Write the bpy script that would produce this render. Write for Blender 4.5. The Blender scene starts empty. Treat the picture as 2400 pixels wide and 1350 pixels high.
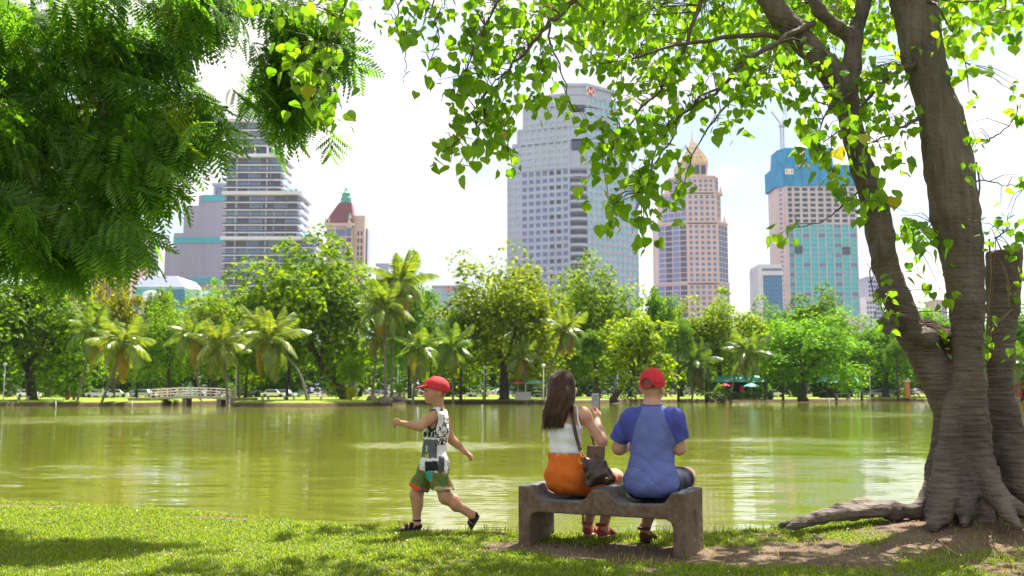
import bpy, math, random
import numpy as np
from mathutils import Vector, Matrix

random.seed(7)
rng = np.random.default_rng(7)
SC = bpy.context.scene
COL = SC.collection
R = math.radians

# ------------------------------------------------------------------ camera
F = 2400 * 35 / 36.0            # focal length in photograph pixels
CAM = np.array([0.0, 0.0, 1.15])
PITCH = math.atan(243.0 / F)
CP, SP = math.cos(PITCH), math.sin(PITCH)
cd = bpy.data.cameras.new('camera')
cam = bpy.data.objects.new('camera', cd)
COL.objects.link(cam)
cam.location = CAM
cam.rotation_euler = (math.pi / 2 + PITCH, 0, 0)
cd.lens = 35
cd.sensor_width = 36
cd.clip_start = 0.1
cd.clip_end = 9000
cd.dof.use_dof = True
cd.dof.focus_distance = 7.9
cd.dof.aperture_fstop = 3.4
SC.camera = cam

# ------------------------------------------------------------------ light
SUN_EL, SUN_AZ = 63.0, 28.0     # azimuth: degrees from +Y towards +X
SDIR = Vector((math.sin(R(SUN_AZ)) * math.cos(R(SUN_EL)), math.cos(R(SUN_AZ)) * math.cos(R(SUN_EL)), math.sin(R(SUN_EL))))
w = bpy.data.worlds.new('World')
SC.world = w
w.use_nodes = True
nt = w.node_tree
nt.nodes.clear()
N = nt.nodes.new
L = nt.links.new
out = N('ShaderNodeOutputWorld')
sky = N('ShaderNodeTexSky')
sky.sky_type = 'NISHITA'
sky.sun_disc = False
sky.sun_elevation = R(SUN_EL)
sky.sun_rotation = R(SUN_AZ)
sky.air_density = 1.0
sky.dust_density = 1.5
bg = N('ShaderNodeBackground')
bg.inputs['Strength'].default_value = 0.055
L(sky.outputs[0], bg.inputs['Color'])
tc = N('ShaderNodeTexCoord')
sep = N('ShaderNodeSeparateXYZ')
L(tc.outputs['Generated'], sep.inputs[0])
mx = N('ShaderNodeMath'); mx.operation = 'MAXIMUM'; mx.inputs[1].default_value = 0.0
L(sep.outputs['Z'], mx.inputs[0])
ad = N('ShaderNodeMath'); ad.operation = 'ADD'; ad.inputs[1].default_value = 0.22
L(mx.outputs[0], ad.inputs[0])
dx = N('ShaderNodeMath'); dx.operation = 'DIVIDE'; L(sep.outputs['X'], dx.inputs[0]); L(ad.outputs[0], dx.inputs[1])
dy = N('ShaderNodeMath'); dy.operation = 'DIVIDE'; L(sep.outputs['Y'], dy.inputs[0]); L(ad.outputs[0], dy.inputs[1])
cmb = N('ShaderNodeCombineXYZ'); L(dx.outputs[0], cmb.inputs[0]); L(dy.outputs[0], cmb.inputs[1])
cmb.inputs[2].default_value = 3.7
nz = N('ShaderNodeTexNoise'); nz.inputs['Scale'].default_value = 1.5; nz.inputs['Detail'].default_value = 7.0
nz.inputs['Roughness'].default_value = 0.55; nz.inputs['Distortion'].default_value = 0.25
L(cmb.outputs[0], nz.inputs['Vector'])
rp = N('ShaderNodeValToRGB')
rp.color_ramp.elements[0].position = 0.40; rp.color_ramp.elements[0].color = (0.12, 0.12, 0.12, 1)
rp.color_ramp.elements[1].position = 0.56; rp.color_ramp.elements[1].color = (1, 1, 1, 1)
L(nz.outputs['Fac'], rp.inputs[0])
nz2 = N('ShaderNodeTexNoise'); nz2.inputs['Scale'].default_value = 2.3; nz2.inputs['Detail'].default_value = 6.0
L(cmb.outputs[0], nz2.inputs['Vector'])
rp2 = N('ShaderNodeValToRGB')
rp2.color_ramp.elements[0].position = 0.40; rp2.color_ramp.elements[0].color = (0.58, 0.60, 0.63, 1)
rp2.color_ramp.elements[1].position = 0.58; rp2.color_ramp.elements[1].color = (1.0, 0.95, 0.90, 1)
L(nz2.outputs['Fac'], rp2.inputs[0])
bg2 = N('ShaderNodeBackground')
bg2.inputs['Strength'].default_value = 0.42
L(rp2.outputs[0], bg2.inputs['Color'])
ms = N('ShaderNodeMixShader')
L(rp.outputs[0], ms.inputs[0]); L(bg.outputs[0], ms.inputs[1]); L(bg2.outputs[0], ms.inputs[2])
L(ms.outputs[0], out.inputs[0])

sl = bpy.data.lights.new('sun', 'SUN')
sl.energy = 4.5
sl.angle = R(0.5)
sl.color = (1.0, 0.94, 0.84)
sun = bpy.data.objects.new('sun', sl)
COL.objects.link(sun)
sun.rotation_euler = (-SDIR).to_track_quat('-Z', 'Y').to_euler()

SC.view_settings.view_transform = 'Standard'
SC.view_settings.look = 'None'
SC.view_settings.gamma = 1
SC.view_settings.exposure = 1.88
SC.view_settings.use_curve_mapping = False
SC.cycles.max_bounces = 8
SC.cycles.diffuse_bounces = 4
SC.cycles.transmission_bounces = 4
SC.cycles.volume_bounces = 0
SC.cycles.sample_clamp_indirect = 6

# ------------------------------------------------------------------ helpers
def P(px, py, Y):
    """World point seen at photograph pixel (px, py) at distance Y along +Y."""
    a = (px - 1200) / F; b = (675 - py) / F
    d = np.array([a, CP - b * SP, SP + b * CP])
    return CAM + d * (Y / d[1])

def G(px, py, z=0.0):
    """World point on the level z seen at photograph pixel (px, py)."""
    a = (px - 1200) / F; b = (675 - py) / F
    d = np.array([a, CP - b * SP, SP + b * CP])
    return CAM + d * ((z - CAM[2]) / d[2])

def tag(o, label=None, cat=None, group=None, kind=None):
    if label: o['label'] = label
    if cat: o['category'] = cat
    if group: o['group'] = group
    if kind: o['kind'] = kind
    return o

def link(name, data, parent=None, loc=None):
    o = bpy.data.objects.new(name, data)
    COL.objects.link(o)
    if parent is not None: o.parent = parent
    if loc is not None: o.location = loc
    return o

def empty(name, loc, rz=0.0):
    o = bpy.data.objects.new(name, None)
    COL.objects.link(o)
    o.location = loc
    o.rotation_euler = (0, 0, rz)
    o.empty_display_size = 0.2
    return o

def mesh_np(name, v, quads=None, tris=None, mats=(), smooth=False, col=None):
    v = np.asarray(v, np.float32).reshape(-1, 3)
    me = bpy.data.meshes.new(name)
    me.vertices.add(len(v))
    me.vertices.foreach_set('co', v.ravel())
    nq = 0 if quads is None else len(quads)
    ntr = 0 if tris is None else len(tris)
    parts = []; starts = []
    if nq: parts.append(np.asarray(quads, np.int32).ravel()); starts.append(np.arange(nq) * 4)
    if ntr: parts.append(np.asarray(tris, np.int32).ravel()); starts.append(nq * 4 + np.arange(ntr) * 3)
    idx = np.concatenate(parts); st = np.concatenate(starts).astype(np.int32)
    me.loops.add(len(idx))
    me.loops.foreach_set('vertex_index', idx)
    me.polygons.add(nq + ntr)
    me.polygons.foreach_set('loop_start', st)
    for m in mats: me.materials.append(m)
    me.polygons.foreach_set('use_smooth', np.full(nq + ntr, bool(smooth)))
    me.update(calc_edges=True)
    me.validate()
    if col is not None:
        c = np.ones((len(v), 4), np.float32); c[:, :3] = col
        at = me.color_attributes.new('paint', 'FLOAT_COLOR', 'POINT')
        at.data.foreach_set('color', c.ravel())
    return me

class MB:
    """Collects boxes, tubes and polygons, links them as one mesh object."""
    def __init__(s): s.v = []; s.q = []; s.t = []; s.n = 0
    def add(s, v, q=None, t=None):
        v = np.asarray(v, float).reshape(-1, 3)
        if q is not None and len(q): s.q.append(np.asarray(q, int).reshape(-1, 4) + s.n)
        if t is not None and len(t): s.t.append(np.asarray(t, int).reshape(-1, 3) + s.n)
        s.v.append(v); s.n += len(v)
        return s
    def box(s, x0, x1, y0, y1, z0, z1):
        v = [(x0, y0, z0), (x1, y0, z0), (x1, y1, z0), (x0, y1, z0), (x0, y0, z1), (x1, y0, z1), (x1, y1, z1), (x0, y1, z1)]
        return s.add(v, [(0, 3, 2, 1), (4, 5, 6, 7), (0, 1, 5, 4), (1, 2, 6, 5), (2, 3, 7, 6), (3, 0, 4, 7)])
    def obox(s, c, ax, ay, az):
        c, ax, ay, az = (np.asarray(q, float) for q in (c, ax, ay, az))
        v = [c + i * ax + j * ay + k * az for k in (-1, 1) for (i, j) in ((-1, -1), (1, -1), (1, 1), (-1, 1))]
        return s.add(v, [(0, 3, 2, 1), (4, 5, 6, 7), (0, 1, 5, 4), (1, 2, 6, 5), (2, 3, 7, 6), (3, 0, 4, 7)])
    def prism(s, poly, z0, z1, top=None):
        """poly: ccw list of (x, y); top: optional other polygon for the upper ring."""
        n = len(poly); tp = top if top is not None else poly
        v = [(x, y, z0) for x, y in poly] + [(x, y, z1) for x, y in tp]
        q = [(i, (i + 1) % n, n + (i + 1) % n, n + i) for i in range(n)]
        t = [(n, n + i, n + i + 1) for i in range(1, n - 1)] + [(0, i + 1, i) for i in range(1, n - 1)]
        return s.add(v, q, t)
    def tube(s, pts, rad, k=6, cap=True):
        pts = [np.asarray(p, float) for p in pts]; n = len(pts)
        if np.isscalar(rad): rad = [rad] * n
        v = []; u = None
        for i in range(n):
            t = pts[min(i + 1, n - 1)] - pts[max(i - 1, 0)]
            t = t / (np.linalg.norm(t) + 1e-9)
            if u is None:
                u = np.cross(t, (0, 0, 1) if abs(t[2]) < .9 else (1, 0, 0))
            u = u - t * np.dot(u, t); u /= np.linalg.norm(u) + 1e-9
            b = np.cross(t, u)
            for j in range(k):
                a = 2 * math.pi * j / k
                v.append(pts[i] + rad[i] * (math.cos(a) * u + math.sin(a) * b))
        q = [(i * k + j, i * k + (j + 1) % k, (i + 1) * k + (j + 1) % k, (i + 1) * k + j) for i in range(n - 1) for j in range(k)]
        t = []
        if cap:
            t = [(0, j + 1, j) for j in range(1, k - 1)] + [((n - 1) * k, (n - 1) * k + j, (n - 1) * k + j + 1) for j in range(1, k - 1)]
        return s.add(v, q, t)
    def lathe(s, prof, c=(0, 0, 0), k=12):
        pts = len(prof)
        v = [(c[0] + r * math.cos(2 * math.pi * j / k), c[1] + r * math.sin(2 * math.pi * j / k), c[2] + z) for r, z in prof for j in range(k)]
        q = [(i * k + j, i * k + (j + 1) % k, (i + 1) * k + (j + 1) % k, (i + 1) * k + j) for i in range(pts - 1) for j in range(k)]
        return s.add(v, q)
    def mesh(s, name, m, smooth=False):
        return mesh_np(name, np.concatenate(s.v), np.concatenate(s.q) if s.q else None, np.concatenate(s.t) if s.t else None, (m,) if m else (), smooth)
    def build(s, name, m, parent=None, loc=None, smooth=False):
        return link(name, s.mesh(name, m, smooth), parent, loc)

def smooth_path(pts, n=6):
    """Catmull-Rom through the points."""
    p = [np.asarray(a, float) for a in pts]
    p = [2 * p[0] - p[1]] + p + [2 * p[-1] - p[-2]]
    o = []
    for i in range(1, len(p) - 2):
        for k in range(n):
            t = k / n
            o.append(.5 * (2 * p[i] + (p[i + 1] - p[i - 1]) * t + (2 * p[i - 1] - 5 * p[i] + 4 * p[i + 1] - p[i + 2]) * t * t
                           + (3 * p[i] - p[i - 1] - 3 * p[i + 1] + p[i + 2]) * t ** 3))
    o.append(p[-2])
    return o

# ------------------------------------------------------------------ materials
def ncol(nt, c):
    return (c[0], c[1], c[2], 1)

def mat(name, c, rough=.7, spec=.3, var=.15, scale=8.0, bump=0.0, bscale=None, c2=None, metal=0.0, attr=None, stretch=None, detail=5):
    """Principled material: base colour broken up by noise, with a fine bump."""
    m = bpy.data.materials.new(name); m.use_nodes = True
    t = m.node_tree; b = t.nodes['Principled BSDF']
    b.inputs['Roughness'].default_value = rough
    b.inputs['Specular IOR Level'].default_value = spec
    b.inputs['Metallic'].default_value = metal
    co = t.nodes.new('ShaderNodeTexCoord'); mp = t.nodes.new('ShaderNodeMapping')
    t.links.new(co.outputs['Object'], mp.inputs[0])
    if stretch: mp.inputs['Scale'].default_value = stretch
    n = t.nodes.new('ShaderNodeTexNoise'); n.inputs['Scale'].default_value = scale; n.inputs['Detail'].default_value = detail
    t.links.new(mp.outputs[0], n.inputs['Vector'])
    r = t.nodes.new('ShaderNodeValToRGB')
    r.color_ramp.elements[0].position = .3; r.color_ramp.elements[1].position = .7
    if attr:
        r.color_ramp.elements[0].color = (1 - var,) * 3 + (1,); r.color_ramp.elements[1].color = (1 + var,) * 3 + (1,)
        a = t.nodes.new('ShaderNodeAttribute'); a.attribute_name = attr
        x = t.nodes.new('ShaderNodeMix'); x.data_type = 'RGBA'; x.blend_type = 'MULTIPLY'; x.inputs['Factor'].default_value = 1
        t.links.new(a.outputs['Color'], x.inputs['A']); t.links.new(r.outputs[0], x.inputs['B'])
        t.links.new(x.outputs['Result'], b.inputs['Base Color'])
    else:
        d = c2 if c2 else tuple(min(1, q * (1 + var)) for q in c)
        e = tuple(q * (1 - var) for q in c) if not c2 else c
        r.color_ramp.elements[0].color = ncol(t, e); r.color_ramp.elements[1].color = ncol(t, d)
        t.links.new(r.outputs[0], b.inputs['Base Color'])
    t.links.new(n.outputs['Fac'], r.inputs[0])
    if bump:
        n2 = t.nodes.new('ShaderNodeTexNoise'); n2.inputs['Scale'].default_value = bscale or scale * 4; n2.inputs['Detail'].default_value = 6
        t.links.new(mp.outputs[0], n2.inputs['Vector'])
        bp = t.nodes.new('ShaderNodeBump'); bp.inputs['Strength'].default_value = bump; bp.inputs['Distance'].default_value = .02
        t.links.new(n2.outputs['Fac'], bp.inputs['Height']); t.links.new(bp.outputs[0], b.inputs['Normal'])
    return m

def leaf_mat(name, c1, c2, trans=.45, rough=.45, tcol=None, island=True, objtint=False, spec=.35):
    """Leaf: reflecting and letting light through; colour differs leaf by leaf."""
    m = bpy.data.materials.new(name); m.use_nodes = True
    t = m.node_tree; b = t.nodes['Principled BSDF']; o = t.nodes['Material Output']
    b.inputs['Roughness'].default_value = rough; b.inputs['Specular IOR Level'].default_value = spec
    r = t.nodes.new('ShaderNodeValToRGB')
    r.color_ramp.elements[0].color = ncol(t, c1); r.color_ramp.elements[1].color = ncol(t, c2)
    if island:
        g = t.nodes.new('ShaderNodeNewGeometry'); t.links.new(g.outputs['Random Per Island'], r.inputs[0])
    else:
        g = t.nodes.new('ShaderNodeObjectInfo'); t.links.new(g.outputs['Random'], r.inputs[0])
    src = r.outputs[0]
    if objtint:
        oi = t.nodes.new('ShaderNodeObjectInfo')
        x = t.nodes.new('ShaderNodeMix'); x.data_type = 'RGBA'; x.blend_type = 'MULTIPLY'; x.inputs['Factor'].default_value = 1
        t.links.new(src, x.inputs['A']); t.links.new(oi.outputs['Color'], x.inputs['B']); src = x.outputs['Result']
    t.links.new(src, b.inputs['Base Color'])
    tr = t.nodes.new('ShaderNodeBsdfTranslucent')
    y = t.nodes.new('ShaderNodeMix'); y.data_type = 'RGBA'; y.blend_type = 'MULTIPLY'; y.inputs['Factor'].default_value = 1
    t.links.new(src, y.inputs['A']); y.inputs['B'].default_value = ncol(t, tcol or (2.2, 2.0, 0.9))
    t.links.new(y.outputs['Result'], tr.inputs['Color'])
    mxs = t.nodes.new('ShaderNodeMixShader'); mxs.inputs[0].default_value = trans
    t.links.new(b.outputs[0], mxs.inputs[1]); t.links.new(tr.outputs[0], mxs.inputs[2]); t.links.new(mxs.outputs[0], o.inputs['Surface'])
    return m

def bark_mat(name, c1, c2, rings=True):
    m = bpy.data.materials.new(name); m.use_nodes = True
    t = m.node_tree; b = t.nodes['Principled BSDF']; b.inputs['Roughness'].default_value = .85; b.inputs['Specular IOR Level'].default_value = .2
    co = t.nodes.new('ShaderNodeTexCoord')
    def noise(sc, stretch, det=6):
        mp = t.nodes.new('ShaderNodeMapping'); mp.inputs['Scale'].default_value = stretch
        t.links.new(co.outputs['Object'], mp.inputs[0])
        n = t.nodes.new('ShaderNodeTexNoise'); n.inputs['Scale'].default_value = sc; n.inputs['Detail'].default_value = det
        t.links.new(mp.outputs[0], n.inputs['Vector']); return n
    n1 = noise(3.0, (1, 1, .6)); n2 = noise(9, (.5, .5, 5) if rings else (3, 3, .5)); n3 = noise(26, (1, 1, 1.3), 9)
    if rings:   # ridges low on the stem, long vertical fibres higher up
        nv = noise(5, (4, 4, .35)); sp = t.nodes.new('ShaderNodeSeparateXYZ'); t.links.new(co.outputs['Object'], sp.inputs[0])
        mr = t.nodes.new('ShaderNodeMapRange'); mr.inputs[1].default_value = 1.5; mr.inputs[2].default_value = 2.9; t.links.new(sp.outputs['Z'], mr.inputs[0])
        mm = t.nodes.new('ShaderNodeMix'); t.links.new(mr.outputs[0], mm.inputs[0]); t.links.new(n2.outputs['Fac'], mm.inputs[2]); t.links.new(nv.outputs['Fac'], mm.inputs[3]); n2o = mm.outputs[0]
    else: n2o = n2.outputs['Fac']
    r = t.nodes.new('ShaderNodeValToRGB'); r.color_ramp.elements[0].position = .32; r.color_ramp.elements[1].position = .68
    r.color_ramp.elements[0].color = ncol(t, c1); r.color_ramp.elements[1].color = ncol(t, c2)
    a = t.nodes.new('ShaderNodeMath'); a.operation = 'MULTIPLY_ADD'; a.inputs[1].default_value = .45
    t.links.new(n2o, a.inputs[0])
    h = t.nodes.new('ShaderNodeMath'); h.operation = 'MULTIPLY'; h.inputs[1].default_value = .55; t.links.new(n1.outputs['Fac'], h.inputs[0])
    t.links.new(h.outputs[0], a.inputs[2]); t.links.new(a.outputs[0], r.inputs[0]); t.links.new(r.outputs[0], b.inputs['Base Color'])
    s = t.nodes.new('ShaderNodeMath'); s.operation = 'MULTIPLY_ADD'; s.inputs[1].default_value = .60
    t.links.new(n3.outputs['Fac'], s.inputs[0]); t.links.new(n2o, s.inputs[2])
    bp = t.nodes.new('ShaderNodeBump'); bp.inputs['Strength'].default_value = 1.0; bp.inputs['Distance'].default_value = .035
    t.links.new(s.outputs[0], bp.inputs['Height']); t.links.new(bp.outputs[0], b.inputs['Normal'])
    return m

# ------------------------------------------------------------------ implicit surfaces for people, trunks, stone
def surface_nets(d, org, h):
    s = d < 0
    nx, ny, nz = d.shape
    cnt = np.zeros((nx - 1, ny - 1, nz - 1), np.int8)
    for i in (0, 1):
        for j in (0, 1):
            for k in (0, 1):
                cnt += s[i:nx - 1 + i, j:ny - 1 + j, k:nz - 1 + k]
    act = (cnt > 0) & (cnt < 8)
    idx = np.argwhere(act)
    acc = np.zeros((len(idx), 3)); num = np.zeros(len(idx))
    cor = [np.array(c) for c in ((0, 0, 0), (1, 0, 0), (0, 1, 0), (1, 1, 0), (0, 0, 1), (1, 0, 1), (0, 1, 1), (1, 1, 1))]
    for a, b in ((0, 1), (2, 3), (4, 5), (6, 7), (0, 2), (1, 3), (4, 6), (5, 7), (0, 4), (1, 5), (2, 6), (3, 7)):
        ia = idx + cor[a]; ib = idx + cor[b]
        da = d[ia[:, 0], ia[:, 1], ia[:, 2]]; db = d[ib[:, 0], ib[:, 1], ib[:, 2]]
        m = (da < 0) != (db < 0)
        t = np.where(m, da / np.where(m, da - db, 1), 0)
        p = cor[a] + (cor[b] - cor[a]) * t[:, None]
        acc[m] += p[m]; num[m] += 1
    v = (idx + acc / num[:, None]) * h + org
    vid = np.full(act.shape, -1, np.int32); vid[act] = np.arange(len(idx))
    Q = []
    for ax in range(3):
        o1, o2 = (ax + 1) % 3, (ax + 2) % 3
        sl = [slice(1, -1)] * 3; sl[ax] = slice(0, -1); sa = s[tuple(sl)]
        sl[ax] = slice(1, None); sb = s[tuple(sl)]
        e = np.argwhere(sa != sb)
        if not len(e): continue
        ins = sa[e[:, 0], e[:, 1], e[:, 2]]
        base = e.copy(); base[:, o1] += 1; base[:, o2] += 1
        def cell(u, w_):
            c = base.copy(); c[:, o1] += u; c[:, o2] += w_
            return vid[c[:, 0], c[:, 1], c[:, 2]]
        q = np.stack([cell(-1, -1), cell(0, -1), cell(0, 0), cell(-1, 0)], 1)
        q[~ins] = q[~ins][:, ::-1]
        Q.append(q)
    return v, np.concatenate(Q)

def poly_sdf(poly, X, Z):
    """Signed distance to a polygon in the XZ plane."""
    d = np.full(np.broadcast(X, Z).shape, 1e9, np.float32); s = np.ones(d.shape, np.float32); n = len(poly)
    for i in range(n):
        a, b = poly[i], poly[i - 1]; ex, ez = b[0] - a[0], b[1] - a[1]; wx, wz = X - a[0], Z - a[1]
        t = np.clip((wx * ex + wz * ez) / (ex * ex + ez * ez), 0, 1); d = np.minimum(d, (wx - ex * t) ** 2 + (wz - ez * t) ** 2)
        c1, c2, c3 = Z >= a[1], Z < b[1], ex * wz > ez * wx
        s = np.where((c1 & c2 & c3) | (~c1 & ~c2 & ~c3), -s, s)
    return s * np.sqrt(d)

class SDF:
    def __init__(s, lo, hi, h):
        s.lo = np.asarray(lo, float); s.h = h
        s.n = np.ceil((np.asarray(hi, float) - s.lo) / h).astype(int) + 1
        s.d = np.full(s.n, .5, np.float32)
    def win(s, lo, hi):
        a = np.clip(np.floor((np.asarray(lo) - s.lo) / s.h).astype(int), 0, s.n)
        b = np.clip(np.ceil((np.asarray(hi) - s.lo) / s.h).astype(int) + 1, 0, s.n)
        sl = tuple(slice(a[i], b[i]) for i in range(3))
        g = [(np.arange(a[i], b[i]) * s.h + s.lo[i]).astype(np.float32) for i in range(3)]
        return sl, g[0][:, None, None], g[1][None, :, None], g[2][None, None, :]
    def mix(s, sl, e, k, op):
        d = s.d[sl]
        if d.size == 0: return
        if op == 'u':
            hh = np.maximum(k - np.abs(d - e), 0) / k if k > 0 else 0
            s.d[sl] = np.minimum(d, e) - hh * hh * k / 4
        elif op == 's':
            e = -e
            hh = np.maximum(k - np.abs(d - e), 0) / k if k > 0 else 0
            s.d[sl] = np.maximum(d, e) + hh * hh * k / 4
    def cap(s, a, b, ra, rb, k=.02, op='u', sq=None):
        """Tapered capsule; sq = (axis vector, factor) squashes it along an axis."""
        a = np.asarray(a, float); b = np.asarray(b, float); m = max(ra, rb) * (max(1, sq[1]) if sq else 1) + k + 3 * s.h
        sl, X, Y, Z = s.win(np.minimum(a, b) - m, np.maximum(a, b) + m)
        ab = b - a; L2 = float(ab @ ab) + 1e-9
        t = np.clip(((X - a[0]) * ab[0] + (Y - a[1]) * ab[1] + (Z - a[2]) * ab[2]) / L2, 0, 1)
        dx, dy, dz = X - a[0] - t * ab[0], Y - a[1] - t * ab[1], Z - a[2] - t * ab[2]
        if sq:
            n = np.asarray(sq[0], float); n = n / np.linalg.norm(n)
            q = (dx * n[0] + dy * n[1] + dz * n[2]); r2 = dx * dx + dy * dy + dz * dz - q * q
            L_ = np.sqrt(np.maximum(r2, 0) + (q / sq[1]) ** 2)
        else:
            L_ = np.sqrt(dx * dx + dy * dy + dz * dz)
        s.mix(sl, L_ - (ra + (rb - ra) * t), k, op); return s
    def chain(s, pts, rad, k=.02, op='u'):
        for i in range(len(pts) - 1): s.cap(pts[i], pts[i + 1], rad[i], rad[i + 1], k, op)
        return s
    def ell(s, c, r, k=.02, op='u', M=None):
        c = np.asarray(c, float); r = np.asarray(r, float); m = r.max() + k + 3 * s.h
        sl, X, Y, Z = s.win(c - m, c + m)
        x, y, z = X - c[0], Y - c[1], Z - c[2]
        if M is not None:
            x, y, z = (M[0][i] * x + M[1][i] * y + M[2][i] * z for i in range(3))
        k0 = np.sqrt((x / r[0]) ** 2 + (y / r[1]) ** 2 + (z / r[2]) ** 2)
        k1 = np.sqrt((x / r[0] ** 2) ** 2 + (y / r[1] ** 2) ** 2 + (z / r[2] ** 2) ** 2) + 1e-6
        s.mix(sl, (k0 * (k0 - 1) / k1).astype(np.float32), k, op); return s
    def box(s, c, hs, rr=.01, k=.01, op='u', M=None):
        c = np.asarray(c, float); hs = np.asarray(hs, float); m = np.linalg.norm(hs) + k + rr + 3 * s.h
        sl, X, Y, Z = s.win(c - m, c + m)
        x, y, z = X - c[0], Y - c[1], Z - c[2]
        if M is not None:
            x, y, z = (M[0][i] * x + M[1][i] * y + M[2][i] * z for i in range(3))
        qx, qy, qz = np.abs(x) - hs[0] + rr, np.abs(y) - hs[1] + rr, np.abs(z) - hs[2] + rr
        e = np.sqrt(np.maximum(qx, 0) ** 2 + np.maximum(qy, 0) ** 2 + np.maximum(qz, 0) ** 2) + np.minimum(np.maximum(np.maximum(qx, qy), qz), 0) - rr
        s.mix(sl, e.astype(np.float32), k, op); return s
    def plane(s, p, n, k=0.0):
        """Keeps the side that n points away from."""
        n = np.asarray(n, float); n = n / np.linalg.norm(n)
        sl, X, Y, Z = s.win(s.lo - 1, s.lo + s.n * s.h + 1)
        e = (X - p[0]) * n[0] + (Y - p[1]) * n[1] + (Z - p[2]) * n[2]
        d = s.d
        hh = np.maximum(k - np.abs(d - e), 0) / k if k > 0 else 0
        s.d = (np.maximum(d, e) + hh * hh * k / 4).astype(np.float32); return s
    def slab(s, p, n, wd):
        n = np.asarray(n, float); n = n / np.linalg.norm(n); p = np.asarray(p, float)
        s.plane(p + n * wd, n); return s.plane(p - n * wd, -n)
    def ripple(s, amp, fx, fy, fz, ph=0.0):
        sl, X, Y, Z = s.win(s.lo - 1, s.lo + s.n * s.h + 1)
        s.d = s.d + (amp * np.sin(fx * X + fy * Y + fz * Z + ph)).astype(np.float32); return s
    def fn(s, f):
        sl, X, Y, Z = s.win(s.lo - 1, s.lo + s.n * s.h + 1)
        s.d = s.d + f(X, Y, Z).astype(np.float32); return s
    def blank(s):
        o = s.copy(); o.d[:] = .5; return o
    def copy(s):
        o = SDF.__new__(SDF); o.lo, o.h, o.n, o.d = s.lo, s.h, s.n, s.d.copy(); return o
    def build(s, name, m, parent=None, org=(0, 0, 0), paint=None):
        d = s.d
        d[0], d[-1], d[:, 0], d[:, -1], d[:, :, 0], d[:, :, -1] = .5, .5, .5, .5, .5, .5
        v, q = surface_nets(d, s.lo, s.h)
        c = paint(v) if paint else None
        return link(name, mesh_np(name, v - np.asarray(org), q, None, (m,), True, c), parent)

def rotm(ax, deg):
    return np.array(Matrix.Rotation(R(deg), 3, ax))
# ------------------------------------------------------------------ setting: ground, water, far bank
_lat = np.random.default_rng(3).random((256, 256))
def vnoise(x, y):
    xi = np.floor(x).astype(int); yi = np.floor(y).astype(int); fx = x - xi; fy = y - yi
    fx = fx * fx * (3 - 2 * fx); fy = fy * fy * (3 - 2 * fy)
    a = _lat[xi % 256, yi % 256]; b = _lat[(xi + 1) % 256, yi % 256]; c = _lat[xi % 256, (yi + 1) % 256]; d = _lat[(xi + 1) % 256, (yi + 1) % 256]
    return (a * (1 - fx) + b * fx) * (1 - fy) + (c * (1 - fx) + d * fx) * fy
def fbm(x, y, o=4):
    s = 0; a = .5
    for i in range(o):
        s = s + a * vnoise(x * 2 ** i + 17 * i, y * 2 ** i + 31 * i); a *= .5
    return s / (1 - .5 ** o)

WZ = -0.45
_cr = [G(px, py, 0) for px, py in ((0, 1169), (200, 1179), (400, 1191), (600, 1206), (750, 1219), (900, 1233), (1000, 1240), (1200, 1245), (1450, 1246), (1660, 1243), (1800, 1236), (1930, 1222), (2100, 1206), (2250, 1200), (2400, 1196))]
_cx = np.array([-60, -14] + [c[0] for c in _cr] + [12, 60]); _cy = np.array([16, 13] + [c[1] for c in _cr] + [9.6, 12])
def crest(x): return np.interp(x, _cx, _cy) + .06 * (fbm(np.asarray(x) * 1.7 + 5, np.asarray(x) * 0 + 2) - .5)
def gz(x, y):
    x = np.asarray(x, float); y = np.asarray(y, float)
    e = y - crest(x)
    z = .05 * (fbm(x * 1.3 + 9, y * 1.3 + 4) - .5) + .018 * (fbm(x * 6, y * 6) - .5)
    z = z + .10 * np.exp(-(((x - 3.75) / 1.1) ** 2 + ((y - 8.35) / .7) ** 2))
    z = z - .03 * np.exp(-(((x - .8) / .8) ** 2 + ((y - 7.4) / .4) ** 2))
    return z - np.clip(e + .12, 0, None) ** 1.3 * 1.35
def dirt(x, y):
    def blob(cx, cy, rx, ry): return np.exp(-(((x - cx) / rx) ** 2 + ((y - cy) / ry) ** 2))
    m = 1.0 * blob(.85, 7.35, .95, .42) + .8 * blob(1.7, 7.2, .8, .3) + 1.0 * blob(3.5, 7.85, 1.4, .7) + .55 * blob(2.7, 7.2, 1.2, .45) + .55 * blob(-.1, 7.6, .6, .25)
    m = m + .75 * blob(-5.0, 10.2, 1.2, .16) + .6 * blob(-2.9, 9.25, .8, .12) + .45 * blob(-.8, 8.2, .6, .15) + .5 * blob(3.9, 6.6, .5, .3) + .3 * blob(2.0, 6.6, 2, .3)
    n = fbm(x * 2.2 + 3, y * 3.4 + 8) - .5; n2 = fbm(x * 9, y * 11) - .5
    return np.clip((m + 1.35 * n + .8 * n2 - .34) * 2.6, 0, 1)

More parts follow.
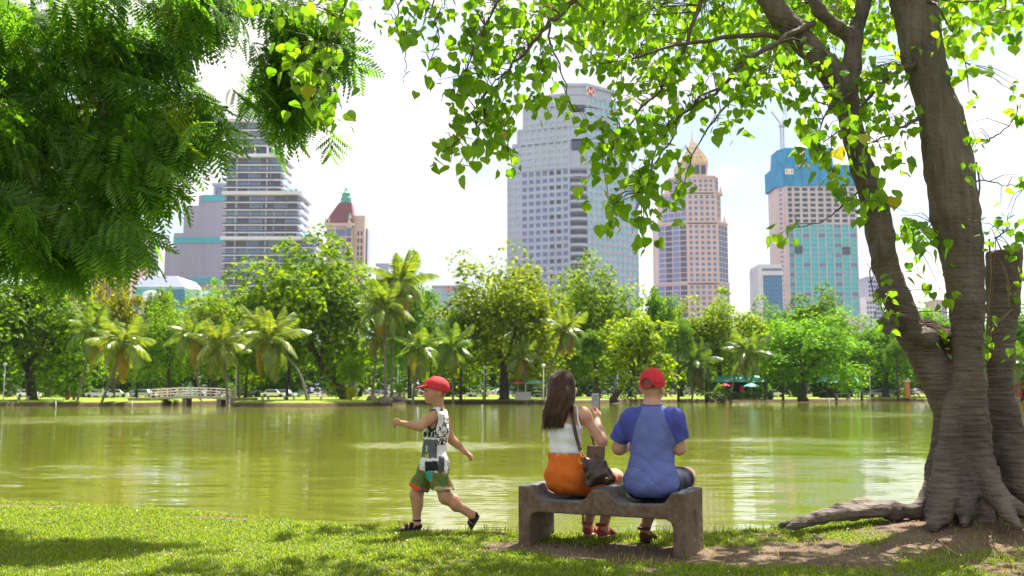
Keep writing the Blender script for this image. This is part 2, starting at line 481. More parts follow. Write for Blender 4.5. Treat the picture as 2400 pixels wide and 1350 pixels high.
xs = np.unique(np.concatenate([np.linspace(-60, -9, 18), np.arange(-9, 9, .055), np.linspace(9, 60, 18)]))
ofs = np.unique(np.concatenate([[-70, -45, -30, -20, -15, -12, -10, -8, -7], np.arange(-6, 0, .055), [0, .06, .15, .3, .5, .8, 1.3]]))
XX, OO = np.meshgrid(xs, ofs, indexing='ij')
YY = crest(XX) + OO
ZZ = np.maximum(gz(XX, YY), -1.4)
nx_, ny_ = XX.shape
ii = np.arange(nx_ * ny_).reshape(nx_, ny_)
quads = np.stack([ii[:-1, :-1], ii[1:, :-1], ii[1:, 1:], ii[:-1, 1:]], -1).reshape(-1, 4)
dm = dirt(XX, YY).ravel()[:, None]
gm = mat('lawn_soil', (1, 1, 1), .9, .15, .28, 22, .8, 60, attr='paint')
gn = fbm(XX * 3, YY * 3).ravel()[:, None]
gcol = (1 - dm) * np.array([.085, .105, .022]) + dm * ((1 - gn) * np.array([.080, .053, .034]) + gn * np.array([.175, .125, .086]))
ground = link('ground', mesh_np('ground', np.stack([XX, YY, ZZ], -1), quads, None, (gm,), True, gcol))
tag(ground, kind='structure')

# water: green, a little cloudy, rippled across the line of sight
wm = bpy.data.materials.new('pond_water'); wm.use_nodes = True
t = wm.node_tree; b = t.nodes['Principled BSDF']
b.inputs['Roughness'].default_value = .04; b.inputs['IOR'].default_value = 1.33; b.inputs['Specular IOR Level'].default_value = .5
co = t.nodes.new('ShaderNodeTexCoord')
def wn(sc, st, det=3, dist=0.0):
    mp = t.nodes.new('ShaderNodeMapping'); mp.inputs['Scale'].default_value = st; t.links.new(co.outputs['Object'], mp.inputs[0])
    n = t.nodes.new('ShaderNodeTexNoise'); n.inputs['Scale'].default_value = sc; n.inputs['Detail'].default_value = det; n.inputs['Distortion'].default_value = dist
    t.links.new(mp.outputs[0], n.inputs['Vector']); return n
cn = wn(.05, (1, 1.6, 1)); cr_ = t.nodes.new('ShaderNodeValToRGB')
cr_.color_ramp.elements[0].color = (.096, .108, .013, 1); cr_.color_ramp.elements[1].color = (.128, .134, .020, 1)
t.links.new(cn.outputs['Fac'], cr_.inputs[0]); t.links.new(cr_.outputs[0], b.inputs['Base Color'])
# ripples tilt the surface: long low swell, short waves, and gusts where the wind touches down
a1 = wn(1.0, (.55, 2.6, 1), 4, .4); a2 = wn(4.5, (.5, 2.4, 1), 3, .2); a4 = wn(9.0, (.35, 1.8, 1), 3, .3)
def tilt(n, ax, ay, fac=None):
    v = t.nodes.new('ShaderNodeVectorMath'); v.operation = 'SUBTRACT'; v.inputs[1].default_value = (.5, .5, .5); t.links.new(n.outputs['Color'], v.inputs[0])
    m = t.nodes.new('ShaderNodeVectorMath'); m.operation = 'MULTIPLY'; m.inputs[1].default_value = (ax, ay, 0); t.links.new(v.outputs[0], m.inputs[0])
    if fac is None: return m
    q = t.nodes.new('ShaderNodeVectorMath'); q.operation = 'ADD'; q.inputs[1].default_value = (0, -.055, 0); t.links.new(m.outputs[0], q.inputs[0]); m = q   # bias leans gust facets toward the viewer: sky glints put into the normals
    k = t.nodes.new('ShaderNodeVectorMath'); k.operation = 'SCALE'; t.links.new(m.outputs[0], k.inputs[0]); t.links.new(fac, k.inputs['Scale']); return k
wa = t.nodes.new('ShaderNodeAttribute'); wa.attribute_name = 'paint'
acc = t.nodes.new('ShaderNodeCombineXYZ'); acc.inputs[2].default_value = 1.0
for nd in (tilt(a1, .025, .085), tilt(a2, .03, .11), tilt(a4, .20, .50, wa.outputs['Fac'])):
    v = t.nodes.new('ShaderNodeVectorMath'); v.operation = 'ADD'; t.links.new(acc.outputs[0], v.inputs[0]); t.links.new(nd.outputs[0], v.inputs[1]); acc = v
nv = t.nodes.new('ShaderNodeVectorMath'); nv.operation = 'NORMALIZE'; t.links.new(acc.outputs[0], nv.inputs[0]); t.links.new(nv.outputs[0], b.inputs['Normal'])
# gusts of wind roughen the pond in patches
wx = np.unique(np.concatenate([[-500, -250, -120], np.arange(-70, 90, 1.0), [120, 250, 600]])); wy = np.unique(np.concatenate([np.arange(2, 60, .4), np.arange(60, 200, 2.0), [250, 420]]))
WX, WY = np.meshgrid(wx, wy, indexing='ij'); wm_ = np.zeros(WX.shape)
for px0, px1, py0, py1, am in ((-400, 620, 968, 1012, 1.0), (770, 1330, 1030, 1062, 1.0), (1480, 2150, 1020, 1060, .45), (1640, 2500, 1060, 1250, .75), (860, 1560, 1100, 1250, .7), (-200, 900, 1060, 1160, .25), (1700, 2300, 960, 985, .4)):
    ya, yb = G(1200, py1, WZ)[1], G(1200, py0, WZ)[1]; yc = (ya + yb) / 2; xa, xb = (px0 - 1200) / F * yc, (px1 - 1200) / F * yc
    wm_ = np.maximum(wm_, am * np.clip(1.6 - 1.6 * np.hypot((WX - (xa + xb) / 2) / ((xb - xa) / 2), (WY - yc) / ((yb - ya) / 2)), 0, 1))
wm_ = np.clip(wm_ * (3.4 * fbm(WX * .30, WY * .6) - .75), 0, 1); wi = np.arange(WX.size).reshape(WX.shape)
wq = np.stack([wi[:-1, :-1], wi[1:, :-1], wi[1:, 1:], wi[:-1, 1:]], -1).reshape(-1, 4)
water = link('water', mesh_np('water', np.stack([WX, WY, 0 * WX], -1), wq, None, (wm,), True, np.repeat(wm_.reshape(-1, 1), 3, 1)), None, (0, 0, WZ)); tag(water, kind='structure')

# far bank: one sheet from the shore line to the horizon
_sh = [G(px, py, WZ) for px, py in ((-900, 951), (-300, 951), (0, 951), (200, 951), (348, 952))]
_in = [G(px, py, WZ) for px, py in ((352, 944), (540, 943))]
_sh2 = [G(px, py, WZ) for px, py in ((545, 952), (640, 953), (760, 953), (880, 951), (935, 948), (945, 946), (1050, 946), (1200, 946), (1350, 945), (1500, 942), (1700, 941), (1900, 941), (2050, 940), (2200, 940), (2400, 940), (2900, 940), (3600, 942))]
shore = [np.array((-500.0, 120, 0))] + _sh + _in + _sh2 + [np.array((700.0, 170, 0))]
sx = np.array([p[0] for p in shore]); sy = np.array([p[1] for p in shore])
xs2 = np.unique(np.concatenate([np.linspace(-3500, -500, 8), np.linspace(-500, -80, 20), np.arange(-80, 130, .8), np.linspace(130, 700, 24), np.linspace(700, 3500, 8)]))
of2 = np.array([-.6, 0, .25, .6, 1.5, 4, 8, 14, 25, 45, 90, 250, 800, 2500, 7000]); z2 = np.array([-1.2, -.5, -.12, .0, .08, .12, .14, .15, .15, .12, .1, .1, .1, .1, .1])
X2, O2 = np.meshgrid(xs2, of2, indexing='ij')
Y2 = np.interp(X2, sx, sy) + O2 + .8 * (fbm(X2 * .6, X2 * 0 + 1) - .5)
Z2 = np.broadcast_to(z2, X2.shape) + .12 * (fbm(X2 * .3, Y2 * .3) - .5) * (O2 > .5)
n1, n2_ = X2.shape; i2 = np.arange(n1 * n2_).reshape(n1, n2_)
q2 = np.stack([i2[:-1, :-1], i2[1:, :-1], i2[1:, 1:], i2[:-1, 1:]], -1).reshape(-1, 4)
g2 = fbm(X2 * .25 + 40, Y2 * .12).ravel()[:, None]; bank = ((O2 < .4) | (O2 > 120)).ravel()[:, None]
c2_ = np.where(bank, np.array([.09, .062, .04]), (1 - g2) * np.array([.10, .20, .02]) + g2 * np.array([.26, .30, .035]))
fm = mat('far_lawn', (1, 1, 1), .9, .1, .2, 1.5, .4, 5, attr='paint')
fg = link('far_bank', mesh_np('far_bank', np.stack([X2, Y2, Z2], -1), q2, None, (fm,), True, c2_)); tag(fg, kind='structure')
def shore_y(x): return float(np.interp(x, sx, sy))

# ------------------------------------------------------------------ far trees
M_trunk = bark_mat('far_bark', (.035, .028, .024), (.12, .10, .085), False)
M_crown = leaf_mat('crown_leaf', (.045, .115, .005), (.215, .300, .012), .42, .60, (1.9, 1.7, .4), True, True, .12)

def crown_mesh(name, seed, nclump=70, per=110, size=.045, low=-.35, flat=1.0):
    """Unit crown (radius about 1): leaf-sized diamonds gathered in uneven clumps."""
    g = np.random.default_rng(seed)
    d = g.normal(size=(nclump, 3)); d /= np.linalg.norm(d, axis=1)[:, None]
    d[:, 2] = np.where(d[:, 2] < low, -d[:, 2] * .6, d[:, 2])
    rr = g.uniform(.45, .93, nclump) ** .8
    lob = 1 + .22 * np.sin(3 * np.arctan2(d[:, 1], d[:, 0]) + seed) + .12 * np.sin(5 * np.arctan2(d[:, 1], d[:, 0]) + 2 * seed)
    c = d * (rr * lob)[:, None]; c[:, 2] *= .82 * flat
    cr = g.uniform(.13, .27, nclump)
    ci = np.repeat(np.arange(nclump), per); n = len(ci)
    u = g.normal(size=(n, 3)); u /= np.linalg.norm(u, axis=1)[:, None]
    u[:, 2] = np.abs(u[:, 2]) * np.where(g.random(n) < .78, 1, -1)
    p = c[ci] + u * (1.15 * cr[ci] * g.uniform(.55, 1.08, n) ** .6)[:, None] * np.array([1.15, 1.15, .75])
    ex = np.percentile(np.abs(p[:, :2]), 98.5); p[:, :2] /= ex; zl, zh = np.percentile(p[:, 2], (1, 99)); p[:, 2] = (p[:, 2] - zl) / (zh - zl) * 2 - 1
    nrm = u * .8 + g.normal(size=(n, 3)) * .55 + np.array([0, 0, .45]); nrm /= np.linalg.norm(nrm, axis=1)[:, None]
    a = np.cross(nrm, g.normal(size=(n, 3))); a /= np.linalg.norm(a, axis=1)[:, None]; b_ = np.cross(nrm, a)
    s = (size * g.uniform(.55, 1.4, n))[:, None]
    v = np.stack([p - a * s, p - b_ * s * .55 - nrm * s * .12, p + a * s, p + b_ * s * .55 - nrm * s * .12], 1).reshape(-1, 3)
    return mesh_np(name, v, np.arange(4 * n).reshape(-1, 4), None, (M_crown,))
CROWN = [crown_mesh('crown', 11 + i, nc, pr, sz, lw, fl) for i, (nc, pr, sz, lw, fl) in enumerate(
    ((130, 120, .042, -.45, 1), (150, 100, .040, -.55, 1.0), (100, 120, .050, -.4, .9), (70, 90, .060, -.5, 1.05), (160, 100, .038, -.5, .95)))]

def far_tree(label, cx, top, half, bot, Y, kind, tint, tx=None, lean=0.0, group=None, rad=None, seed=0):
    """cx, top, half, bot: crown centre, top, half width and underside in photograph pixels; Y: distance."""
    tx = cx if tx is None else tx; top -= 20 if group is None else 0; half *= 1.07
    g = np.random.default_rng(seed + int(cx) + int(Y) + 1000)
    base = P(tx, 930, Y); base[2] = .05
    ct = P(cx, (top + bot) / 2, Y); hw = half * Y / F; hh = (bot - top) / 2 * Y / F
    r = empty('broad_tree', base)
    tag(r, label, 'tree', group or 'trees on the far bank')
    cc = ct - base
    mb = MB(); tr = rad or max(.22, hw * .06)
    fork = np.array([cc[0] * .45 + lean, 0, max(1.5, cc[2] - hh * .75)])
    mb.tube(smooth_path([(0, 0, -.4), (0, 0, .3), fork * np.array([.35, 1, .55]), fork], 4), [tr * 1.7] * 4 + [tr * 1.2] * 4 + [tr * .95] * 4 + [tr * .8], 8)
    for k in range(6):
        a = 2 * math.pi * k / 6 + g.uniform(-.4, .4); e = cc + np.array([math.cos(a) * hw * .62, math.sin(a) * hw * .6, hh * g.uniform(-.25, .5)])
        mid = fork + (e - fork) * .5 + np.array([0, 0, hh * .18])
        mb.tube(smooth_path([fork * .92, mid, e], 4), np.linspace(tr * .55, tr * .12, 9), 5)
    mb.build('trunk', M_trunk, r, smooth=True)
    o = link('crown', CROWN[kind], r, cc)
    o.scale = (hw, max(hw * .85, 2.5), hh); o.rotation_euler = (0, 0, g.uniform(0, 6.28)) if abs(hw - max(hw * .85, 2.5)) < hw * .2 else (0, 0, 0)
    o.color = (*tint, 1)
    return r

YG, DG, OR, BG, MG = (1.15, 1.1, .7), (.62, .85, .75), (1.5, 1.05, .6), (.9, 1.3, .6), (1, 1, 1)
TREES = [
 ('dense dark green tree with yellow tufts at the left edge of the photo', 60, 650, 165, 905, 116, 0, (.85, 1.0, .7), 75),
 ('orange tinged tree in front of the brown ribbed building', 268, 684, 66, 860, 165, 2, OR, 265),
 ('bright lime green tree between the two left coconut palms and the bridge', 385, 732, 75, 890, 140, 1, (1.2, 1.35, .6), 400),
 ('small green tree below the blue glass hall', 375, 700, 42, 820, 190, 3, MG, 375),
 ('yellow green tree filling the gap behind the bridge', 520, 712, 95, 880, 148, 4, YG, 500),
 ('green tree in front of the foot of the balconied tower', 490, 700, 60, 860, 185, 1, BG, 490),
 ('tall broad dark green tree with yellow tips before the balconied tower', 712, 588, 165, 890, 119, 0, (.95, 1.05, .6), 808, -.8),
 ('deep green tree behind the two tallest coconut palms', 955, 640, 68, 880, 140, 1, (.75, 1.05, .75), 960),
 ('huge olive and yellow domed tree left of centre before the big grey tower', 1180, 640, 152, 890, 128, 4, (1.22, 1.1, .6), 1182),
 ('green round tree at the foot of the big grey tower', 1390, 652, 112, 880, 152, 0, (1.05, 1.1, .65), 1400),
 ('small yellow leaved tree with a leaning trunk behind the man in the cap', 1490, 765, 100, 900, 126, 3, (1.4, 1.35, .7), 1440, 2.0),
 ('sparse bluish green tree between the big grey tower and the pink tower', 1545, 705, 62, 880, 175, 3, (.7, 1.0, .9), 1545),
 ('rounded yellow green tree under the pink tower', 1680, 722, 98, 880, 150, 1, (1.3, 1.25, .65), 1690),
 ('grey green tree left of the palm below the small blue tower', 1795, 742, 70, 870, 170, 2, (.8, 1.05, .8), 1795),
 ('dark domed tree under the teal glass tower', 1915, 712, 100, 860, 195, 0, (.6, .8, .55), 1915),
 ('bright feathery green tree with a forked trunk at the water below the teal glass tower', 1890, 765, 122, 900, 141, 4, (1.0, 1.4, .65), 1882),
 ('green tree left of the big foreground trunk', 2080, 760, 100, 890, 172, 1, (.8, 1.15, .75), 2075),
 ('pale green tree seen through the fork of the foreground tree', 2190, 745, 80, 890, 182, 4, BG, 2190),
 ('green tree at the right edge of the photo behind the cut stump', 2400, 742, 85, 890, 160, 1, (.75, 1.1, .8), 2400),
 ('dark tree hidden behind the foreground trunk', 2290, 760, 80, 890, 176, 0, DG, 2290),
]
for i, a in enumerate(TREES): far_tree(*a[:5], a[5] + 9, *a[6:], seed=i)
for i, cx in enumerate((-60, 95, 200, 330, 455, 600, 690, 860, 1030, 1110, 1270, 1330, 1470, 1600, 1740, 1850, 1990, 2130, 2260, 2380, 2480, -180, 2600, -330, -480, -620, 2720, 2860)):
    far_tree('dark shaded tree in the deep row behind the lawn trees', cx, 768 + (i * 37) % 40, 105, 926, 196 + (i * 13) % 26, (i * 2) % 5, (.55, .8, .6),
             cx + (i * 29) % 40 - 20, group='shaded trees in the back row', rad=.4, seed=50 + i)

SLIM = ['slender tree right of the left edge tree', 'slender tree left of the white bridge, behind the lawn', 'slender tree just left of the bridge railing end', 'slender tree right of the palm at the bridge end', 'slender tree beside the curved trunk palm', 'slender tree between the bridge and the curved trunk palm',
 'slender tree directly behind the boy', 'slender tree right of the dark trunked palm behind the boy', 'slender tree left of the thick trunk of the olive domed tree', 'slender tree behind the red parasol kiosk', 'slender tree behind the head of the seated woman', 'slender tree behind the raised smartphone',
 'slender tree right of the seated boy in the cap', 'slender tree behind the left clipped hedge', 'slender tree right of the teal roofed pavilion', 'slender tree behind the picnic table', 'slender tree left of the white lamp post near the fig tree', 'slender tree behind the orange pillar']
# slim bare trunks under the crowns
for i, (px, Yt, h_) in enumerate(((160, 132, 7), (320, 150, 6), (360, 160, 6), (575, 132, 5), (672, 130, 6), (560, 150, 7), (1010, 138, 8), (1080, 134, 9), (1135, 140, 8), (1240, 150, 7), (1345, 150, 6), (1395, 140, 7), (1590, 150, 9), (1655, 155, 7), (1835, 160, 7), (1960, 165, 7), (2020, 160, 6), (2105, 165, 7))):
    b0 = P(px, 930, Yt); b0[2] = .05
    r = empty('slender_tree', b0); tag(r, SLIM[i], 'tree', 'slender trees in the shade')
    l = (i % 5 - 2) * .25
    mb = MB(); mb.tube(smooth_path([(0, 0, -.4), (l * .2, 0, h_ * .4), (l, 0, h_)], 4), np.linspace(.24, .11, 9), 7); mb.build('trunk', M_trunk, r, smooth=True)
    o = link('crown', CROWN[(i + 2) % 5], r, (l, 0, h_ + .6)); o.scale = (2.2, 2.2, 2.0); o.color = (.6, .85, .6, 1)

# ------------------------------------------------------------------ coconut palms
def frond_mesh(name, m, L_=1.0, droop=1.0, nl=20, seed=0):
    """Feather frond of unit length along +X, arching down, leaflets hanging on both sides."""
    g = np.random.default_rng(seed); v = []; q = []; n = 0
    pts = []
    for i in range(13):
        s = i / 12
        pts.append(np.array([L_ * (s - .18 * droop * s * s), 0, L_ * (.14 * s - .46 * droop * s ** 2.2)]))
    mb = MB(); mb.tube(pts, np.linspace(.014, .004, 13), 4)
    for i in range(nl):
        s = .14 + .86 * i / (nl - 1); f = s * 12; k = min(int(f), 11); p = pts[k] + (pts[k + 1] - pts[k]) * (f - k); tg = pts[k + 1] - pts[k]; tg /= np.linalg.norm(tg)
        ln = .30 * math.sin(math.pi * min(1, .18 + s * .8)) ** .7 + .03
        for sd in (-1, 1):
            d = tg * .55 + np.array([0, sd * .75, 0]) + np.array([0, 0, -.35 - .45 * g.random()]); d /= np.linalg.norm(d)
            e = p + d * ln; wv = tg * .025; dr = np.array([0, 0, -ln * .18])
            mb.add([p - wv, p + wv, (p + e) / 2 + wv * 1.1 - dr * .4, (p + e) / 2 - wv * 1.1 - dr * .4, e + dr], [(0, 1, 2, 3)], [(3, 2, 4)])
    return mb.mesh(name, m)
M_frond = leaf_mat('palm_frond', (.09, .16, .025), (.22, .27, .04), .38, .32, (1.8, 1.7, .7), True, True, .5)
M_yfrond = leaf_mat('palm_frond_old', (.22, .18, .03), (.32, .22, .04), .4, .45, (1.6, 1.4, .7), True, True)
M_palm = bark_mat('palm_bark', (.10, .085, .07), (.24, .21, .18), True)
M_nut = mat('coconut', (.22, .16, .04), .5, .4, .3, 6)
M_skirt = mat('dead_frond', (.23, .14, .08), .9, .1, .3, 12, .5, 30, stretch=(1, 1, .1))
FR = [frond_mesh('frond', M_frond, 1, dp, 20, i) for i, dp in enumerate((.35, .75, 1.15, 1.55))]
FRY = [frond_mesh('frond', M_yfrond, 1, 1.6, 18, 9)]
def palm(label, cx, cy, bx, by, fl, Y, tint=(1, 1, 1), nf=19, bend=.5, skirt=False, rad=.16, seed=0):
    g = np.random.default_rng(seed + int(cx))
    base = P(bx, 930, Y); base[2] = .02
    top = P(cx, cy, Y) - base
    r = empty('coconut_palm', base); tag(r, label, 'palm tree', 'coconut palms along the far shore')
    mid = np.array([top[0] * bend, g.uniform(-.3, .3), top[2] * .5])
    mb = MB(); pth = smooth_path([(0, 0, -.5), (0, 0, .1), mid, top], 6); n = len(pth)
    mb.tube(pth, [rad * (1.9 - 3 * i / n) if i / n < .28 else rad * (1.08 - .35 * i / n) for i in range(n)], 8); mb.build('trunk', M_palm, r, smooth=True)
    Lf = fl * Y / F
    for k in range(nf):
        az = k * 2.39996 + seed; s = (k + .5) / nf; el = R(78 - 128 * s + g.uniform(-9, 9))
        me = FR[min(3, int(s * 3.4 + g.uniform(-.3, .5)) if s > .05 else 0)] if not (s > .86 and g.random() < .6) else FRY[0]
        o = link('frond', me, r, top)
        o.rotation_euler = (g.uniform(-.3, .3), -el, az); sc = Lf * g.uniform(.85, 1.1) * (1.08 if s > .2 else .9); o.scale = (sc, sc, sc); o.color = (*tint, 1)
    for k in range(5):
        a = k * 1.256; mb = MB(); rr = .13
        mb.lathe([(0.001, -rr * 1.2), (rr * .8, -rr * .6), (rr, 0), (rr * .7, rr * .7), (.001, rr * 1.1)], (0, 0, 0), 8)
        mb.build('coconut', M_nut, r, top + np.array([math.cos(a) * .28, math.sin(a) * .28, -.3]), True)
    if skirt:
        mb = MB()
        for k in range(16):
            a = k * .393; rr = .30 + .15 * (k % 3); mb.tube([top + np.array([math.cos(a) * .25, math.sin(a) * .25, -.2]), top + np.array([math.cos(a) * rr * 1.3, math.sin(a) * rr * 1.3, -1.4]), top + np.array([math.cos(a) * rr, math.sin(a) * rr, -2.6 - .25 * (k % 4)])], [.08, .12, .03], 4)
        mb.build('dead_fronds', M_skirt, r)
PALMS = [
 ('coconut palm leaning left of the sunlit palm near the left lawn', 215, 772, 182, 940, 72, 117, (.9, 1, .8)),
 ('sunlit coconut palm with widest crown left of the white bridge', 288, 805, 240, 945, 82, 114, (1.25, 1.2, .9), 22),
 ('coconut palm directly behind the white bridge', 452, 785, 470, 935, 70, 130, (.95, 1, .8)),
 ('coconut palm with leaning trunk at the right end of the white bridge', 516, 805, 534, 945, 80, 115, (1.2, 1.1, .85), 21, .3),
 ('coconut palm with strongly curved trunk reaching over the water edge', 632, 795, 720, 948, 92, 113, (1.15, 1.1, .85), 21, .25),
 ('tall coconut palm with straight pale trunk in the middle of the clump', 900, 722, 903, 936, 85, 117, (1, 1.05, .9), 20),
 ('tallest coconut palm standing out against the sky', 938, 665, 917, 934, 88, 121, (1.1, 1.1, .9), 21, .15),
 ('shorter coconut palm with pale trunk at the left of the clump', 884, 790, 872, 934, 55, 119, (.8, .9, .7), 14),
 ('drooping coconut palm left of the dark trunked palm behind the boy', 985, 815, 968, 938, 68, 122, (1, 1.1, .95)),
 ('drooping coconut palm with a dark trunk behind the boy', 1058, 815, 1062, 932, 72, 127, (.85, 1, .9)),
 ('coconut palm with a leaning trunk and a skirt of dead brown fronds', 1328, 772, 1274, 928, 62, 129, (1.05, 1.05, .95), 20, .35, True),
 ('low coconut palm over the red parasol kiosk', 1225, 838, 1233, 935, 52, 127, (.8, .9, .7), 15),
 ('dark coconut palm right of the man in the cap', 1630, 848, 1622, 936, 66, 150, (.5, .65, .7), 19),
 ('coconut palm with a leaning trunk before the teal roofed pavilion', 1752, 825, 1712, 938, 66, 146, (.95, 1.05, .85), 20, .3),
 ('coconut palm partly hidden by the cut stump at the right edge of the photo', 2392, 845, 2385, 938, 60, 155, (.7, .9, .8), 17),
]
for i, a in enumerate(PALMS): palm(*a, seed=i)

# ------------------------------------------------------------------ things on the far bank
M_white = mat('white_paint', (.72, .70, .66), .6, .3, .08, 4)
M_cream = mat('cream_timber', (.46, .39, .33), .7, .3, .12, 5)
M_dkcon = mat('bridge_concrete', (.26, .21, .18), .9, .2, .2, 3, .4)
M_red = mat('red_canvas', (.55, .05, .06), .7, .2, .1, 4)
M_teal = mat('teal_roof', (.10, .42, .38), .6, .3, .15, 3)
M_green = mat('green_canvas', (.10, .26, .20), .7, .2, .15, 4)
M_dark = mat('dark_wood', (.05, .04, .035), .8, .2, .2, 6)
M_grey = mat('grey_concrete', (.34, .33, .33), .85, .2, .15, 3, .3)
M_metal = mat('pale_metal', (.55, .56, .56), .4, .5, .05, 5)
M_hedge = leaf_mat('hedge_leaf', (.03, .08, .012), (.09, .16, .02), .3, .5, (1.6, 1.5, .6))
M_glassd = mat('dark_glass', (.03, .035, .04), .1, .6, .1, 2)

# footbridge
M_rail = mat('faded_rail_paint', (.50, .44, .39), .7, .3, .12, 5)
bl = P(352, 930, 117); br_ = P(540, 930, 117); bw = br_[0] - bl[0]
fb = empty('footbridge', (bl[0], 117, 0)); tag(fb, 'low white railed footbridge over the inlet on the far bank', 'bridge')
def arch(x): return .45 + .22 * (1 - (2 * x / bw - 1) ** 2)
mb = MB(); nseg = 16
for k in range(nseg):
    x0, x1 = bw * k / nseg, bw * (k + 1) / nseg; a0, a1 = arch(x0), arch(x1)
    mb.add([(x0, 0, a0 - .3), (x1, 0, a1 - .3), (x1, 2.4, a1 - .3), (x0, 2.4, a0 - .3), (x0, 0, a0), (x1, 0, a1), (x1, 2.4, a1), (x0, 2.4, a0)], [(0, 3, 2, 1), (4, 5, 6, 7), (0, 1, 5, 4), (2, 3, 7, 6)])
mb.build('deck', M_cream, fb)
for px_ in (.12, .42, .85): MB().box(bw * px_ - .25, bw * px_ + .25, .2, 2.2, -1.2, arch(bw * px_) - .3).build('pier', M_dkcon, fb)
for sy_ in (.05, 2.35):
    for k in range(9):
        x = bw * k / 8; MB().box(x - .06, x + .06, sy_ - .05, sy_ + .05, arch(x), arch(x) + .95).build('railing_post', M_rail, fb)
    for zz in (.3, .6, .92):
        mb = MB(); mb.tube([(bw * k / 12, sy_, arch(bw * k / 12) + zz) for k in range(13)], .05, 4); mb.build('rail', M_rail, fb)
for nm, x0 in (('left', -2.6), ('right', bw)):
    MB().box(x0, x0 + 2.6, 0, 2.4, -.8, .44).build('abutment', M_dkcon, fb)

# lamp posts
ME = MB(); ME.tube([(0, 0, 0), (0, 0, .5), (0, 0, 4.0)], [.09, .06, .05], 6); me_pole = ME.mesh('pole', M_metal, True)
ME = MB(); ME.lathe([(.05, 0), (.16, .05), (.23, .22), (.16, .38), (.001, .44)], (0, 0, 0), 10); me_globe = ME.mesh('globe', M_white, True)
for px, Yt, lb in ((1274, 122, 'white globe lamp post beside the leaning palm with dead fronds'), (1135, 130, 'white globe lamp post right of the boy under the olive tree'), (552, 122, 'white globe lamp post at the right end of the white bridge'),
                   (932, 122, 'white globe lamp post right of the tall palm clump'), (1448, 150, 'white globe lamp post behind the yellow leaved tree'), (8, 116, 'white lamp post at the left edge of the far lawn'), (2040, 160, 'white globe lamp post left of the foreground tree')):
    b0 = P(px, 930, Yt); b0[2] = .1
    r = empty('lamp_post', b0); tag(r, lb, 'lamp post', 'lamp posts in the park'); link('pole', me_pole, r); link('globe', me_globe, r, (0, 0, 4.0))

# park benches and tables on the far lawn
def far_bench(px, Yt, lb, m=M_grey, wd=1.5):
    b0 = P(px, 930, Yt); b0[2] = .1
    r = empty('park_bench', b0); tag(r, lb, 'bench', 'stone benches on the far lawn')
    MB().box(-wd / 2, wd / 2, -.25, .25, .42, .52).build('seat', m, r)
    for s in (-1, 1): MB().box(s * wd * .36 - .1, s * wd * .36 + .1, -.2, .2, 0, .418).build('leg', m, r)
far_bench(55, 117, 'low stone bench under the left edge tree'); far_bench(622, 116, 'grey stone bench left of the curved trunk palm', wd=.9)
far_bench(678, 115, 'stone bench at the foot of the curved trunk palm'); far_bench(738, 115, 'wide stone bench left of the big dark trunk', wd=2.0); far_bench(165, 122, 'orange brown bench on the left lawn', mat('orange_wood', (.42, .14, .05), .8), 1.2)
far_bench(1480, 148, 'dark bench on the lawn left of the man', M_dark, 1.6)

# stones at palm feet
M_stone = mat('garden_stone', (.17, .14, .12), .95, .15, .3, 2, .8, 6)
for px, Yt, s_, lb in ((903, 115.5, .75, 'brown stone ring at the foot of the straight palm'), (872, 117.5, .65, 'brown stone ring at the foot of the short palm'), (935, 119, .9, 'rough stone heap right of the palm clump')):
    b0 = P(px, 930, Yt); b0[2] = .1; g = np.random.default_rng(px); mb = MB()
    pr = [(s_ * 1.0, -.2), (s_ * 1.05, .15), (s_ * .85, .42), (s_ * .45, .5), (.001, .5)]; mb.lathe(pr, (0, 0, 0), 12)
    mb.v[0] = mb.v[0] * (1 + .12 * g.normal(size=mb.v[0].shape)); o = mb.build('stone', M_stone, None, b0); tag(o, lb, 'stone')

# shrubs and hedges
def leafbox(n, c, hs, size, seed):
    g = np.random.default_rng(seed); p = g.uniform(-1, 1, (n, 3)); ax = g.integers(0, 3, n)
    for a in range(3): p[ax == a, a] = np.sign(p[ax == a, a]) * g.uniform(.82, 1.05, (ax == a).sum())
    p = p * hs + c; nr = g.normal(size=(n, 3)) + np.array([0, -.3, .8]); nr /= np.linalg.norm(nr, axis=1)[:, None]
    a = np.cross(nr, g.normal(size=(n, 3))); a /= np.linalg.norm(a, axis=1)[:, None]; b_ = np.cross(nr, a); s = (size * g.uniform(.6, 1.4, n))[:, None]
    return np.stack([p - a * s, p - b_ * s * .6, p + a * s, p + b_ * s * .6], 1).reshape(-1, 3)
for (px0, px1, py0, Yt, lb) in ((1655, 1725, 915, 146, 'clipped green hedge left of the leaning palm'), (1728, 1808, 915, 146, 'clipped green hedge before the teal roofed pavilion')):
    a, b_ = P(px0, 930, Yt), P(px1, 930, Yt); c = (a + b_) / 2; c[2] = 0; hw = (b_[0] - a[0]) / 2
    v = leafbox(1800, np.array([0, 0, .55]), np.array([hw, .8, .5]), .13, px0)
    o = link('hedge', mesh_np('hedge', v, np.arange(len(v)).reshape(-1, 4), None, (M_hedge,)), None, c); tag(o, lb, 'hedge', 'clipped hedges')
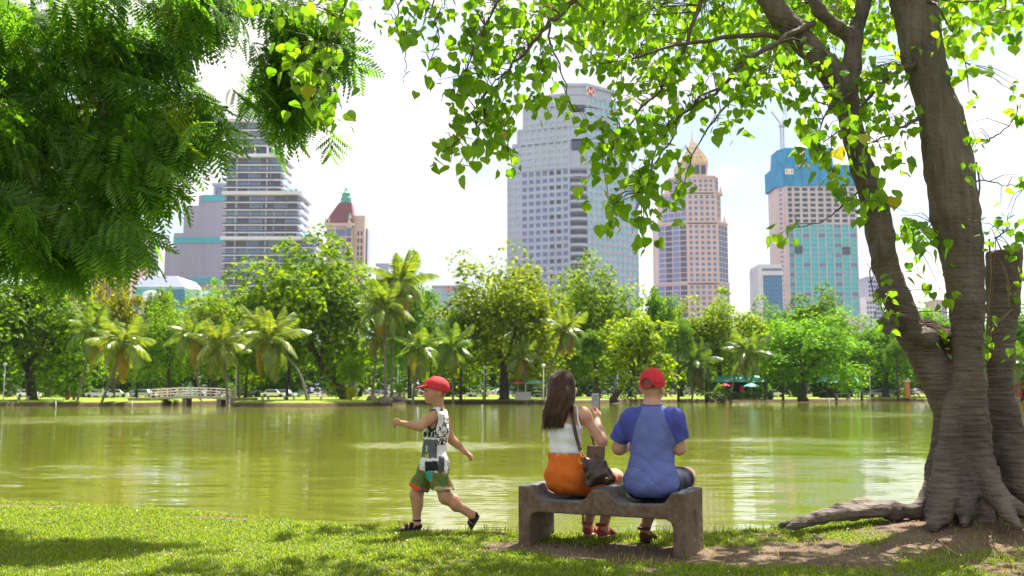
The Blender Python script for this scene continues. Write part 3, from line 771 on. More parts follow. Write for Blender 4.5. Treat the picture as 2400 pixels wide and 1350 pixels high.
def shrub(px, py, hwpx, Yt, tint, lb, stems=0, nm='shrub'):
    b0 = P(px, 930, Yt); b0[2] = .08; top = P(px, py, Yt)[2]; hw = hwpx * Yt / F
    r = empty(nm, b0); tag(r, lb, 'shrub')
    ch = min(hw * 1.7, top) ; o = link('foliage', CROWN[3], r, (0, 0, top - ch / 2)); o.scale = (hw, hw * .8, ch / 2 * 1.2); o.color = (*tint, 1)
    mb = MB()
    for k in range(stems or 3):
        a = k * 2.4; mb.tube([(0, 0, -.2), (math.cos(a) * hw * .2, math.sin(a) * hw * .2, top * .45), (math.cos(a) * hw * .6, math.sin(a) * hw * .4, top - ch * .35)], [.07, .05, .03], 5)
    mb.build('stem', M_palm, r)
shrub(822, 842, 34, 117, (1, 1.2, .9), 'frangipani like shrub with pale stems right of the big dark trunk', 7)
shrub(822, 912, 13, 116, (2.6, 1.9, .5), 'low golden shrub on the lawn')
shrub(1870, 900, 18, 150, (.9, 1.5, .7), 'bright bush beside the forked trunk', 3)
shrub(1985, 870, 26, 152, (.7, 1.4, .8), 'round green bush right of the forked trunk')
shrub(1690, 905, 20, 150, (1.2, 1.5, .6), 'light green bush behind the hedge'); shrub(1770, 905, 22, 150, (1.0, 1.4, .6), 'light green bush under the teal parasol')
shrub(935, 905, 10, 119, (1.3, 1.5, .6), 'small bright plant on the stone heap')

# kiosk with parasols
def parasol(px, py, hwpx, Yt, m, lb):
    b0 = P(px, 930, Yt); b0[2] = .1; top = P(px, py, Yt)[2] - .1; hw = hwpx * Yt / F
    r = empty('parasol', b0); tag(r, lb, 'parasol', 'parasols on the far bank')
    MB().lathe([(hw, top - hw * .42), (hw * .7, top - hw * .2), (hw * .35, top - hw * .06), (.03, top)], (0, 0, 0), 10).build('canopy', m, r)
    MB().tube([(0, 0, 0), (0, 0, top)], .04, 5).build('pole', M_metal, r)
parasol(1214, 893, 15, 127, M_red, 'red parasol beside the green roofed kiosk'); parasol(1700, 899, 13, 150, M_red, 'red parasol under the teal roof'); parasol(1762, 898, 19, 148, M_teal, 'teal parasol right of the red sign')
kb = P(1252, 930, 127); kb[2] = .1
r = empty('kiosk', kb); tag(r, 'open kiosk with a shallow green roof and a pale counter', 'kiosk')
kw = 1.25
mb = MB(); mb.prism([(-kw, -1.2), (kw, -1.2), (kw, 1.2), (-kw, 1.2)], 2.05, 2.5, [(-.5, -.3), (.5, -.3), (.5, .3), (-.5, .3)]); mb.build('roof', M_green, r)
for sx_ in (-1.1, 1.1):
    for sy_ in (-1, 1): MB().box(sx_ - .05, sx_ + .05, sy_ - .05, sy_ + .05, 0, 2.05).build('post', M_cream, r)
for zz in (.3, .7, 1.1, 1.5): MB().box(-.2, .9, -.9, -.6, zz, zz + .05).build('shelf', M_white, r)
b0 = P(1226, 930, 125.5); b0[2] = .1
r = empty('counter', b0); tag(r, 'grey brick sales counter under the red parasol', 'counter'); MB().box(-1.0, 1.0, -.3, .3, 0, .95).build('cabinet', M_grey, r); MB().box(-1.1, 1.1, -.38, .38, .952, 1.02).build('top', M_cream, r)
b0 = P(1302, 930, 129); b0[2] = .1
r = empty('market_tent', b0); tag(r, 'pale green canopy right of the kiosk behind the woman', 'tent')
MB().prism([(-1.3, -1.2), (1.3, -1.2), (1.3, 1.2), (-1.3, 1.2)], 2.0, 2.5, [(-.4, -.3), (.4, -.3), (.4, .3), (-.4, .3)]).build('canopy', mat('pale_green_canvas', (.30, .45, .38), .7), r)
for sx_ in (-1.15, 1.15): MB().box(sx_ - .04, sx_ + .04, -1.1, -1.02, 0, 2.0).build('post', M_white, r)

def pavilion(px0, px1, pe, pr_, Yt, lb):
    a, b_ = P(px0, 930, Yt), P(px1, 930, Yt); c = (a + b_) / 2; c[2] = .1; hw = (b_[0] - a[0]) / 2; ze = P(px0, pe, Yt)[2]; zr = P(px0, pr_, Yt)[2]
    r = empty('pavilion', c); tag(r, lb, 'pavilion')
    MB().prism([(-hw, -2.5), (hw, -2.5), (hw, 2.5), (-hw, 2.5)], ze, zr, [(-hw * .8, -.2), (hw * .8, -.2), (hw * .8, .2), (-hw * .8, .2)]).build('roof', M_teal, r)
    for k in range(5): x = -hw * .9 + k * hw * .45; MB().box(x - .1, x + .1, -2.2, -2.0, 0, ze).build('post', M_dark, r)
    MB().box(-hw * .9, hw * .9, 1.9, 2.1, 0, ze - .01).build('back_wall', M_dark, r)
pavilion(1672, 1790, 897, 882, 156, 'long dark pavilion with a teal roof behind the hedges'); pavilion(1925, 2005, 898, 876, 163, 'small open pavilion with a pale teal roof behind the bright feathery tree')
b0 = P(1740, 930, 149); b0[2] = .1
r = empty('sign_board', b0); tag(r, 'plain red sign board between the hedges and the teal parasol', 'sign'); MB().box(-.33, .33, -.05, .05, .9, 1.9).build('board', M_red, r); MB().box(-.05, .05, -.045, .045, 0, .898).build('post', M_dark, r)
b0 = P(2388, 930, 168); b0[2] = .1
r = empty('gate_pillar', b0); tag(r, 'red square pillar right of the foreground tree', 'pillar'); MB().box(-.35, .35, -.35, .35, 0, 3.4).build('shaft', M_red, r); MB().box(-.45, .45, -.45, .45, 3.402, 3.6).build('cap', M_white, r)
b0 = P(2126, 930, 172); b0[2] = .1
r = empty('gate_pillar', b0); tag(r, 'orange pillar left of the foreground tree', 'pillar'); MB().box(-.4, .4, -.4, .4, 0, 2.8).build('shaft', mat('orange_paint', (.5, .22, .07), .7), r); MB().box(-.5, .5, -.5, .5, 2.802, 3.0).build('cap', M_white, r)

# picnic table and white chairs
b0 = P(1975, 930, 150); b0[2] = .1
r = empty('picnic_table', b0); tag(r, 'grey picnic table on the lawn right of the forked trunk', 'table'); MB().box(-1.3, 1.3, -.5, .5, .7, .78).build('table_top', M_grey, r)
for s in (-1, 1): MB().box(s * .9 - .1, s * .9 + .1, -.4, .4, 0, .698).build('leg', M_grey, r)
# parked cars in the shade behind the lawn
ME = MB(); ME.prism([(-2.1, -.85), (2.1, -.85), (2.1, .85), (-2.1, .85)], .35, .85, [(-2.1, -.8), (2.05, -.8), (2.05, .8), (-2.1, .8)]); ME.prism([(-1.5, -.78), (1.1, -.78), (1.1, .78), (-1.5, .78)], .852, 1.45, [(-1.1, -.65), (.5, -.65), (.5, .65), (-1.1, .65)]); me_body = {}
def car_mesh(c): 
    m = mat('car_paint', c, .25, .6, .04, 2); return ME.mesh('body', m)
me_win = MB(); me_win.box(-1.15, .75, -.80, -.79, .92, 1.34); me_win = me_win.mesh('side_window', M_glassd)
me_wh = MB(); me_wh.tube([(0, -.1, 0), (0, .1, 0)], .33, 12); me_wh = me_wh.mesh('wheel', M_dark)
CARM = [car_mesh(c) for c in ((.75, .75, .74), (.45, .46, .5), (.6, .2, .12))]
cars = [(70, 176, 0), (232, 172, 0), (272, 180, 0), (340, 178, 1), (640, 178, 0), (668, 184, 1), (1120, 186, 1), (1810, 184, 0), (2060, 182, 1)]
CARP = ['behind the left edge tree', 'left of the sunlit wide palm', 'right of the sunlit wide palm', 'behind the left end of the bridge', 'behind the curved trunk palm', 'left of the big dark trunk', 'behind the olive domed tree', 'between the teal pavilion and the forked trunk', 'left of the fig tree']
for i, (px, Yt, k) in enumerate(cars):
    b0 = P(px, 930, Yt); b0[2] = .1
    r = empty('parked_car', b0, (i * 7 % 5 - 2) * .12); tag(r, ('white', 'grey', 'rust red')[k] + ' car parked in the shade ' + CARP[i], 'car', ('white', 'grey', 'rust red')[k] + ' cars parked behind the trees')
    link('body', CARM[k], r); link('side_window', me_win, r)
    for x in (-1.35, 1.35): link('wheel', me_wh, r, (x, -.78, .33))

# posts standing in the water
ME = MB(); ME.tube([(0, 0, -1), (.0, 0, 0), (-.05, 0, 1.0)], [.05, .05, .05], 8); me_wp = ME.mesh('water_post', mat('weathered_post', (.42, .41, .38), .7), True)
for px, pyb, h_, lb in ((979, 988, .75, 'short white post in the water behind the boy'), (1131, 1000, 1.0, 'leaning white post in the water right of the boy'), (131, 960, .8, 'white post in the water near the far left lawn'), (310, 958, .8, 'white post in the water left of the bridge'),
                       (1945, 962, 1.1, 'white post in the water below the picnic table'), (1996, 960, 1.1, 'white post in the water near the foreground tree')):
    b0 = G(px, pyb, WZ); o = link('water_post', me_wp, None, b0); s = .6 if b0[1] < 60 else .9; o.scale = (s, s, h_ * (1.0 if b0[1] < 60 else 1.0)); tag(o, lb, 'post', 'posts in the water')
# ------------------------------------------------------------------ city towers
def bmat(name, c, rough=.6, spec=.35, var=.08, scale=.12, **k): return mat(name, c, rough, spec, var, scale, **k)
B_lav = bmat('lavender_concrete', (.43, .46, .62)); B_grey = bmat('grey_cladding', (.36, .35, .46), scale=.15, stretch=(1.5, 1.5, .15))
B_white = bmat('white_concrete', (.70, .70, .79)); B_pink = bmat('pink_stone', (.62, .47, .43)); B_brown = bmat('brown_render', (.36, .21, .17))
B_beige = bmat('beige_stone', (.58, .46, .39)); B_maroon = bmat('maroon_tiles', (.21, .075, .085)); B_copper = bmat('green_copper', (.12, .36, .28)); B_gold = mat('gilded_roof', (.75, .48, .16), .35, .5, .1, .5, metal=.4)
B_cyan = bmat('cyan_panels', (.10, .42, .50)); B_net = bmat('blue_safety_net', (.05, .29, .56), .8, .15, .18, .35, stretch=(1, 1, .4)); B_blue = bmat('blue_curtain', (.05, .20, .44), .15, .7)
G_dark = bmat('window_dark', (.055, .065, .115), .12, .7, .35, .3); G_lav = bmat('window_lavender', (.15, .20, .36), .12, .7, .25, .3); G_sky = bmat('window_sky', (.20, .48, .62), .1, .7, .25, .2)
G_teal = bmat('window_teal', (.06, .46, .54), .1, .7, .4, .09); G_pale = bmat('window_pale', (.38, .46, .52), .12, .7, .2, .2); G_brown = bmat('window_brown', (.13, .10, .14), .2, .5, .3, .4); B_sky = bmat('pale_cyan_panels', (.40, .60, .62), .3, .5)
S_red = bmat('sign_red', (.62, .03, .03)); S_white = bmat('sign_white', (.8, .8, .8)); B_steel = bmat('crane_steel', (.42, .40, .42)); B_orange = bmat('crane_orange', (.62, .30, .16))

_boxc = {}
def ubox(m):
    """Shared unit box (x, z centred, y from 0 to 1) for windows and slabs."""
    if m.name not in _boxc: _boxc[m.name] = MB().box(-.5, .5, 0, 1, -.5, .5).mesh('pane', m)
    return _boxc[m.name]
class Tower:
    def __init__(s, name, label, cat, loc, rz=0.0):
        s.r = empty(name, loc, rz); tag(s.r, label, cat); s.count = {}; s.extra = {}
    def wall(s, poly, z0, z1, m, name='wall', top=None): return MB().prism(poly, z0, z1, top).build(name, m, s.r)
    def box(s, x0, x1, y0, y1, z0, z1, m, name='wall'): return MB().box(x0, x1, y0, y1, z0, z1).build(name, m, s.r)
    def pane(s, c, ang, wd, dp, ht, m, name='window', lim=290):
        """Thin box standing proud of a face; ang: direction of the face's width axis."""
        n = s.count.get(name, 0); s.count[name] = n + 1
        if n < lim:
            o = link(name, ubox(m), s.r, c); o.rotation_euler = (0, 0, ang); o.scale = (wd, dp, ht)
        else:
            e = s.extra.setdefault((name, m.name), [MB(), m]); ax = np.array([math.cos(ang), math.sin(ang), 0]); ay = np.array([-ax[1], ax[0], 0])
            e[0].obox(np.asarray(c) + ay * dp / 2, ax * wd / 2, ay * dp / 2, np.array([0, 0, ht / 2]))
    def face(s, a, b, z0, z1, nc, nr, m, fm, wf=.62, hf=.62, proud=.25, skip=None, name='window', pick=None, frame=True, vbar=True, hbar=True, bar=.3):
        """Grid of windows between plan points a and b (outside on the right-hand side of a->b)."""
        a = np.array(a, float); b = np.array(b, float); L_ = np.linalg.norm(b - a); u = (b - a) / L_; n = np.array([u[1], -u[0]]); ang = math.atan2(u[1], u[0])
        cw = L_ / nc; ch = (z1 - z0) / nr
        for i in range(nc):
            for j in range(nr):
                if skip and skip(i, j): continue
                c = a + u * cw * (i + .5) - n * .12
                mm = pick(i, j) if pick else m
                if mm is None: continue
                s.pane((c[0], c[1], z0 + ch * (j + .5)), ang, cw * wf, -.0 - .2, ch * hf, mm, name) if False else s.pane((c[0] + n[0] * .22, c[1] + n[1] * .22, z0 + ch * (j + .5)), ang, cw * wf, .2, ch * hf, mm, name)
        if frame:
            mb = MB(); u3 = np.array([u[0], u[1], 0]); n3 = np.array([n[0], n[1], 0])
            if vbar:
                for i in range(nc + 1):
                    c = a + u * min(max(cw * i, bar / 2), L_ - bar / 2) ; mb.obox(np.array([c[0], c[1], (z0 + z1) / 2]) + n3 * proud / 2, u3 * cw * (1 - wf) / 2 * .96, n3 * proud / 2, np.array([0, 0, (z1 - z0) / 2]))
            if hbar:
                for j in range(nr + 1):
                    c = (a + b) / 2; mb.obox(np.array([c[0], c[1], z0 + ch * j]) + n3 * (proud - .06) / 2, u3 * L_ / 2, n3 * (proud - .06) / 2, np.array([0, 0, ch * (1 - hf) / 2 * .96]))
            if mb.n: mb.build('facade_frame', fm, s.r)
    def done(s):
        for (nm, _), (mb, m) in s.extra.items(): mb.build(nm, m, s.r)['kind'] = 'stuff'

def at(px, Y): q = P(px, 560, Y); return np.array([q[0], Y, 0.0])
def zz(py, Y, px=1200): return float(P(px, py, Y)[2])

# 1 grey stepped slab with cyan bands
Y = 480; s_ = Y / F; o = at(525, Y); T = Tower('stepped_slab_building', 'windowless grey stepped tower with three cyan bands left of the balconied tower', 'building', o)
X = lambda px: (px - 525) * s_
for (pl, pt) in ((386, 578), (406, 546), (428, 482), (462, 458)):
    T.box(X(pl), X(530), 0 - (525 - pl) * .0 , 25, 0 if pl == 386 else zz({406: 578, 428: 546, 462: 482}[pl], Y), zz(pt, Y), B_grey)
for (pl, p0, p1) in ((406, 570, 556), (470, 472, 457), (440, 664, 651)): T.box(X(pl) - .0, X(526), -.4, -.02, zz(p0, Y), zz(p1, Y), B_cyan, 'cyan_band')
T.box(X(492), X(528), 3, 14, zz(458, Y), zz(432, Y), B_lav, 'penthouse'); T.box(X(488), X(530), 2.5, 14.5, zz(432, Y) + .02, zz(426, Y), B_lav, 'penthouse_roof')
for px_ in (498, 507, 516): T.box(X(px_), X(px_ + 5), 2.7, 2.98, zz(452, Y), zz(436, Y), G_lav, 'penthouse_window')
MB().tube([(X(509), 6, zz(426, Y)), (X(509), 6, zz(404, Y))], .35, 5).build('mast', B_steel, T.r)
for k, px_ in enumerate((420, 445, 470, 497)): T.box(X(px_) - .12, X(px_) + .12, -.08, -.015, 8, zz(582, Y), B_lav, 'panel_joint')

# 2 balconied stepped tower
Y = 430; s_ = Y / F; o = at(520, Y); T = Tower('balconied_tower', 'tall stepped tower with white balcony slabs on every floor left of the maroon roofed tower', 'building', o)
X = lambda px: (px - 520) * s_
fl = 18.4 * s_; z = zz(714, Y); k = 0
tiers = ((714, 562, 735, 26), (562, 456, 697, 24), (456, 368, 655, 22), (340, 286, 622, 18))
zt = 0
for (p0, p1, pr_, dep) in tiers:
    z0, z1 = zz(p0, Y), zz(p1, Y)
    if p0 == 714: z0 = 0
    nfl = int(round((z1 - z0) / fl)); ff = (z1 - z0) / nfl; x0, x1 = X(524), X(pr_)
    T.box(x0, x1, 2.0, dep, z0, z1, B_lav, 'core_wall')
    for j in range(nfl):
        zf = z0 + ff * j
        if zf < zz(740, Y): continue
        T.box(x0 - 1.0, x1 + 1.6, 0.7, dep + 1.3, zf - .24, zf + .24, B_white, 'balcony_slab')
        nb = max(4, int((x1 - x0) / 4.6)); bw_ = (x1 - x0) / nb
        for i in range(nb):
            hsh = (i * 7 + j * 13 + i * j) % 5
            T.pane((x0 + bw_ * (i + .5), 1.72 if hsh else 1.2, zf + ff * .5), 0, bw_ * (.93 if hsh % 2 else .84), .27, ff * .76, (G_dark, G_lav, G_dark, G_brown, G_lav)[hsh])
        for i in range(3): T.pane((x1 + .02, 5 + i * 6.5, zf + ff * .5), R(90), 4.8, -.25, ff * .62, (G_sky, G_lav, G_dark)[(i + j) % 3], 'side_window')
        MB().box(x0 - .9, x1 + 1.5, .75, .82, zf + .26, zf + .85).build('balustrade', G_dark, T.r)
    T.box(x0 - 1.4, x1 + 2.0, -.4, dep + 1.8, z1 - .05, z1 + 1.5, B_white, 'parapet')
    for i in range(4): MB().lathe([(.001, 0), (.9, .5), (1.0, 1.2), (.001, 2.0)], (x1 - 1 - i * 2.3, 1.6 + i, z1 + 1.5), 6).build('roof_shrub', B_copper, T.r)
for px_ in (548, 575, 620, 660): T.box(X(px_), X(px_ + 3), .9, 2.0, zz(714, Y), zz(370 if px_ < 655 else 460, Y), B_lav, 'fin_wall') if px_ in (548, 620) else None
T.box(X(540), X(628), 3, 15, zz(368, Y), zz(340, Y), G_dark, 'open_storey')
for px_ in (560, 590, 620, 640): T.box(X(px_), X(px_) + .7, .5, 1.2, zz(368, Y), zz(340, Y), B_white, 'column')
pl = [(X(548), 0), (X(628), 0), (X(628), 16), (X(548), 16)]; T.wall(pl, zz(286, Y), zz(240, Y), B_lav, 'crown_block', [(X(548), 3), (X(592), 3), (X(592), 16), (X(548), 16)])
T.done()

# 3 maroon hip roofed tower
Y = 540; s_ = Y / F; o = at(805, Y); T = Tower('spired_tower', 'beige tower with a maroon hipped roof and a green copper spire', 'building', o)
X = lambda px: (px - 805) * s_
T.box(X(764), X(826), 0, 14, 0, zz(523, Y), B_beige); T.box(X(826) + .02, X(853), 3, 17, 0, zz(503, Y), B_beige, 'side_block'); T.box(X(853) + .02, X(857), 8, 18, 0, zz(530, Y), G_lav, 'side_block')
T.box(X(760), X(830), -.8, 14.8, zz(530, Y), zz(523, Y), B_beige, 'cornice')
T.wall([(X(760), -.8), (X(829), -.8), (X(829), 14.8), (X(760), 14.8)], zz(523, Y) + .02, zz(471, Y), B_maroon, 'roof', [(X(790), 4.5), (X(819), 4.5), (X(819), 9.5), (X(790), 9.5)])
cx_, cy_ = X(804.5), 7
MB().lathe([(3.0, zz(471, Y)), (3.0, zz(458, Y)), (2.4, zz(456, Y)), (2.4, zz(447, Y)), (1.2, zz(443, Y)), (.5, zz(436, Y)), (.05, zz(430, Y))], (cx_, cy_, 0), 8).build('spire', B_copper, T.r)
T.wall([(X(812), -1.6), (X(826), -1.6), (X(826), 2), (X(812), 2)], zz(535, Y), zz(508, Y), B_beige, 'dormer', [(X(818.5), -1.6), (X(819.5), -1.6), (X(819.5), 2), (X(818.5), 2)])
MB().lathe([(1.3, zz(512, Y)), (.8, zz(506, Y)), (.05, zz(498, Y))], (X(819), 0, 0), 6).build('finial', B_copper, T.r)
for px_ in (762, 770): MB().lathe([(.6, zz(523, Y)), (.3, zz(512, Y)), (.02, zz(505, Y))], (X(px_), -.3, 0), 6).build('pinnacle', B_beige, T.r)
for j, py_ in enumerate((545, 562, 579, 593, 607, 621, 635, 650, 664, 680, 700)):
    for (a, b_) in ((769, 781), (787, 809), (812, 823)): T.pane((X((a + b_) / 2), -.02, zz(py_, Y)), 0, (b_ - a) * s_, -.25, 9 * s_ if j else 16 * s_, G_lav if (j + a) % 3 else G_brown)
    T.pane((X(838), 2.98, zz(py_, Y)), 0, 4 * s_, -.2, 10 * s_, G_brown); T.pane((X(846), 2.98, zz(py_, Y)), 0, 4 * s_, -.2, 10 * s_, G_brown)
for px_ in range(790, 810, 4): T.box(X(px_), X(px_) + .35, -.5, -.03, zz(538, Y), zz(531, Y), B_beige, 'baluster')

# 4 brown ribbed hotel
Y = 300; s_ = Y / F; o = at(192, Y); T = Tower('ribbed_hotel', 'brown slab hotel with vertical ribs and many small windows behind the left trees', 'building', o)
X = lambda px: (px - 192) * s_
T.box(X(74), X(311), .6, 14, 0, zz(566, Y), B_brown)
for i in range(17): x = X(76 + i * 14.6); T.box(x - .32, x + .32, -.35, .598, 0, zz(564, Y), B_beige if i % 8 == 0 else B_brown, 'rib')
for i in range(16):
    for j in range(17):
        T.pane((X(76 + (i + .5) * 14.6), .5, zz(725 - j * 9.3, Y)), 0, 8.2 * s_, .3, 4.0 * s_, G_brown)
    x = X(76 + (i + .5) * 14.6); T.box(x - .1, x + .1, .1, .58, 0, zz(568, Y), B_beige, 'mullion')
T.box(X(70), X(315), -.5, 14.5, zz(566, Y) + .02, zz(556, Y), B_beige, 'parapet')
T.done()

# 5 blue glass hall, 6 white terraces
Y = 290; s_ = Y / F; o = at(400, Y); T = Tower('glass_hall', 'low hall with a pale sloping top over blue glass walls left of the balconied tower', 'building', o)
X = lambda px: (px - 400) * s_
T.box(X(318), X(437), 0, 20, 0, zz(673, Y), B_sky, 'wall'); T.wall([(X(318), -.3), (X(438), -.3), (X(438), 20), (X(318), 20)], zz(673, Y) + .02, zz(645, Y), B_lav, 'roof', [(X(330), 2), (X(412), 2), (X(412), 20), (X(330), 20)])
T.wall([(X(438) + .02, 0), (X(472), 3), (X(484), 8), (X(484), 20), (X(438) + .02, 20)], 0, zz(676, Y), B_sky, 'side_wing', [(X(438) + .02, 0), (X(466), 3), (X(480), 8), (X(480), 20), (X(438) + .02, 20)])
for i in range(11):
    for j in range(6): T.pane((X(324 + i * 10.4 + 4), -.02, zz(682 + j * 9, Y)), 0, 9.6 * s_, -.18, 8.2 * s_, B_blue if i > 6 else G_sky if (i + j) % 4 else B_cyan)
o = at(345, 262); s_ = 262 / F; T = Tower('terraced_block', 'small white block with curved terraces in front of the blue glass hall', 'building', o)
for k, (p0, p1, hw) in enumerate(((735, 726, 34), (719, 712, 33), (705, 694, 30), (694, 681, 20))):
    MB().lathe([(.01, zz(p0, 262)), (hw * s_, zz(p0, 262)), (hw * s_, zz(p1, 262) - .01 * k), (.01, zz(p1, 262) + .6)], (0, 5, 0), 20).build('terrace', B_white, T.r)
MB().lathe([(28 * s_, 0), (28 * s_, zz(696, 262))], (0, 5, 0), 20).build('window_band', G_dark, T.r)

# 7 big grey stepped tower with curved balconies (corner towards the pond)
Y = 500; s_ = Y / F; o = at(1345, Y); al = R(-38)
T = Tower('corner_balcony_tower', 'biggest pale grey stepped tower with curved corner balconies and red and white roof sign', 'building', o, 0)
# plan: corner strip faces the viewer, left face runs back to the left, right face back to the right
def plan(le, ri, ch=2.0, bk=0.0):
    """le, ri: projected reach of the left and right face in photo pixels."""
    l = le * s_; r_ = ri * s_
    return [(-10 * s_, 0), (10 * s_ + 5, 0), (10 * s_ + 5 + r_, r_ * .85), (10 * s_ + 5 + r_ - 18, r_ * .85 + 20), (-10 * s_ - l + 6, l * .42 + 34), (-10 * s_ - l, l * .42)]
lev = [(0, 394, 146, 132), (394, 330, 134, 108), (330, 296, 122, 104), (296, 246, 108, 84), (246, 222, 64, 76)]
for k, (p0, p1, le, ri) in enumerate(lev):
    pl = plan(le, ri); z0 = 0 if p0 == 0 else zz(p0, Y); T.wall(pl, z0 + (.02 if k else 0), zz(p1, Y), B_lav)
    a, b_, c, e = pl[5], pl[0], pl[1], pl[2]
    zb = max(z0, zz(725, Y)); zt_ = zz(p1, Y); nr = max(1, int(round((zt_ - zb) / (17.5 * s_))))
    ncl = max(4, int(le / 15)); ncr = max(5, int(ri / 12.5))
    T.face(a, b_, zb, zt_, ncl, nr, G_lav, B_lav, .66, .55, .35, name='window', pick=(lambda i, j: G_dark if ncl - i in (2, 3) and j % 2 == 0 else (G_pale if i < 2 else G_lav)) if k == 0 else (lambda i, j: G_pale))
    T.face(c, e, zb, zt_, ncr, nr, G_sky, B_lav, .70, .58, .35, name='side_window', pick=lambda i, j: G_pale if (i * 3 + j * 5) % 7 == 0 else G_sky)
    mb = MB(); pp = np.array(plan(le + 1.5, ri + 1.5)); mb.prism([tuple(q) for q in pp + np.array([[0, -.5]] * 6)], zt_ + .02, zt_ + 1.0); mb.build('parapet', B_lav, T.r)
# curved balconies at the corner
wd = 10 * s_ + 5 + 10 * s_; cxm = (-10 * s_ + 10 * s_ + 5) / 2
for j in range(16):
    zb = zz(720 - j * 20.3, Y)
    if zb > zz(388, Y): break
    arc = [(cxm + wd * .5 * math.cos(a), -.1 - 2.2 * math.sin(a)) for a in np.linspace(math.pi, 0, 9)]
    pl = [(cxm - wd * .5, .3)] + [(x, y) for x, y in arc] + [(cxm + wd * .5, .3)]
    MB().prism(pl, zb, zb + 1.5).build('balcony', B_lav, T.r)
    T.box(cxm - wd * .46, cxm + wd * .46, -.35, -.05, zb + 1.55, zb + 3.9, G_dark, 'balcony_glass')
for (p0, p1) in ((352, 326), (262, 246)): T.box(cxm - 3.4, cxm + 3.4, -.5, -.03, zz(p0, Y), zz(p1, Y), G_dark, 'corner_window')
# roof house and sign
tp = plan(6, 66); T.wall(tp, zz(222, Y) + 1.1, zz(203, Y), B_lav, 'roof_house'); T.wall([(x * 1.06, y - .8) for x, y in plan(12, 76)], zz(203, Y) + .02, zz(196, Y), B_lav, 'roof_slab')
def logo(T_, c, ang, wd_, ht):
    """White board with red hexagon bow shapes."""
    ax = np.array([math.cos(ang), math.sin(ang), 0]); ay = np.array([ax[1], -ax[0], 0]); az = np.array([0, 0, 1.0]); c = np.asarray(c, float)
    MB().obox(c, ax * wd_ / 2, ay * .15, az * ht / 2).build('sign_board', S_white, T_.r)
    w2, h2 = wd_ / 4, ht / 2; e = ay * .17
    for t3 in (((-2 * w2, 0), (-w2, -h2), (-w2, h2)), ((2 * w2, 0), (w2, h2), (w2, -h2)), ((-w2, h2), (0, 0), (w2, h2)), ((-w2, -h2), (w2, -h2), (0, 0))):
        f = [c + e + ax * x + az * z for x, z in t3] + [c + e * 1.6 + ax * x + az * z for x, z in t3]
        MB().add(f, [(0, 1, 4, 3), (1, 2, 5, 4), (2, 0, 3, 5)], [(0, 2, 1), (3, 4, 5)]).build('sign_emblem', S_red, T_.r)
ar = math.atan2(66 * s_ * .85, 66 * s_)
logo(T, (10 * s_ + 5 + 9 * s_, 9 * s_ * .85 - .8, zz(213, Y)), ar, 26 * s_, 20 * s_)
logo(T, (-10 * s_ - 78 * s_, 78 * s_ * .42 - 1.2, zz(237, Y)), math.atan2(-.42, 1), 24 * s_, 17 * s_)
T.done()

# 8 small bank block
Y = 400; s_ = Y / F; o = at(1052, Y); T = Tower('flat_roofed_block', 'low pale office block with a red and white emblem left of the olive domed tree', 'building', o)
X = lambda px: (px - 1052) * s_
T.box(X(1014), X(1092), 0, 16, 0, zz(672, Y), B_lav); T.box(X(1012), X(1094), -.5, 16.5, zz(672, Y) + .02, zz(669, Y), B_lav, 'parapet'); T.face((X(1014), 0), (X(1092), 0), zz(760, Y), zz(685, Y), 4, 4, G_sky, B_lav, .7, .66, .3)
logo(T, (X(1052), -.5, zz(678, Y)), 0, 14 * s_, 9 * s_); T.box(X(1064), X(1078), -.4, -.03, zz(681, Y), zz(676, Y), G_dark, 'sign_strip'); T.done()

# 9 pink stone tower with gilded pyramid
Y = 560; s_ = Y / F; o = at(1630, Y); T = Tower('gilded_pyramid_tower', 'pink stone stepped tower with a golden pyramid top', 'building', o)
X = lambda px: (px - 1630) * s_
def octo(a, b_, c, e, d0=9, dp=34):  # chamfered plan: outer left a, bay left b, bay right c, outer right e
    return [(X(b_), 0), (X(c), 0), (X(e), d0), (X(e), dp), (X(a), dp), (X(a), d0)]
lv = [(0, 664, 1545, 1612, 1682, 1716, 9), (664, 522, 1547, 1612, 1682, 1714, 9), (522, 452, 1558, 1612, 1680, 1698, 8), (452, 416, 1574, 1612, 1676, 1692, 7), (416, 383, 1596, 1612, 1660, 1668, 5)]
for k, (p0, p1, a, b_, c, e, d0) in enumerate(lv):
    pl = octo(a, b_, c, e, d0, 34 - 3 * k); z0 = 0 if not p0 else zz(p0, Y); zb = max(z0, zz(745, Y)); z1 = zz(p1, Y); T.wall(pl, z0 + (.02 if k else 0), z1, B_pink)
    nr = max(1, int(round((z1 - zb) / (13.2 * s_))))
    if k < 4:
        T.face((X(b_), 0), (X(c), 0), zb, z1 - .6, 5, nr, G_lav, B_pink, .56, .6, .3)
        T.face((X(a), d0), (X(b_) - .4, .06), zb, z1 - .8, 4, nr, G_lav, B_pink, .9, .84, .18, name='side_window', pick=lambda i, j: G_dark if i in (1, 3) and k < 2 else G_lav)
        T.face((X(c) + .4, .06), (X(e), d0), zb, z1 - .8, 3, nr, G_lav, B_pink, .92, .86, .18, name='side_window')
    T.wall([(x * 1.02, y - .5) for x, y in pl], z1 + .03, z1 + 1.1, B_pink, 'cornice')
for px_ in (1622, 1637, 1652): T.box(X(px_) - 1.3, X(px_) + 1.3, -.3, -.02, zz(408, Y), zz(387, Y), G_dark, 'lantern_window')
for px_ in (1552, 1700, 1708, 1580): MB().lathe([(1.6, 0), (1.0, 2.5), (.05, 6)], (X(px_), 9, zz(522 if px_ in (1552, 1708) else 452, Y)), 6).build('pinnacle', B_pink, T.r)
pl = [(X(1600), -.4), (X(1664), -.4), (X(1664), 16), (X(1600), 16)]; T.wall(pl, zz(383, Y) + 1.15, zz(318, Y), B_gold, 'pyramid_roof', [(X(1631), 7), (X(1633), 7), (X(1633), 8), (X(1631), 8)])
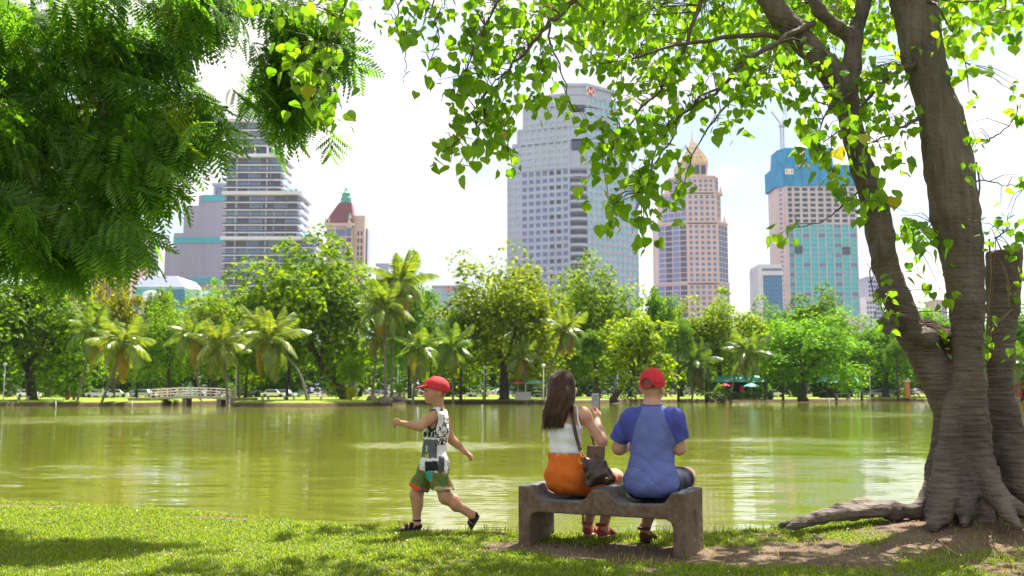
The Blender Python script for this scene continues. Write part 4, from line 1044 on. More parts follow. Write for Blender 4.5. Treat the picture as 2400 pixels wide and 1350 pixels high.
apx = np.array([X(1632), 7.5, zz(316, Y)])
for i in range(7):
    bs = np.array([X(1600 + i * 10.66), -.7, zz(381, Y) + 1.2]); MB().tube([bs, apx], [.28, .12], 4).build('roof_rib', B_white, T.r)
for i in range(4):
    f = (i + 1) / 5; zl = zz(381, Y) + 1.2 + f * (apx[2] - zz(381, Y) - 1.2); x0 = X(1600) + (apx[0] - X(1600)) * f; x1 = X(1664) + (apx[0] - X(1664)) * f; y0 = -.7 + 8.2 * f - .1; MB().box(x0, x1, y0 - .15, y0 + .1, zl - .2, zl + .2).build('roof_band', B_white, T.r)
MB().tube([apx - np.array([0, 0, 2]), apx + np.array([0, 0, 30 * s_])], [.5, .08], 5).build('mast', B_gold, T.r)
T.done()

# 10 small blue tower
Y = 520; s_ = Y / F; o = at(1803, Y); T = Tower('blue_glass_tower', 'short blue glass tower with a white curved top beside the teal tower', 'building', o)
X = lambda px: (px - 1803) * s_
T.box(X(1775), X(1833), 0, 20, 0, zz(628, Y), B_white); T.wall([(X(1775), 0), (X(1833), 0), (X(1833), 20), (X(1775), 20)], zz(628, Y) + .02, zz(619, Y), B_white, 'crown', [(X(1777), 0), (X(1827), 0), (X(1827), 20), (X(1777), 20)])
T.box(X(1784), X(1832), -.3, -.02, zz(634, Y), zz(629, Y), G_lav, 'top_window')
for i in range(8):
    for j in range(11): T.pane((X(1786 + i * 5.7 + 2.4), -.02, zz(650 + j * 10, Y)), 0, 5.0 * s_, -.2, 9.4 * s_, B_blue)
T.box(X(1781), X(1833), -.35, -.05, zz(645, Y), zz(641, Y), B_white, 'ledge')

# 11 teal tower under construction, with its crane
Y = 600; s_ = Y / F; o = at(1920, Y); T = Tower('unfinished_tower', 'teal glass tower under construction wrapped in blue netting at the top', 'building', o)
X = lambda px: (px - 1920) * s_
B_pale = bmat('pale_columns', (.56, .50, .54)); T.wall([(X(1842), 0), (X(2010), 0), (X(2012), 26), (X(1828), 26), (X(1828), 7)], 0, zz(436, Y), B_pale)
T.face((X(1842), 0), (X(2010), 0), zz(742, Y), zz(524, Y), 9, 19, G_teal, B_pale, .84, .86, .45, pick=lambda i, j: G_lav if (i * 5 + j * 3 + i * j) % 6 == 0 else G_teal, hbar=False)
T.face((X(1842), 0), (X(2010), 0), zz(524, Y), zz(438, Y), 9, 7, G_dark, B_pale, .66, .62, .45)
T.face((X(1828), 7), (X(1842), 0), zz(742, Y), zz(438, Y), 1, 27, G_lav, B_pale, .3, .4, .1, name='side_window')
for (i, py_) in ((1, 585), (7, 588)): T.box(X(1842 + i * 18.7), X(1842 + (i + 1) * 18.7), -.6, -.24, zz(py_ + 9, Y), zz(py_ - 9, Y), G_dark, 'open_bay')
T.wall([(X(1838), -1.2), (X(2014), -1.2), (X(2014), 27), (X(1822), 27), (X(1822), 6)], zz(436, Y) + .05, zz(388, Y), B_net, 'safety_net')
T.wall([(X(1842), 0), (X(1960), 0), (X(1960), 22), (X(1830), 22), (X(1830), 7)], zz(388, Y) + .02, zz(346, Y), B_net, 'safety_net', [(X(1845), .4), (X(1956), .4), (X(1956), 21), (X(1833), 21), (X(1833), 7.4)])
for k in range(9): x = X(1840 + k * 21); T.box(x - .15, x + .15, -1.45, -1.22, zz(435, Y), zz(389, Y), B_blue, 'net_joint')
T.box(X(1868), X(1900), -1.6, -1.22, zz(392, Y), zz(387, Y), B_pink, 'scaffold_rail')
for (p0, p1, q0, q1) in ((1864, 1888, 371, 353), (1842, 1862, 410, 397)):
    T.box(X(p0), X(p1), -1.75, -1.5, zz(q0, Y), zz(q1, Y), S_white, 'banner')
    for k in range(3): x = X(p0 + 3 + k * (p1 - p0) / 3.3); T.box(x, x + 2.2 * s_, -1.9, -1.76, zz(q0 - 4, Y), zz(q1 + (3 if k != 1 else 8), Y), S_red, 'banner_print')
T.done()
c0 = np.array([X(1850), 10, zz(346, Y) - 3]) + np.array([o[0], Y, 0]); r = empty('tower_crane', c0); tag(r, 'tower crane with a raised jib on top of the teal tower', 'crane')
h = (346 - 285) * s_
mb = MB()
for dx_, dy_ in ((-.9, -.9), (.9, -.9), (.9, .9), (-.9, .9)): mb.tube([(dx_, dy_, 0), (dx_, dy_, h + 3)], .22, 4)
for k in range(9):
    z_ = k * h / 8; mb.tube([(-.9, -.9, z_), (.9, -.9, z_ + h / 8)], .14, 4); mb.tube([(.9, .9, z_), (-.9, .9, z_ + h / 8)], .14, 4)
mb.build('mast', B_steel, r)
MB().box(-1.6, 3.4, -1.4, 1.4, h + 3.02, h + 5).build('machine_deck', B_steel, r); MB().box(2.2, 3.4, -1.2, 1.2, h + 5.02, h + 7.2).build('counterweight', B_orange, r); MB().box(-1.5, -.2, -1.8, -1.42, h + 3.5, h + 5.6).build('cab', B_white, r)
jt = np.array([(1824 - 1850) * s_, 0, h + (285 - 235) * s_]); j0 = np.array([-1, 0, h + 5.0])
mb = MB()
for e in (np.array([0, -.6, 0]), np.array([0, .6, 0]), np.array([.9, 0, .6])): mb.tube([j0 + e, jt + e * .3], [.2, .12], 4)
for k in range(10):
    a = j0 + (jt - j0) * k / 10; b_ = j0 + (jt - j0) * (k + 1) / 10; mb.tube([a + np.array([0, -.5, 0]), b_ + np.array([.7, 0, .5])], .1, 3); mb.tube([a + np.array([0, .5, 0]), b_ + np.array([.7, 0, .5])], .1, 3)
mb.build('jib', B_steel, r); af = np.array([2.6, 0, h + 17]); mb = MB(); mb.tube([(0, 0, h + 5), af], .2, 4); mb.tube([(3, 0, h + 5), af], .2, 4); mb.build('a_frame', B_steel, r); MB().tube([af, jt], .07, 3).build('stay_cable', B_steel, r)

# 12 lesser blocks seen between things
def simple_block(nm, lb, px0, px1, py, Y, wm_, gm_, nc, nr, dpt=18, glassy=.62):
    s_ = Y / F; o = at((px0 + px1) / 2, Y); T = Tower(nm, lb, 'building', o); hw = (px1 - px0) / 2 * s_; zt_ = zz(py, Y)
    T.box(-hw, hw, 0, dpt, 0, zt_, wm_); T.box(-hw - .4, hw + .4, -.4, dpt + .4, zt_ + .02, zt_ + 1.1, wm_, 'parapet'); T.face((-hw, 0), (hw, 0), max(2, zz(750, Y)), zt_ - 1, nc, nr, gm_, wm_, .8, glassy, .25); T.done(); return T
simple_block('dark_glass_block', 'dark blue block left of the leaning foreground limb', 2030, 2062, 652, 640, B_lav, G_dark, 5, 9)
simple_block('white_block', 'small white block below the dark blue block beside the leaning limb', 2024, 2046, 700, 600, B_white, G_lav, 3, 4)
simple_block('far_pink_block', 'distant pinkish block seen through the fork of the foreground tree', 2186, 2212, 706, 700, B_pink, G_lav, 4, 4)
simple_block('far_blue_block', 'distant bluish block left of the tallest palm', 882, 912, 621, 620, B_lav, G_sky, 4, 9)
simple_block('white_slab_block', 'pale block almost hidden behind the feathery leaves left of the grey slab', 352, 374, 560, 520, B_white, G_lav, 4, 12)
simple_block('pale_pink_block', 'pale pink block glimpsed through the feathery leaves at the left', 190, 345, 540, 620, B_pink, G_pale, 12, 14)
c0 = at(2052, 660); c0[2] = zz(660, 660); r = empty('tower_crane', c0); tag(r, 'distant crane jib beside the dark blue block near the leaning limb', 'crane')
s_ = 660 / F; mb = MB(); mb.tube([(0, 0, -2), (0, 0, 8 * s_)], .5, 4); mb.build('mast', B_orange, r); MB().tube([(0, 0, 5 * s_), (-32 * s_, 0, 60 * s_)], [.45, .25], 4).build('jib', B_steel, r)
# ------------------------------------------------------------------ big foreground tree: fused trunks, buttress roots
M_bark = bark_mat('ringed_bark', (.056, .045, .039), (.195, .158, .132))
TY = 8.35
TB = np.array([3.75, TY, float(gz(3.75, TY))])
fig = empty('fig_tree', TB); tag(fig, 'big multi trunked fig tree with buttress roots and heart shaped leaves on the right bank', 'tree')
def pt(px, py, dy=0.0): return P(px, py, TY + dy)
pxm = TY / F
g = np.random.default_rng(5)
S = SDF((0.7, 7.3, -.35), (6.3, 9.5, 7.4), .019)
ch = lambda pts, k=.035: S.chain([pt(*p[:3]) for p in pts], [p[3] * pxm for p in pts], k)
# centre trunk
ch([(2264, 1250, .02, 62), (2268, 1110, .0, 50), (2274, 1000, -.02, 45), (2273, 900, -.03, 39), (2271, 800, -.03, 36), (2266, 700, -.02, 41), (2248, 560, 0, 51), (2238, 500, 0, 54), (2224, 400, 0, 55), (2198, 260, .02, 46), (2163, 130, .05, 48), (2140, 0, .1, 54), (2118, -150, .15, 50), (2090, -350, .3, 42), (2080, -560, .5, 32)])
# left limb
ch([(2250, 1230, .16, 50), (2244, 1080, .20, 38), (2228, 960, .20, 40), (2188, 865, .18, 42), (2138, 785, .14, 35), (2104, 700, .11, 31), (2074, 620, .10, 30), (2062, 550, .09, 32), (2050, 480, .08, 31), (2022, 400, .08, 28), (2004, 330, .1, 26), (1984, 240, .1, 28), (1945, 165, .1, 30), (1890, 105, .08, 28), (1830, 40, .05, 27), (1780, -40, .0, 26), (1700, -180, -.1, 21), (1600, -300, -.3, 14)])
ch([(1982, 250, .12, 25), (1996, 160, .15, 22), (2002, 90, .2, 20), (2030, -20, .3, 18), (2045, -200, .5, 15)])
ch([(2002, 95, .2, 15), (1960, 65, .15, 16), (1920, 25, .1, 14), (1880, -40, .0, 12)], .05)
# right cut stump
ch([(2362, 1235, .18, 60), (2360, 1080, .22, 38), (2346, 950, .24, 31), (2344, 840, .24, 30), (2350, 720, .24, 36), (2352, 640, .24, 40), (2354, 540, .24, 42)])
# roots: buttresses that start high and run out over the soil
for pts in ([(2240, 940, -.02, 26), (2228, 1070, -.06, 32), (2213, 1150, -.16, 33), (2198, 1203, -.30, 26), (2184, 1234, -.45, 13)],
            [(2290, 960, -.06, 24), (2304, 1090, -.13, 28), (2334, 1163, -.32, 22), (2362, 1204, -.52, 15), (2392, 1236, -.68, 7)],
            [(2345, 1158, -.36, 14), (2385, 1190, -.40, 13), (2425, 1225, -.48, 7)],
            [(2358, 960, .20, 30), (2374, 1070, .12, 34), (2402, 1145, .02, 31), (2452, 1198, -.1, 22), (2530, 1226, -.2, 10)],
            [(2222, 1000, .2, 30), (2206, 1100, .16, 33), (2188, 1165, .10, 27), (2150, 1198, .05, 17), (2090, 1197, .06, 19), (2025, 1188, .08, 20), (1965, 1198, .06, 16), (1900, 1215, .0, 11), (1830, 1232, -.1, 6)],
            [(2070, 1196, -.02, 17), (2000, 1203, -.06, 14), (1930, 1212, -.1, 13), (1870, 1228, -.2, 10), (1845, 1236, -.25, 5)],
            [(2268, 1130, -.1, 30), (2262, 1195, -.22, 22), (2262, 1228, -.36, 10)]):
    ch(pts, .055)
# crevices between the fused stems, cut top, hollow in the limb
for a, b_, r_ in (((2312, 640, -.02), (2322, 1180, -.18), 15), ((2275, 1130, -.32), (2285, 1235, -.45), 16), ((2058, 490, -.14), (2082, 585, -.10), 9)):
    S.cap(pt(*a), pt(*b_), r_ * pxm * .55, r_ * pxm, .05, 's')
S.box(pt(2352, 530, .25), (.42, .3, .20), .01, .03, 's', rotm('Y', -8))
S.cap(pt(2246, 255, -.02), pt(2272, 380, -.02), 9 * pxm, 13 * pxm, .05)
for px_, py_, r_ in ((2072, 690, 20), (2085, 760, 24), (2180, 790, 22), (2215, 300, 10), (2150, 150, 14), (2068, 590, 22)): S.ell(pt(px_, py_, -.02), (r_ * pxm,) * 3, .06)
# horizontal growth rings on the lower trunks, rough bark everywhere
def rings(X, Y, Z):
    f = np.clip((3.0 - Z) / 1.2, 0, 1)
    wv = (np.sin(Z * 78 + 6 * np.sin(X * 5 + Y * 4) + 4 * np.sin(Z * 9)) * .0034 + np.sin(Z * 35 + 5 * np.sin(X * 6.1 - Y * 5)) * .0026) * (.55 + .45 * np.sin(X * 9 + Z * 4) * np.sin(Y * 8 - Z * 3))
    return f * wv + .006 * np.sin(X * 21 + Z * 7) * np.sin(Y * 19 - Z * 5) + .004 * np.sin(X * 55 + Z * 12) * np.sin(Z * 40 + Y * 33)
S.fn(rings)
S.build('trunk', M_bark, fig, TB)
# broken branch stub between the limbs, vines on the stump
mb = MB(); mb.tube([pt(2165, 770, .1) - TB, pt(2195, 790, .25) - TB, pt(2235, 800, .3) - TB], [.10, .11, .12], 9); mb.v[0] = mb.v[0] + g.normal(size=mb.v[0].shape) * .014; mb.build('broken_stub', bark_mat('rotten_wood', (.03, .02, .015), (.16, .10, .07)), fig)
M_vine = mat('vine_stem', (.16, .11, .07), .8, .2, .2, 20)
for a in (((2318, 560, -.1), (2322, 640, -.12), (2316, 720, -.12), (2312, 800, -.1)), ((2345, 610, -.15), (2362, 660, -.14), (2364, 720, -.14)), ((2372, 725, -.1), (2345, 750, -.12), (2325, 770, -.1), (2318, 810, -.08)), ((2288, 380, -.25), (2296, 440, -.28), (2284, 500, -.28)), ((2390, 600, -.1), (2384, 700, -.1))):
    MB().tube([pt(*q) - TB for q in smooth_path(a, 4)] if False else [q - TB for q in smooth_path([pt(*q) for q in a], 4)], .008, 5).build('vine', M_vine, fig)

# branches and twigs: photograph polylines (px, py, distance, radius m)
BR = [
 ([(1895, 110, 8.4, .03), (1800, 82, 8.2, .024), (1660, 92, 8.0, .018), (1560, 112, 7.8, .013), (1470, 140, 7.7, .008), (1380, 150, 7.6, .004)]),
 ([(1905, 60, 8.4, .03), (1860, 75, 8.2, .026), (1790, 120, 8.0, .02), (1740, 155, 7.9, .017), (1690, 205, 7.8, .014), (1625, 250, 7.7, .011), (1590, 275, 7.65, .009), (1575, 320, 7.6, .007), (1530, 390, 7.55, .005), (1505, 450, 7.5, .003)]),
 ([(1690, 205, 7.8, .012), (1640, 230, 7.7, .010), (1595, 275, 7.65, .008), (1555, 320, 7.6, .006), (1528, 385, 7.55, .005), (1518, 440, 7.5, .003)]),
 ([(1770, 180, 7.95, .012), (1690, 262, 7.8, .009), (1640, 330, 7.7, .006), (1612, 400, 7.6, .004), (1598, 450, 7.6, .003)]),
 ([(1700, -190, 8.2, .06), (1660, -60, 8.2, .03), (1640, 10, 8.1, .022), (1612, 95, 8.0, .018), (1580, 165, 7.9, .014), (1548, 212, 7.8, .011), (1495, 262, 7.7, .007), (1460, 320, 7.6, .004), (1412, 395, 7.6, .003)]),
 ([(1600, -300, 8.0, .07), (1480, -160, 7.7, .045), (1390, -60, 7.5, .03), (1335, 8, 7.5, .022), (1292, 52, 7.4, .017), (1250, 100, 7.4, .014), (1205, 150, 7.3, .011), (1160, 210, 7.3, .007), (1125, 300, 7.2, .004)]),
 ([(1290, 52, 7.4, .012), (1290, 95, 7.4, .009), (1310, 150, 7.4, .006), (1328, 215, 7.4, .005), (1340, 262, 7.4, .003)]),
 ([(1290, 92, 7.4, .006), (1330, 93, 7.5, .005), (1370, 112, 7.5, .004), (1405, 150, 7.5, .003)]),
 ([(1288, 95, 7.4, .005), (1270, 150, 7.4, .004), (1250, 200, 7.3, .002)]),
 ([(1390, -60, 7.5, .03), (1250, -110, 7.2, .024), (1080, -90, 7.0, .018), (950, -60, 6.9, .012), (935, 0, 6.9, .006), (932, 55, 6.9, .005), (948, 100, 6.9, .004), (950, 140, 6.9, .003), (952, 170, 6.9, .0025), (945, 195, 6.9, .002)]),
 ([(1080, -90, 7.0, .012), (1015, 0, 6.9, .006), (1020, 50, 6.9, .005), (1030, 90, 6.9, .004), (1008, 142, 6.9, .003)]),
 ([(950, -60, 6.9, .016), (880, -70, 6.8, .013), (820, -20, 6.8, .008), (800, 45, 6.8, .006), (788, 105, 6.8, .005), (775, 160, 6.8, .004), (762, 220, 6.8, .003), (740, 260, 6.8, .002)]),
 ([(1250, -110, 7.2, .015), (1180, -20, 7.1, .01), (1140, 60, 7.1, .007), (1105, 130, 7.0, .005), (1070, 230, 7.0, .003)]),
 ([(1200, 155, 7.3, .006), (1165, 190, 7.2, .005), (1100, 270, 7.2, .004), (1060, 340, 7.1, .003)]),
 ([(1165, 215, 7.3, .005), (1175, 270, 7.3, .004), (1190, 330, 7.3, .003), (1198, 380, 7.3, .002)]),
 ([(1925, 25, 8.5, .03), (1860, -60, 9, .024), (1700, -40, 9.6, .02), (1520, 20, 10, .014), (1420, 60, 10.2, .008)]),
 ([(2150, 145, 8.3, .03), (2085, 180, 8.1, .018), (2030, 235, 8.0, .012), (2000, 290, 8.0, .008), (1930, 330, 7.9, .004)]),
 ([(2158, 275, 8.25, .018), (2110, 300, 8.0, .012), (2075, 320, 7.95, .008), (2020, 345, 7.9, .004)]),
 ([(2020, 440, 8.2, .008), (1985, 470, 8.0, .006), (1950, 505, 7.9, .005), (1910, 525, 7.85, .004), (1860, 534, 7.8, .003)]),
 ([(2000, 215, 8.3, .012), (1940, 260, 8.0, .008), (1920, 330, 7.9, .005), (1945, 410, 7.9, .003)]),
 ([(2290, 330, 8.3, .010), (2320, 325, 8.2, .007), (2355, 305, 8.1, .005), (2385, 265, 8.1, .003)]),
 ([(2288, 425, 8.3, .008), (2320, 425, 8.2, .006), (2360, 435, 8.2, .004), (2395, 445, 8.2, .003)]),
 ([(2175, 0, 8.3, .02), (2200, 20, 8.1, .01), (2235, 80, 8.0, .007), (2262, 150, 8.0, .004)]),
 ([(2180, -10, 8.3, .01), (2245, 8, 8.2, .007), (2300, 5, 8.2, .005), (2370, 30, 8.2, .003)]),
 ([(2060, 560, 8.3, .006), (2040, 660, 8.2, .005), (2068, 730, 8.1, .004)]),
 ([(2195, 520, 8.3, .006), (2160, 540, 8.2, .004), (2140, 560, 8.2, .003)]),
 ([(2330, 560, 8.4, .008), (2350, 545, 8.3, .006), (2370, 530, 8.3, .004)]),
]
BRP = []
M_twig = mat('twig_bark', (.10, .075, .055), .8, .2, .25, 15)
for b_ in BR:
    pts = smooth_path([P(px, py, Yt) for px, py, Yt, r_ in b_], 4); rad = np.interp(np.linspace(0, len(b_) - 1, len(pts)), range(len(b_)), [max(r_, .0025) for *_, r_ in b_])
    pts = [p + g.normal(size=3) * .008 for p in pts]
    BRP += pts
    MB().tube([p - TB for p in pts], rad, 6).build('branch', M_twig, fig, smooth=True)

# heart shaped leaf, stalk at the origin, tip hanging along -Z, face towards -Y
hv = []; prof = ((0, .0), (.05, .30), (-.10, .0))
outl = [(.0, .02), (.20, .12), (.42, .08), (.53, -.12), (.50, -.36), (.36, -.60), (.17, -.80), (.05, -.95), (.0, -1.12)]
def leaf_arrays(curl, fold):
    v = []
    for x, z in [(0, .02), (0, -.25), (0, -.55), (0, -.85), (0, -1.12)]: v.append((x, -curl * z * z, z))
    for sd in (1, -1):
        for x, z in outl[1:-1]: v.append((sd * x, -curl * z * z - fold * x + .06 * math.sin(9 * z + sd) * x, z))
    q = []; t = []
    # right side indices 5..11, left 12..18
    for o_, fl_ in ((5, False), (12, True)):
        e = [o_ + i for i in range(7)]
        tt = [(0, e[0], e[1]), (0, e[1], 1), (1, e[1], e[2]), (1, e[2], e[3]), (1, e[3], 2), (2, e[3], e[4]), (2, e[4], 3), (3, e[4], e[5]), (3, e[5], e[6]), (3, e[6], 4)]
        t += [(a, c, b__) for a, b__, c in tt] if fl_ else tt
    # stalk
    v = np.array(v, float); n = len(v)
    v = np.vstack([v, [(-.012, 0, .02), (.012, 0, .02), (.0, .12, .42)]]); t.append((n, n + 1, n + 2))
    return v, np.array(t)
LV = [leaf_arrays(c, f) for c, f in ((.06, .18), (.16, .28), (-.08, .12), (.25, .40))]
M_leaf = leaf_mat('heart_leaf', (.080, .190, .012), (.205, .330, .022), .60, .38, (1.75, 1.8, .55), True, False, .4)
M_leafy = leaf_mat('young_heart_leaf', (.24, .28, .02), (.40, .34, .04), .5, .4, (1.5, 1.4, .5))
# leaf masses in the photograph: px, py, half width, half height, distance, leaves, leaf length m
CL = [
 (690, 22, 95, 30, 6.8, 30, .15), (800, 45, 45, 50, 6.8, 20, .15), (770, 130, 45, 55, 6.8, 20, .15), (705, 175, 50, 40, 6.8, 22, .15), (735, 225, 50, 45, 6.8, 22, .15), (735, 283, 48, 18, 6.8, 12, .15), (670, 120, 40, 40, 6.8, 10, .14), (830, 15, 30, 20, 6.8, 8, .14), (790, 240, 14, 16, 6.8, 4, .14),
 (905, 6, 28, 12, 6.9, 7, .16), (907, 72, 26, 20, 6.9, 7, .15), (962, 78, 26, 24, 6.9, 8, .16), (985, 20, 24, 26, 6.9, 8, .14), (1008, 155, 24, 20, 6.9, 6, .16), (960, 30, 20, 20, 6.9, 4, .12),
 (1060, 45, 60, 50, 7.2, 38, .14), (1145, 45, 65, 55, 7.3, 45, .14), (1110, 120, 60, 60, 7.1, 42, .15), (1170, 130, 55, 60, 7.3, 32, .14), (1085, 190, 40, 45, 7.1, 20, .15), (1125, 215, 55, 50, 7.1, 34, .15), (1060, 232, 32, 26, 7.0, 16, .14), (1150, 280, 55, 45, 7.2, 36, .15), (1068, 352, 46, 40, 7.1, 26, .17), (1115, 330, 50, 36, 7.2, 24, .16), (1170, 320, 28, 50, 7.2, 18, .16), (1190, 378, 22, 26, 7.3, 10, .16), (1000, 60, 30, 20, 7.0, 8, .14),
 (1240, 60, 50, 60, 7.6, 40, .13), (1300, 30, 60, 36, 7.6, 40, .13), (1250, 150, 45, 45, 7.4, 28, .14), (1285, 200, 42, 45, 7.4, 30, .15), (1240, 250, 30, 16, 7.3, 8, .14), (1342, 272, 30, 22, 7.4, 10, .17), (1215, 200, 26, 40, 7.3, 14, .14),
 (1395, 50, 60, 60, 8.8, 60, .13), (1470, 55, 55, 60, 8.4, 60, .13), (1400, 20, 80, 30, 9.5, 60, .13), (1500, 30, 60, 40, 9.5, 50, .13), (1415, 85, 30, 40, 8.0, 18, .16), (1500, 130, 40, 40, 7.8, 26, .14), (1440, 160, 70, 30, 7.7, 34, .15), (1395, 165, 18, 14, 7.6, 6, .16), (1510, 180, 60, 30, 7.7, 30, .15), (1460, 195, 26, 20, 7.6, 10, .15), (1570, 60, 40, 50, 9.2, 34, .12), (1590, 130, 50, 40, 8.0, 26, .14), (1620, 40, 50, 50, 9.6, 44, .12), (1560, 170, 30, 26, 7.8, 12, .13),
 (1680, 70, 50, 60, 8.8, 50, .13), (1700, 30, 60, 40, 9.5, 50, .13), (1640, 150, 34, 36, 8.0, 16, .13), (1710, 150, 70, 45, 8.0, 48, .14), (1760, 90, 50, 50, 8.6, 44, .13), (1690, 185, 40, 30, 7.9, 20, .15), (1735, 235, 40, 30, 7.9, 18, .16), (1655, 240, 28, 26, 7.8, 14, .15), (1590, 245, 60, 45, 7.7, 44, .15), (1530, 270, 30, 40, 7.7, 18, .14), (1480, 235, 45, 20, 8.4, 18, .10), (1500, 210, 40, 16, 8.4, 14, .10), (1450, 265, 25, 18, 8.2, 8, .12), (1560, 300, 36, 24, 7.6, 12, .15),
 (1470, 320, 40, 45, 7.6, 26, .15), (1435, 340, 45, 40, 7.6, 28, .16), (1395, 330, 28, 40, 7.6, 16, .15), (1480, 345, 40, 30, 7.6, 18, .16), (1408, 405, 26, 14, 7.6, 7, .14), (1366, 460, 18, 12, 7.6, 5, .14), (1500, 395, 26, 36, 7.55, 16, .16), (1478, 440, 40, 34, 7.5, 22, .16), (1440, 480, 36, 30, 7.5, 16, .16), (1425, 525, 26, 26, 7.5, 10, .17), (1515, 465, 24, 40, 7.5, 16, .16), (1490, 510, 24, 40, 7.5, 14, .16), (1500, 580, 22, 24, 7.5, 8, .18), (1540, 445, 12, 40, 7.5, 8, .15),
 (1575, 375, 28, 24, 7.6, 8, .15), (1598, 385, 16, 16, 7.6, 4, .15), (1595, 425, 24, 26, 7.6, 9, .16), (1590, 470, 22, 26, 7.6, 10, .16), (1700, 305, 26, 18, 7.8, 8, .17),
 (1800, 60, 60, 60, 9.0, 60, .13), (1790, 160, 60, 45, 8.2, 44, .14), (1770, 235, 28, 40, 7.9, 18, .16), (1850, 170, 55, 45, 8.1, 42, .14), (1890, 60, 60, 60, 9.0, 54, .13), (1870, 230, 60, 40, 8.1, 30, .15), (1905, 290, 50, 36, 7.9, 28, .16), (1895, 340, 30, 40, 7.9, 16, .16), (1930, 380, 40, 36, 7.9, 20, .17), (1950, 440, 30, 30, 7.9, 12, .16), (1975, 465, 24, 24, 7.9, 8, .17), (1843, 548, 24, 20, 7.8, 8, .17), (1955, 250, 40, 40, 8.0, 22, .15), (1985, 300, 36, 50, 8.0, 24, .15), (1940, 130, 60, 40, 8.6, 36, .13), (1990, 50, 55, 50, 8.9, 44, .13),
 (2050, 50, 40, 50, 8.8, 34, .13), (2060, 110, 45, 40, 8.8, 34, .13), (2030, 190, 45, 30, 8.5, 22, .14), (2085, 200, 36, 40, 8.3, 22, .14), (2060, 240, 40, 30, 8.1, 18, .16), (2065, 280, 50, 26, 8.1, 26, .14), (2110, 290, 30, 30, 8.1, 14, .14), (2030, 345, 36, 20, 7.9, 12, .16), (2124, 372, 28, 22, 8.0, 10, .16), (2045, 380, 34, 24, 7.9, 10, .16), (2052, 455, 34, 30, 7.9, 12, .18), (2012, 520, 10, 18, 8.0, 5, .15), (2120, 330, 18, 14, 8.0, 4, .13),
 (2145, 540, 36, 36, 8.2, 18, .16), (2180, 580, 36, 36, 8.2, 18, .17), (2145, 668, 18, 22, 8.2, 7, .16), (2218, 712, 14, 16, 8.2, 5, .14), (2072, 715, 18, 36, 8.1, 14, .11), (2080, 775, 12, 12, 8.1, 3, .13), (2210, 815, 10, 10, 8.1, 3, .12), (2322, 830, 14, 14, 8.1, 5, .12), (2212, 790, 12, 10, 8.1, 3, .1),
 (2225, 25, 22, 28, 8.0, 12, .16), (2245, 100, 34, 40, 8.0, 20, .17), (2265, 160, 26, 24, 8.0, 12, .16), (2265, 410, 14, 14, 8.0, 4, .18), (2275, 320, 16, 22, 8.1, 7, .12), (2285, 350, 10, 12, 8.1, 3, .12), (2335, 20, 40, 22, 8.2, 12, .15), (2370, 40, 26, 22, 8.2, 10, .15), (2322, 88, 18, 16, 8.2, 6, .14), (2385, 245, 22, 20, 8.1, 8, .15), (2385, 285, 18, 20, 8.1, 6, .15), (2385, 440, 20, 20, 8.2, 6, .15), (2360, 535, 34, 28, 8.3, 14, .15), (2385, 570, 18, 18, 8.3, 6, .15), (2325, 578, 24, 10, 8.2, 8, .08), (2385, 630, 18, 16, 8.3, 6, .12), (2378, 708, 18, 12, 8.3, 6, .10), (2330, 770, 12, 8, 8.1, 3, .1), (2225, 610, 8, 8, 8.1, 2, .1),
 (2270, 250, 10, 10, 8.1, 3, .1), (2160, 135, 12, 10, 8.1, 4, .08), (2290, 545, 8, 14, 8.1, 4, .08),
]
leaves = []; sprays = []
for px, py, rx, ry, Yt, n, ln in CL:
    k = 0
    while k < n * 1.08:
        m_ = min(int(g.integers(2, 6)), n)       # leaves come in small sprays on one twig tip
        u = g.normal(size=2) * .55
        c = P(px + u[0] * rx, py + u[1] * ry - 12, Yt + g.normal() * .22); sprays.append(c)
        for j in range(m_):
            leaves.append((c + g.normal(size=3) * np.array([.055, .055, .05]), ln * .64 * g.uniform(.42, 1.02), g.random())); k += 1
# fine twigs carrying the sprays, drooping from the nearest branch
BRP = np.array(BRP); mb = MB()
for c in sprays:
    d = np.linalg.norm((BRP - c) * np.array([1, .8, 1]) + np.array([0, 0, 0]), axis=1) + np.where(BRP[:, 2] < c[2] - .05, .6, 0); i = int(np.argmin(d)); e = BRP[i] if d[i] < .9 else c + np.array([g.normal() * .15, g.normal() * .1, .38])
    md = (c + e) / 2 + np.array([0, 0, .05 + .05 * g.random()]); mb.tube([e, md, c + np.array([0, 0, .06])], [.0042, .0032, .0018], 4, False)
mb.v = [v - TB for v in mb.v]; o = mb.build('twigs', M_twig, fig, smooth=True); o['kind'] = 'stuff'
# the crown above and around the frame, thinning out downwards
for k in range(3000):
    a = g.uniform(0, 2 * math.pi); rr = 4.6 * math.sqrt(g.random()); x = 3.9 + rr * math.cos(a) * 1.05; y = 9.2 + rr * math.sin(a) * .85; z = 5.3 + 2.6 * g.random() * (1 - (rr / 5.6) ** 2) + .5 * g.random()
    if fbm(np.array(x * .9), np.array(y * .9 + 30)) < .50: continue
    c = np.array([x, y, z])
    for j in range(4): leaves.append((c + g.normal(size=3) * .16, .15 * g.uniform(.7, 1.1), g.random()))
def leaf_matrix(p, ln, rnd, gg):
    yaw = gg.uniform(0, 2 * math.pi); tilt = gg.normal() * .45 + .35; roll = gg.normal() * .35
    M = Matrix.Rotation(yaw, 3, 'Z') @ Matrix.Rotation(tilt, 3, 'X') @ Matrix.Rotation(roll, 3, 'Y')
    return np.array(M) * ln
dist = np.array([np.linalg.norm(p - CAM) / l for p, l, r_ in leaves]); inframe = np.array([P(1200, -20, p[1])[2] > p[2] and abs(p[0]) < p[1] * .53 for p, l, r_ in leaves])
order = np.argsort(np.where(inframe, dist, 1e6)); single = set(order[:300].tolist())
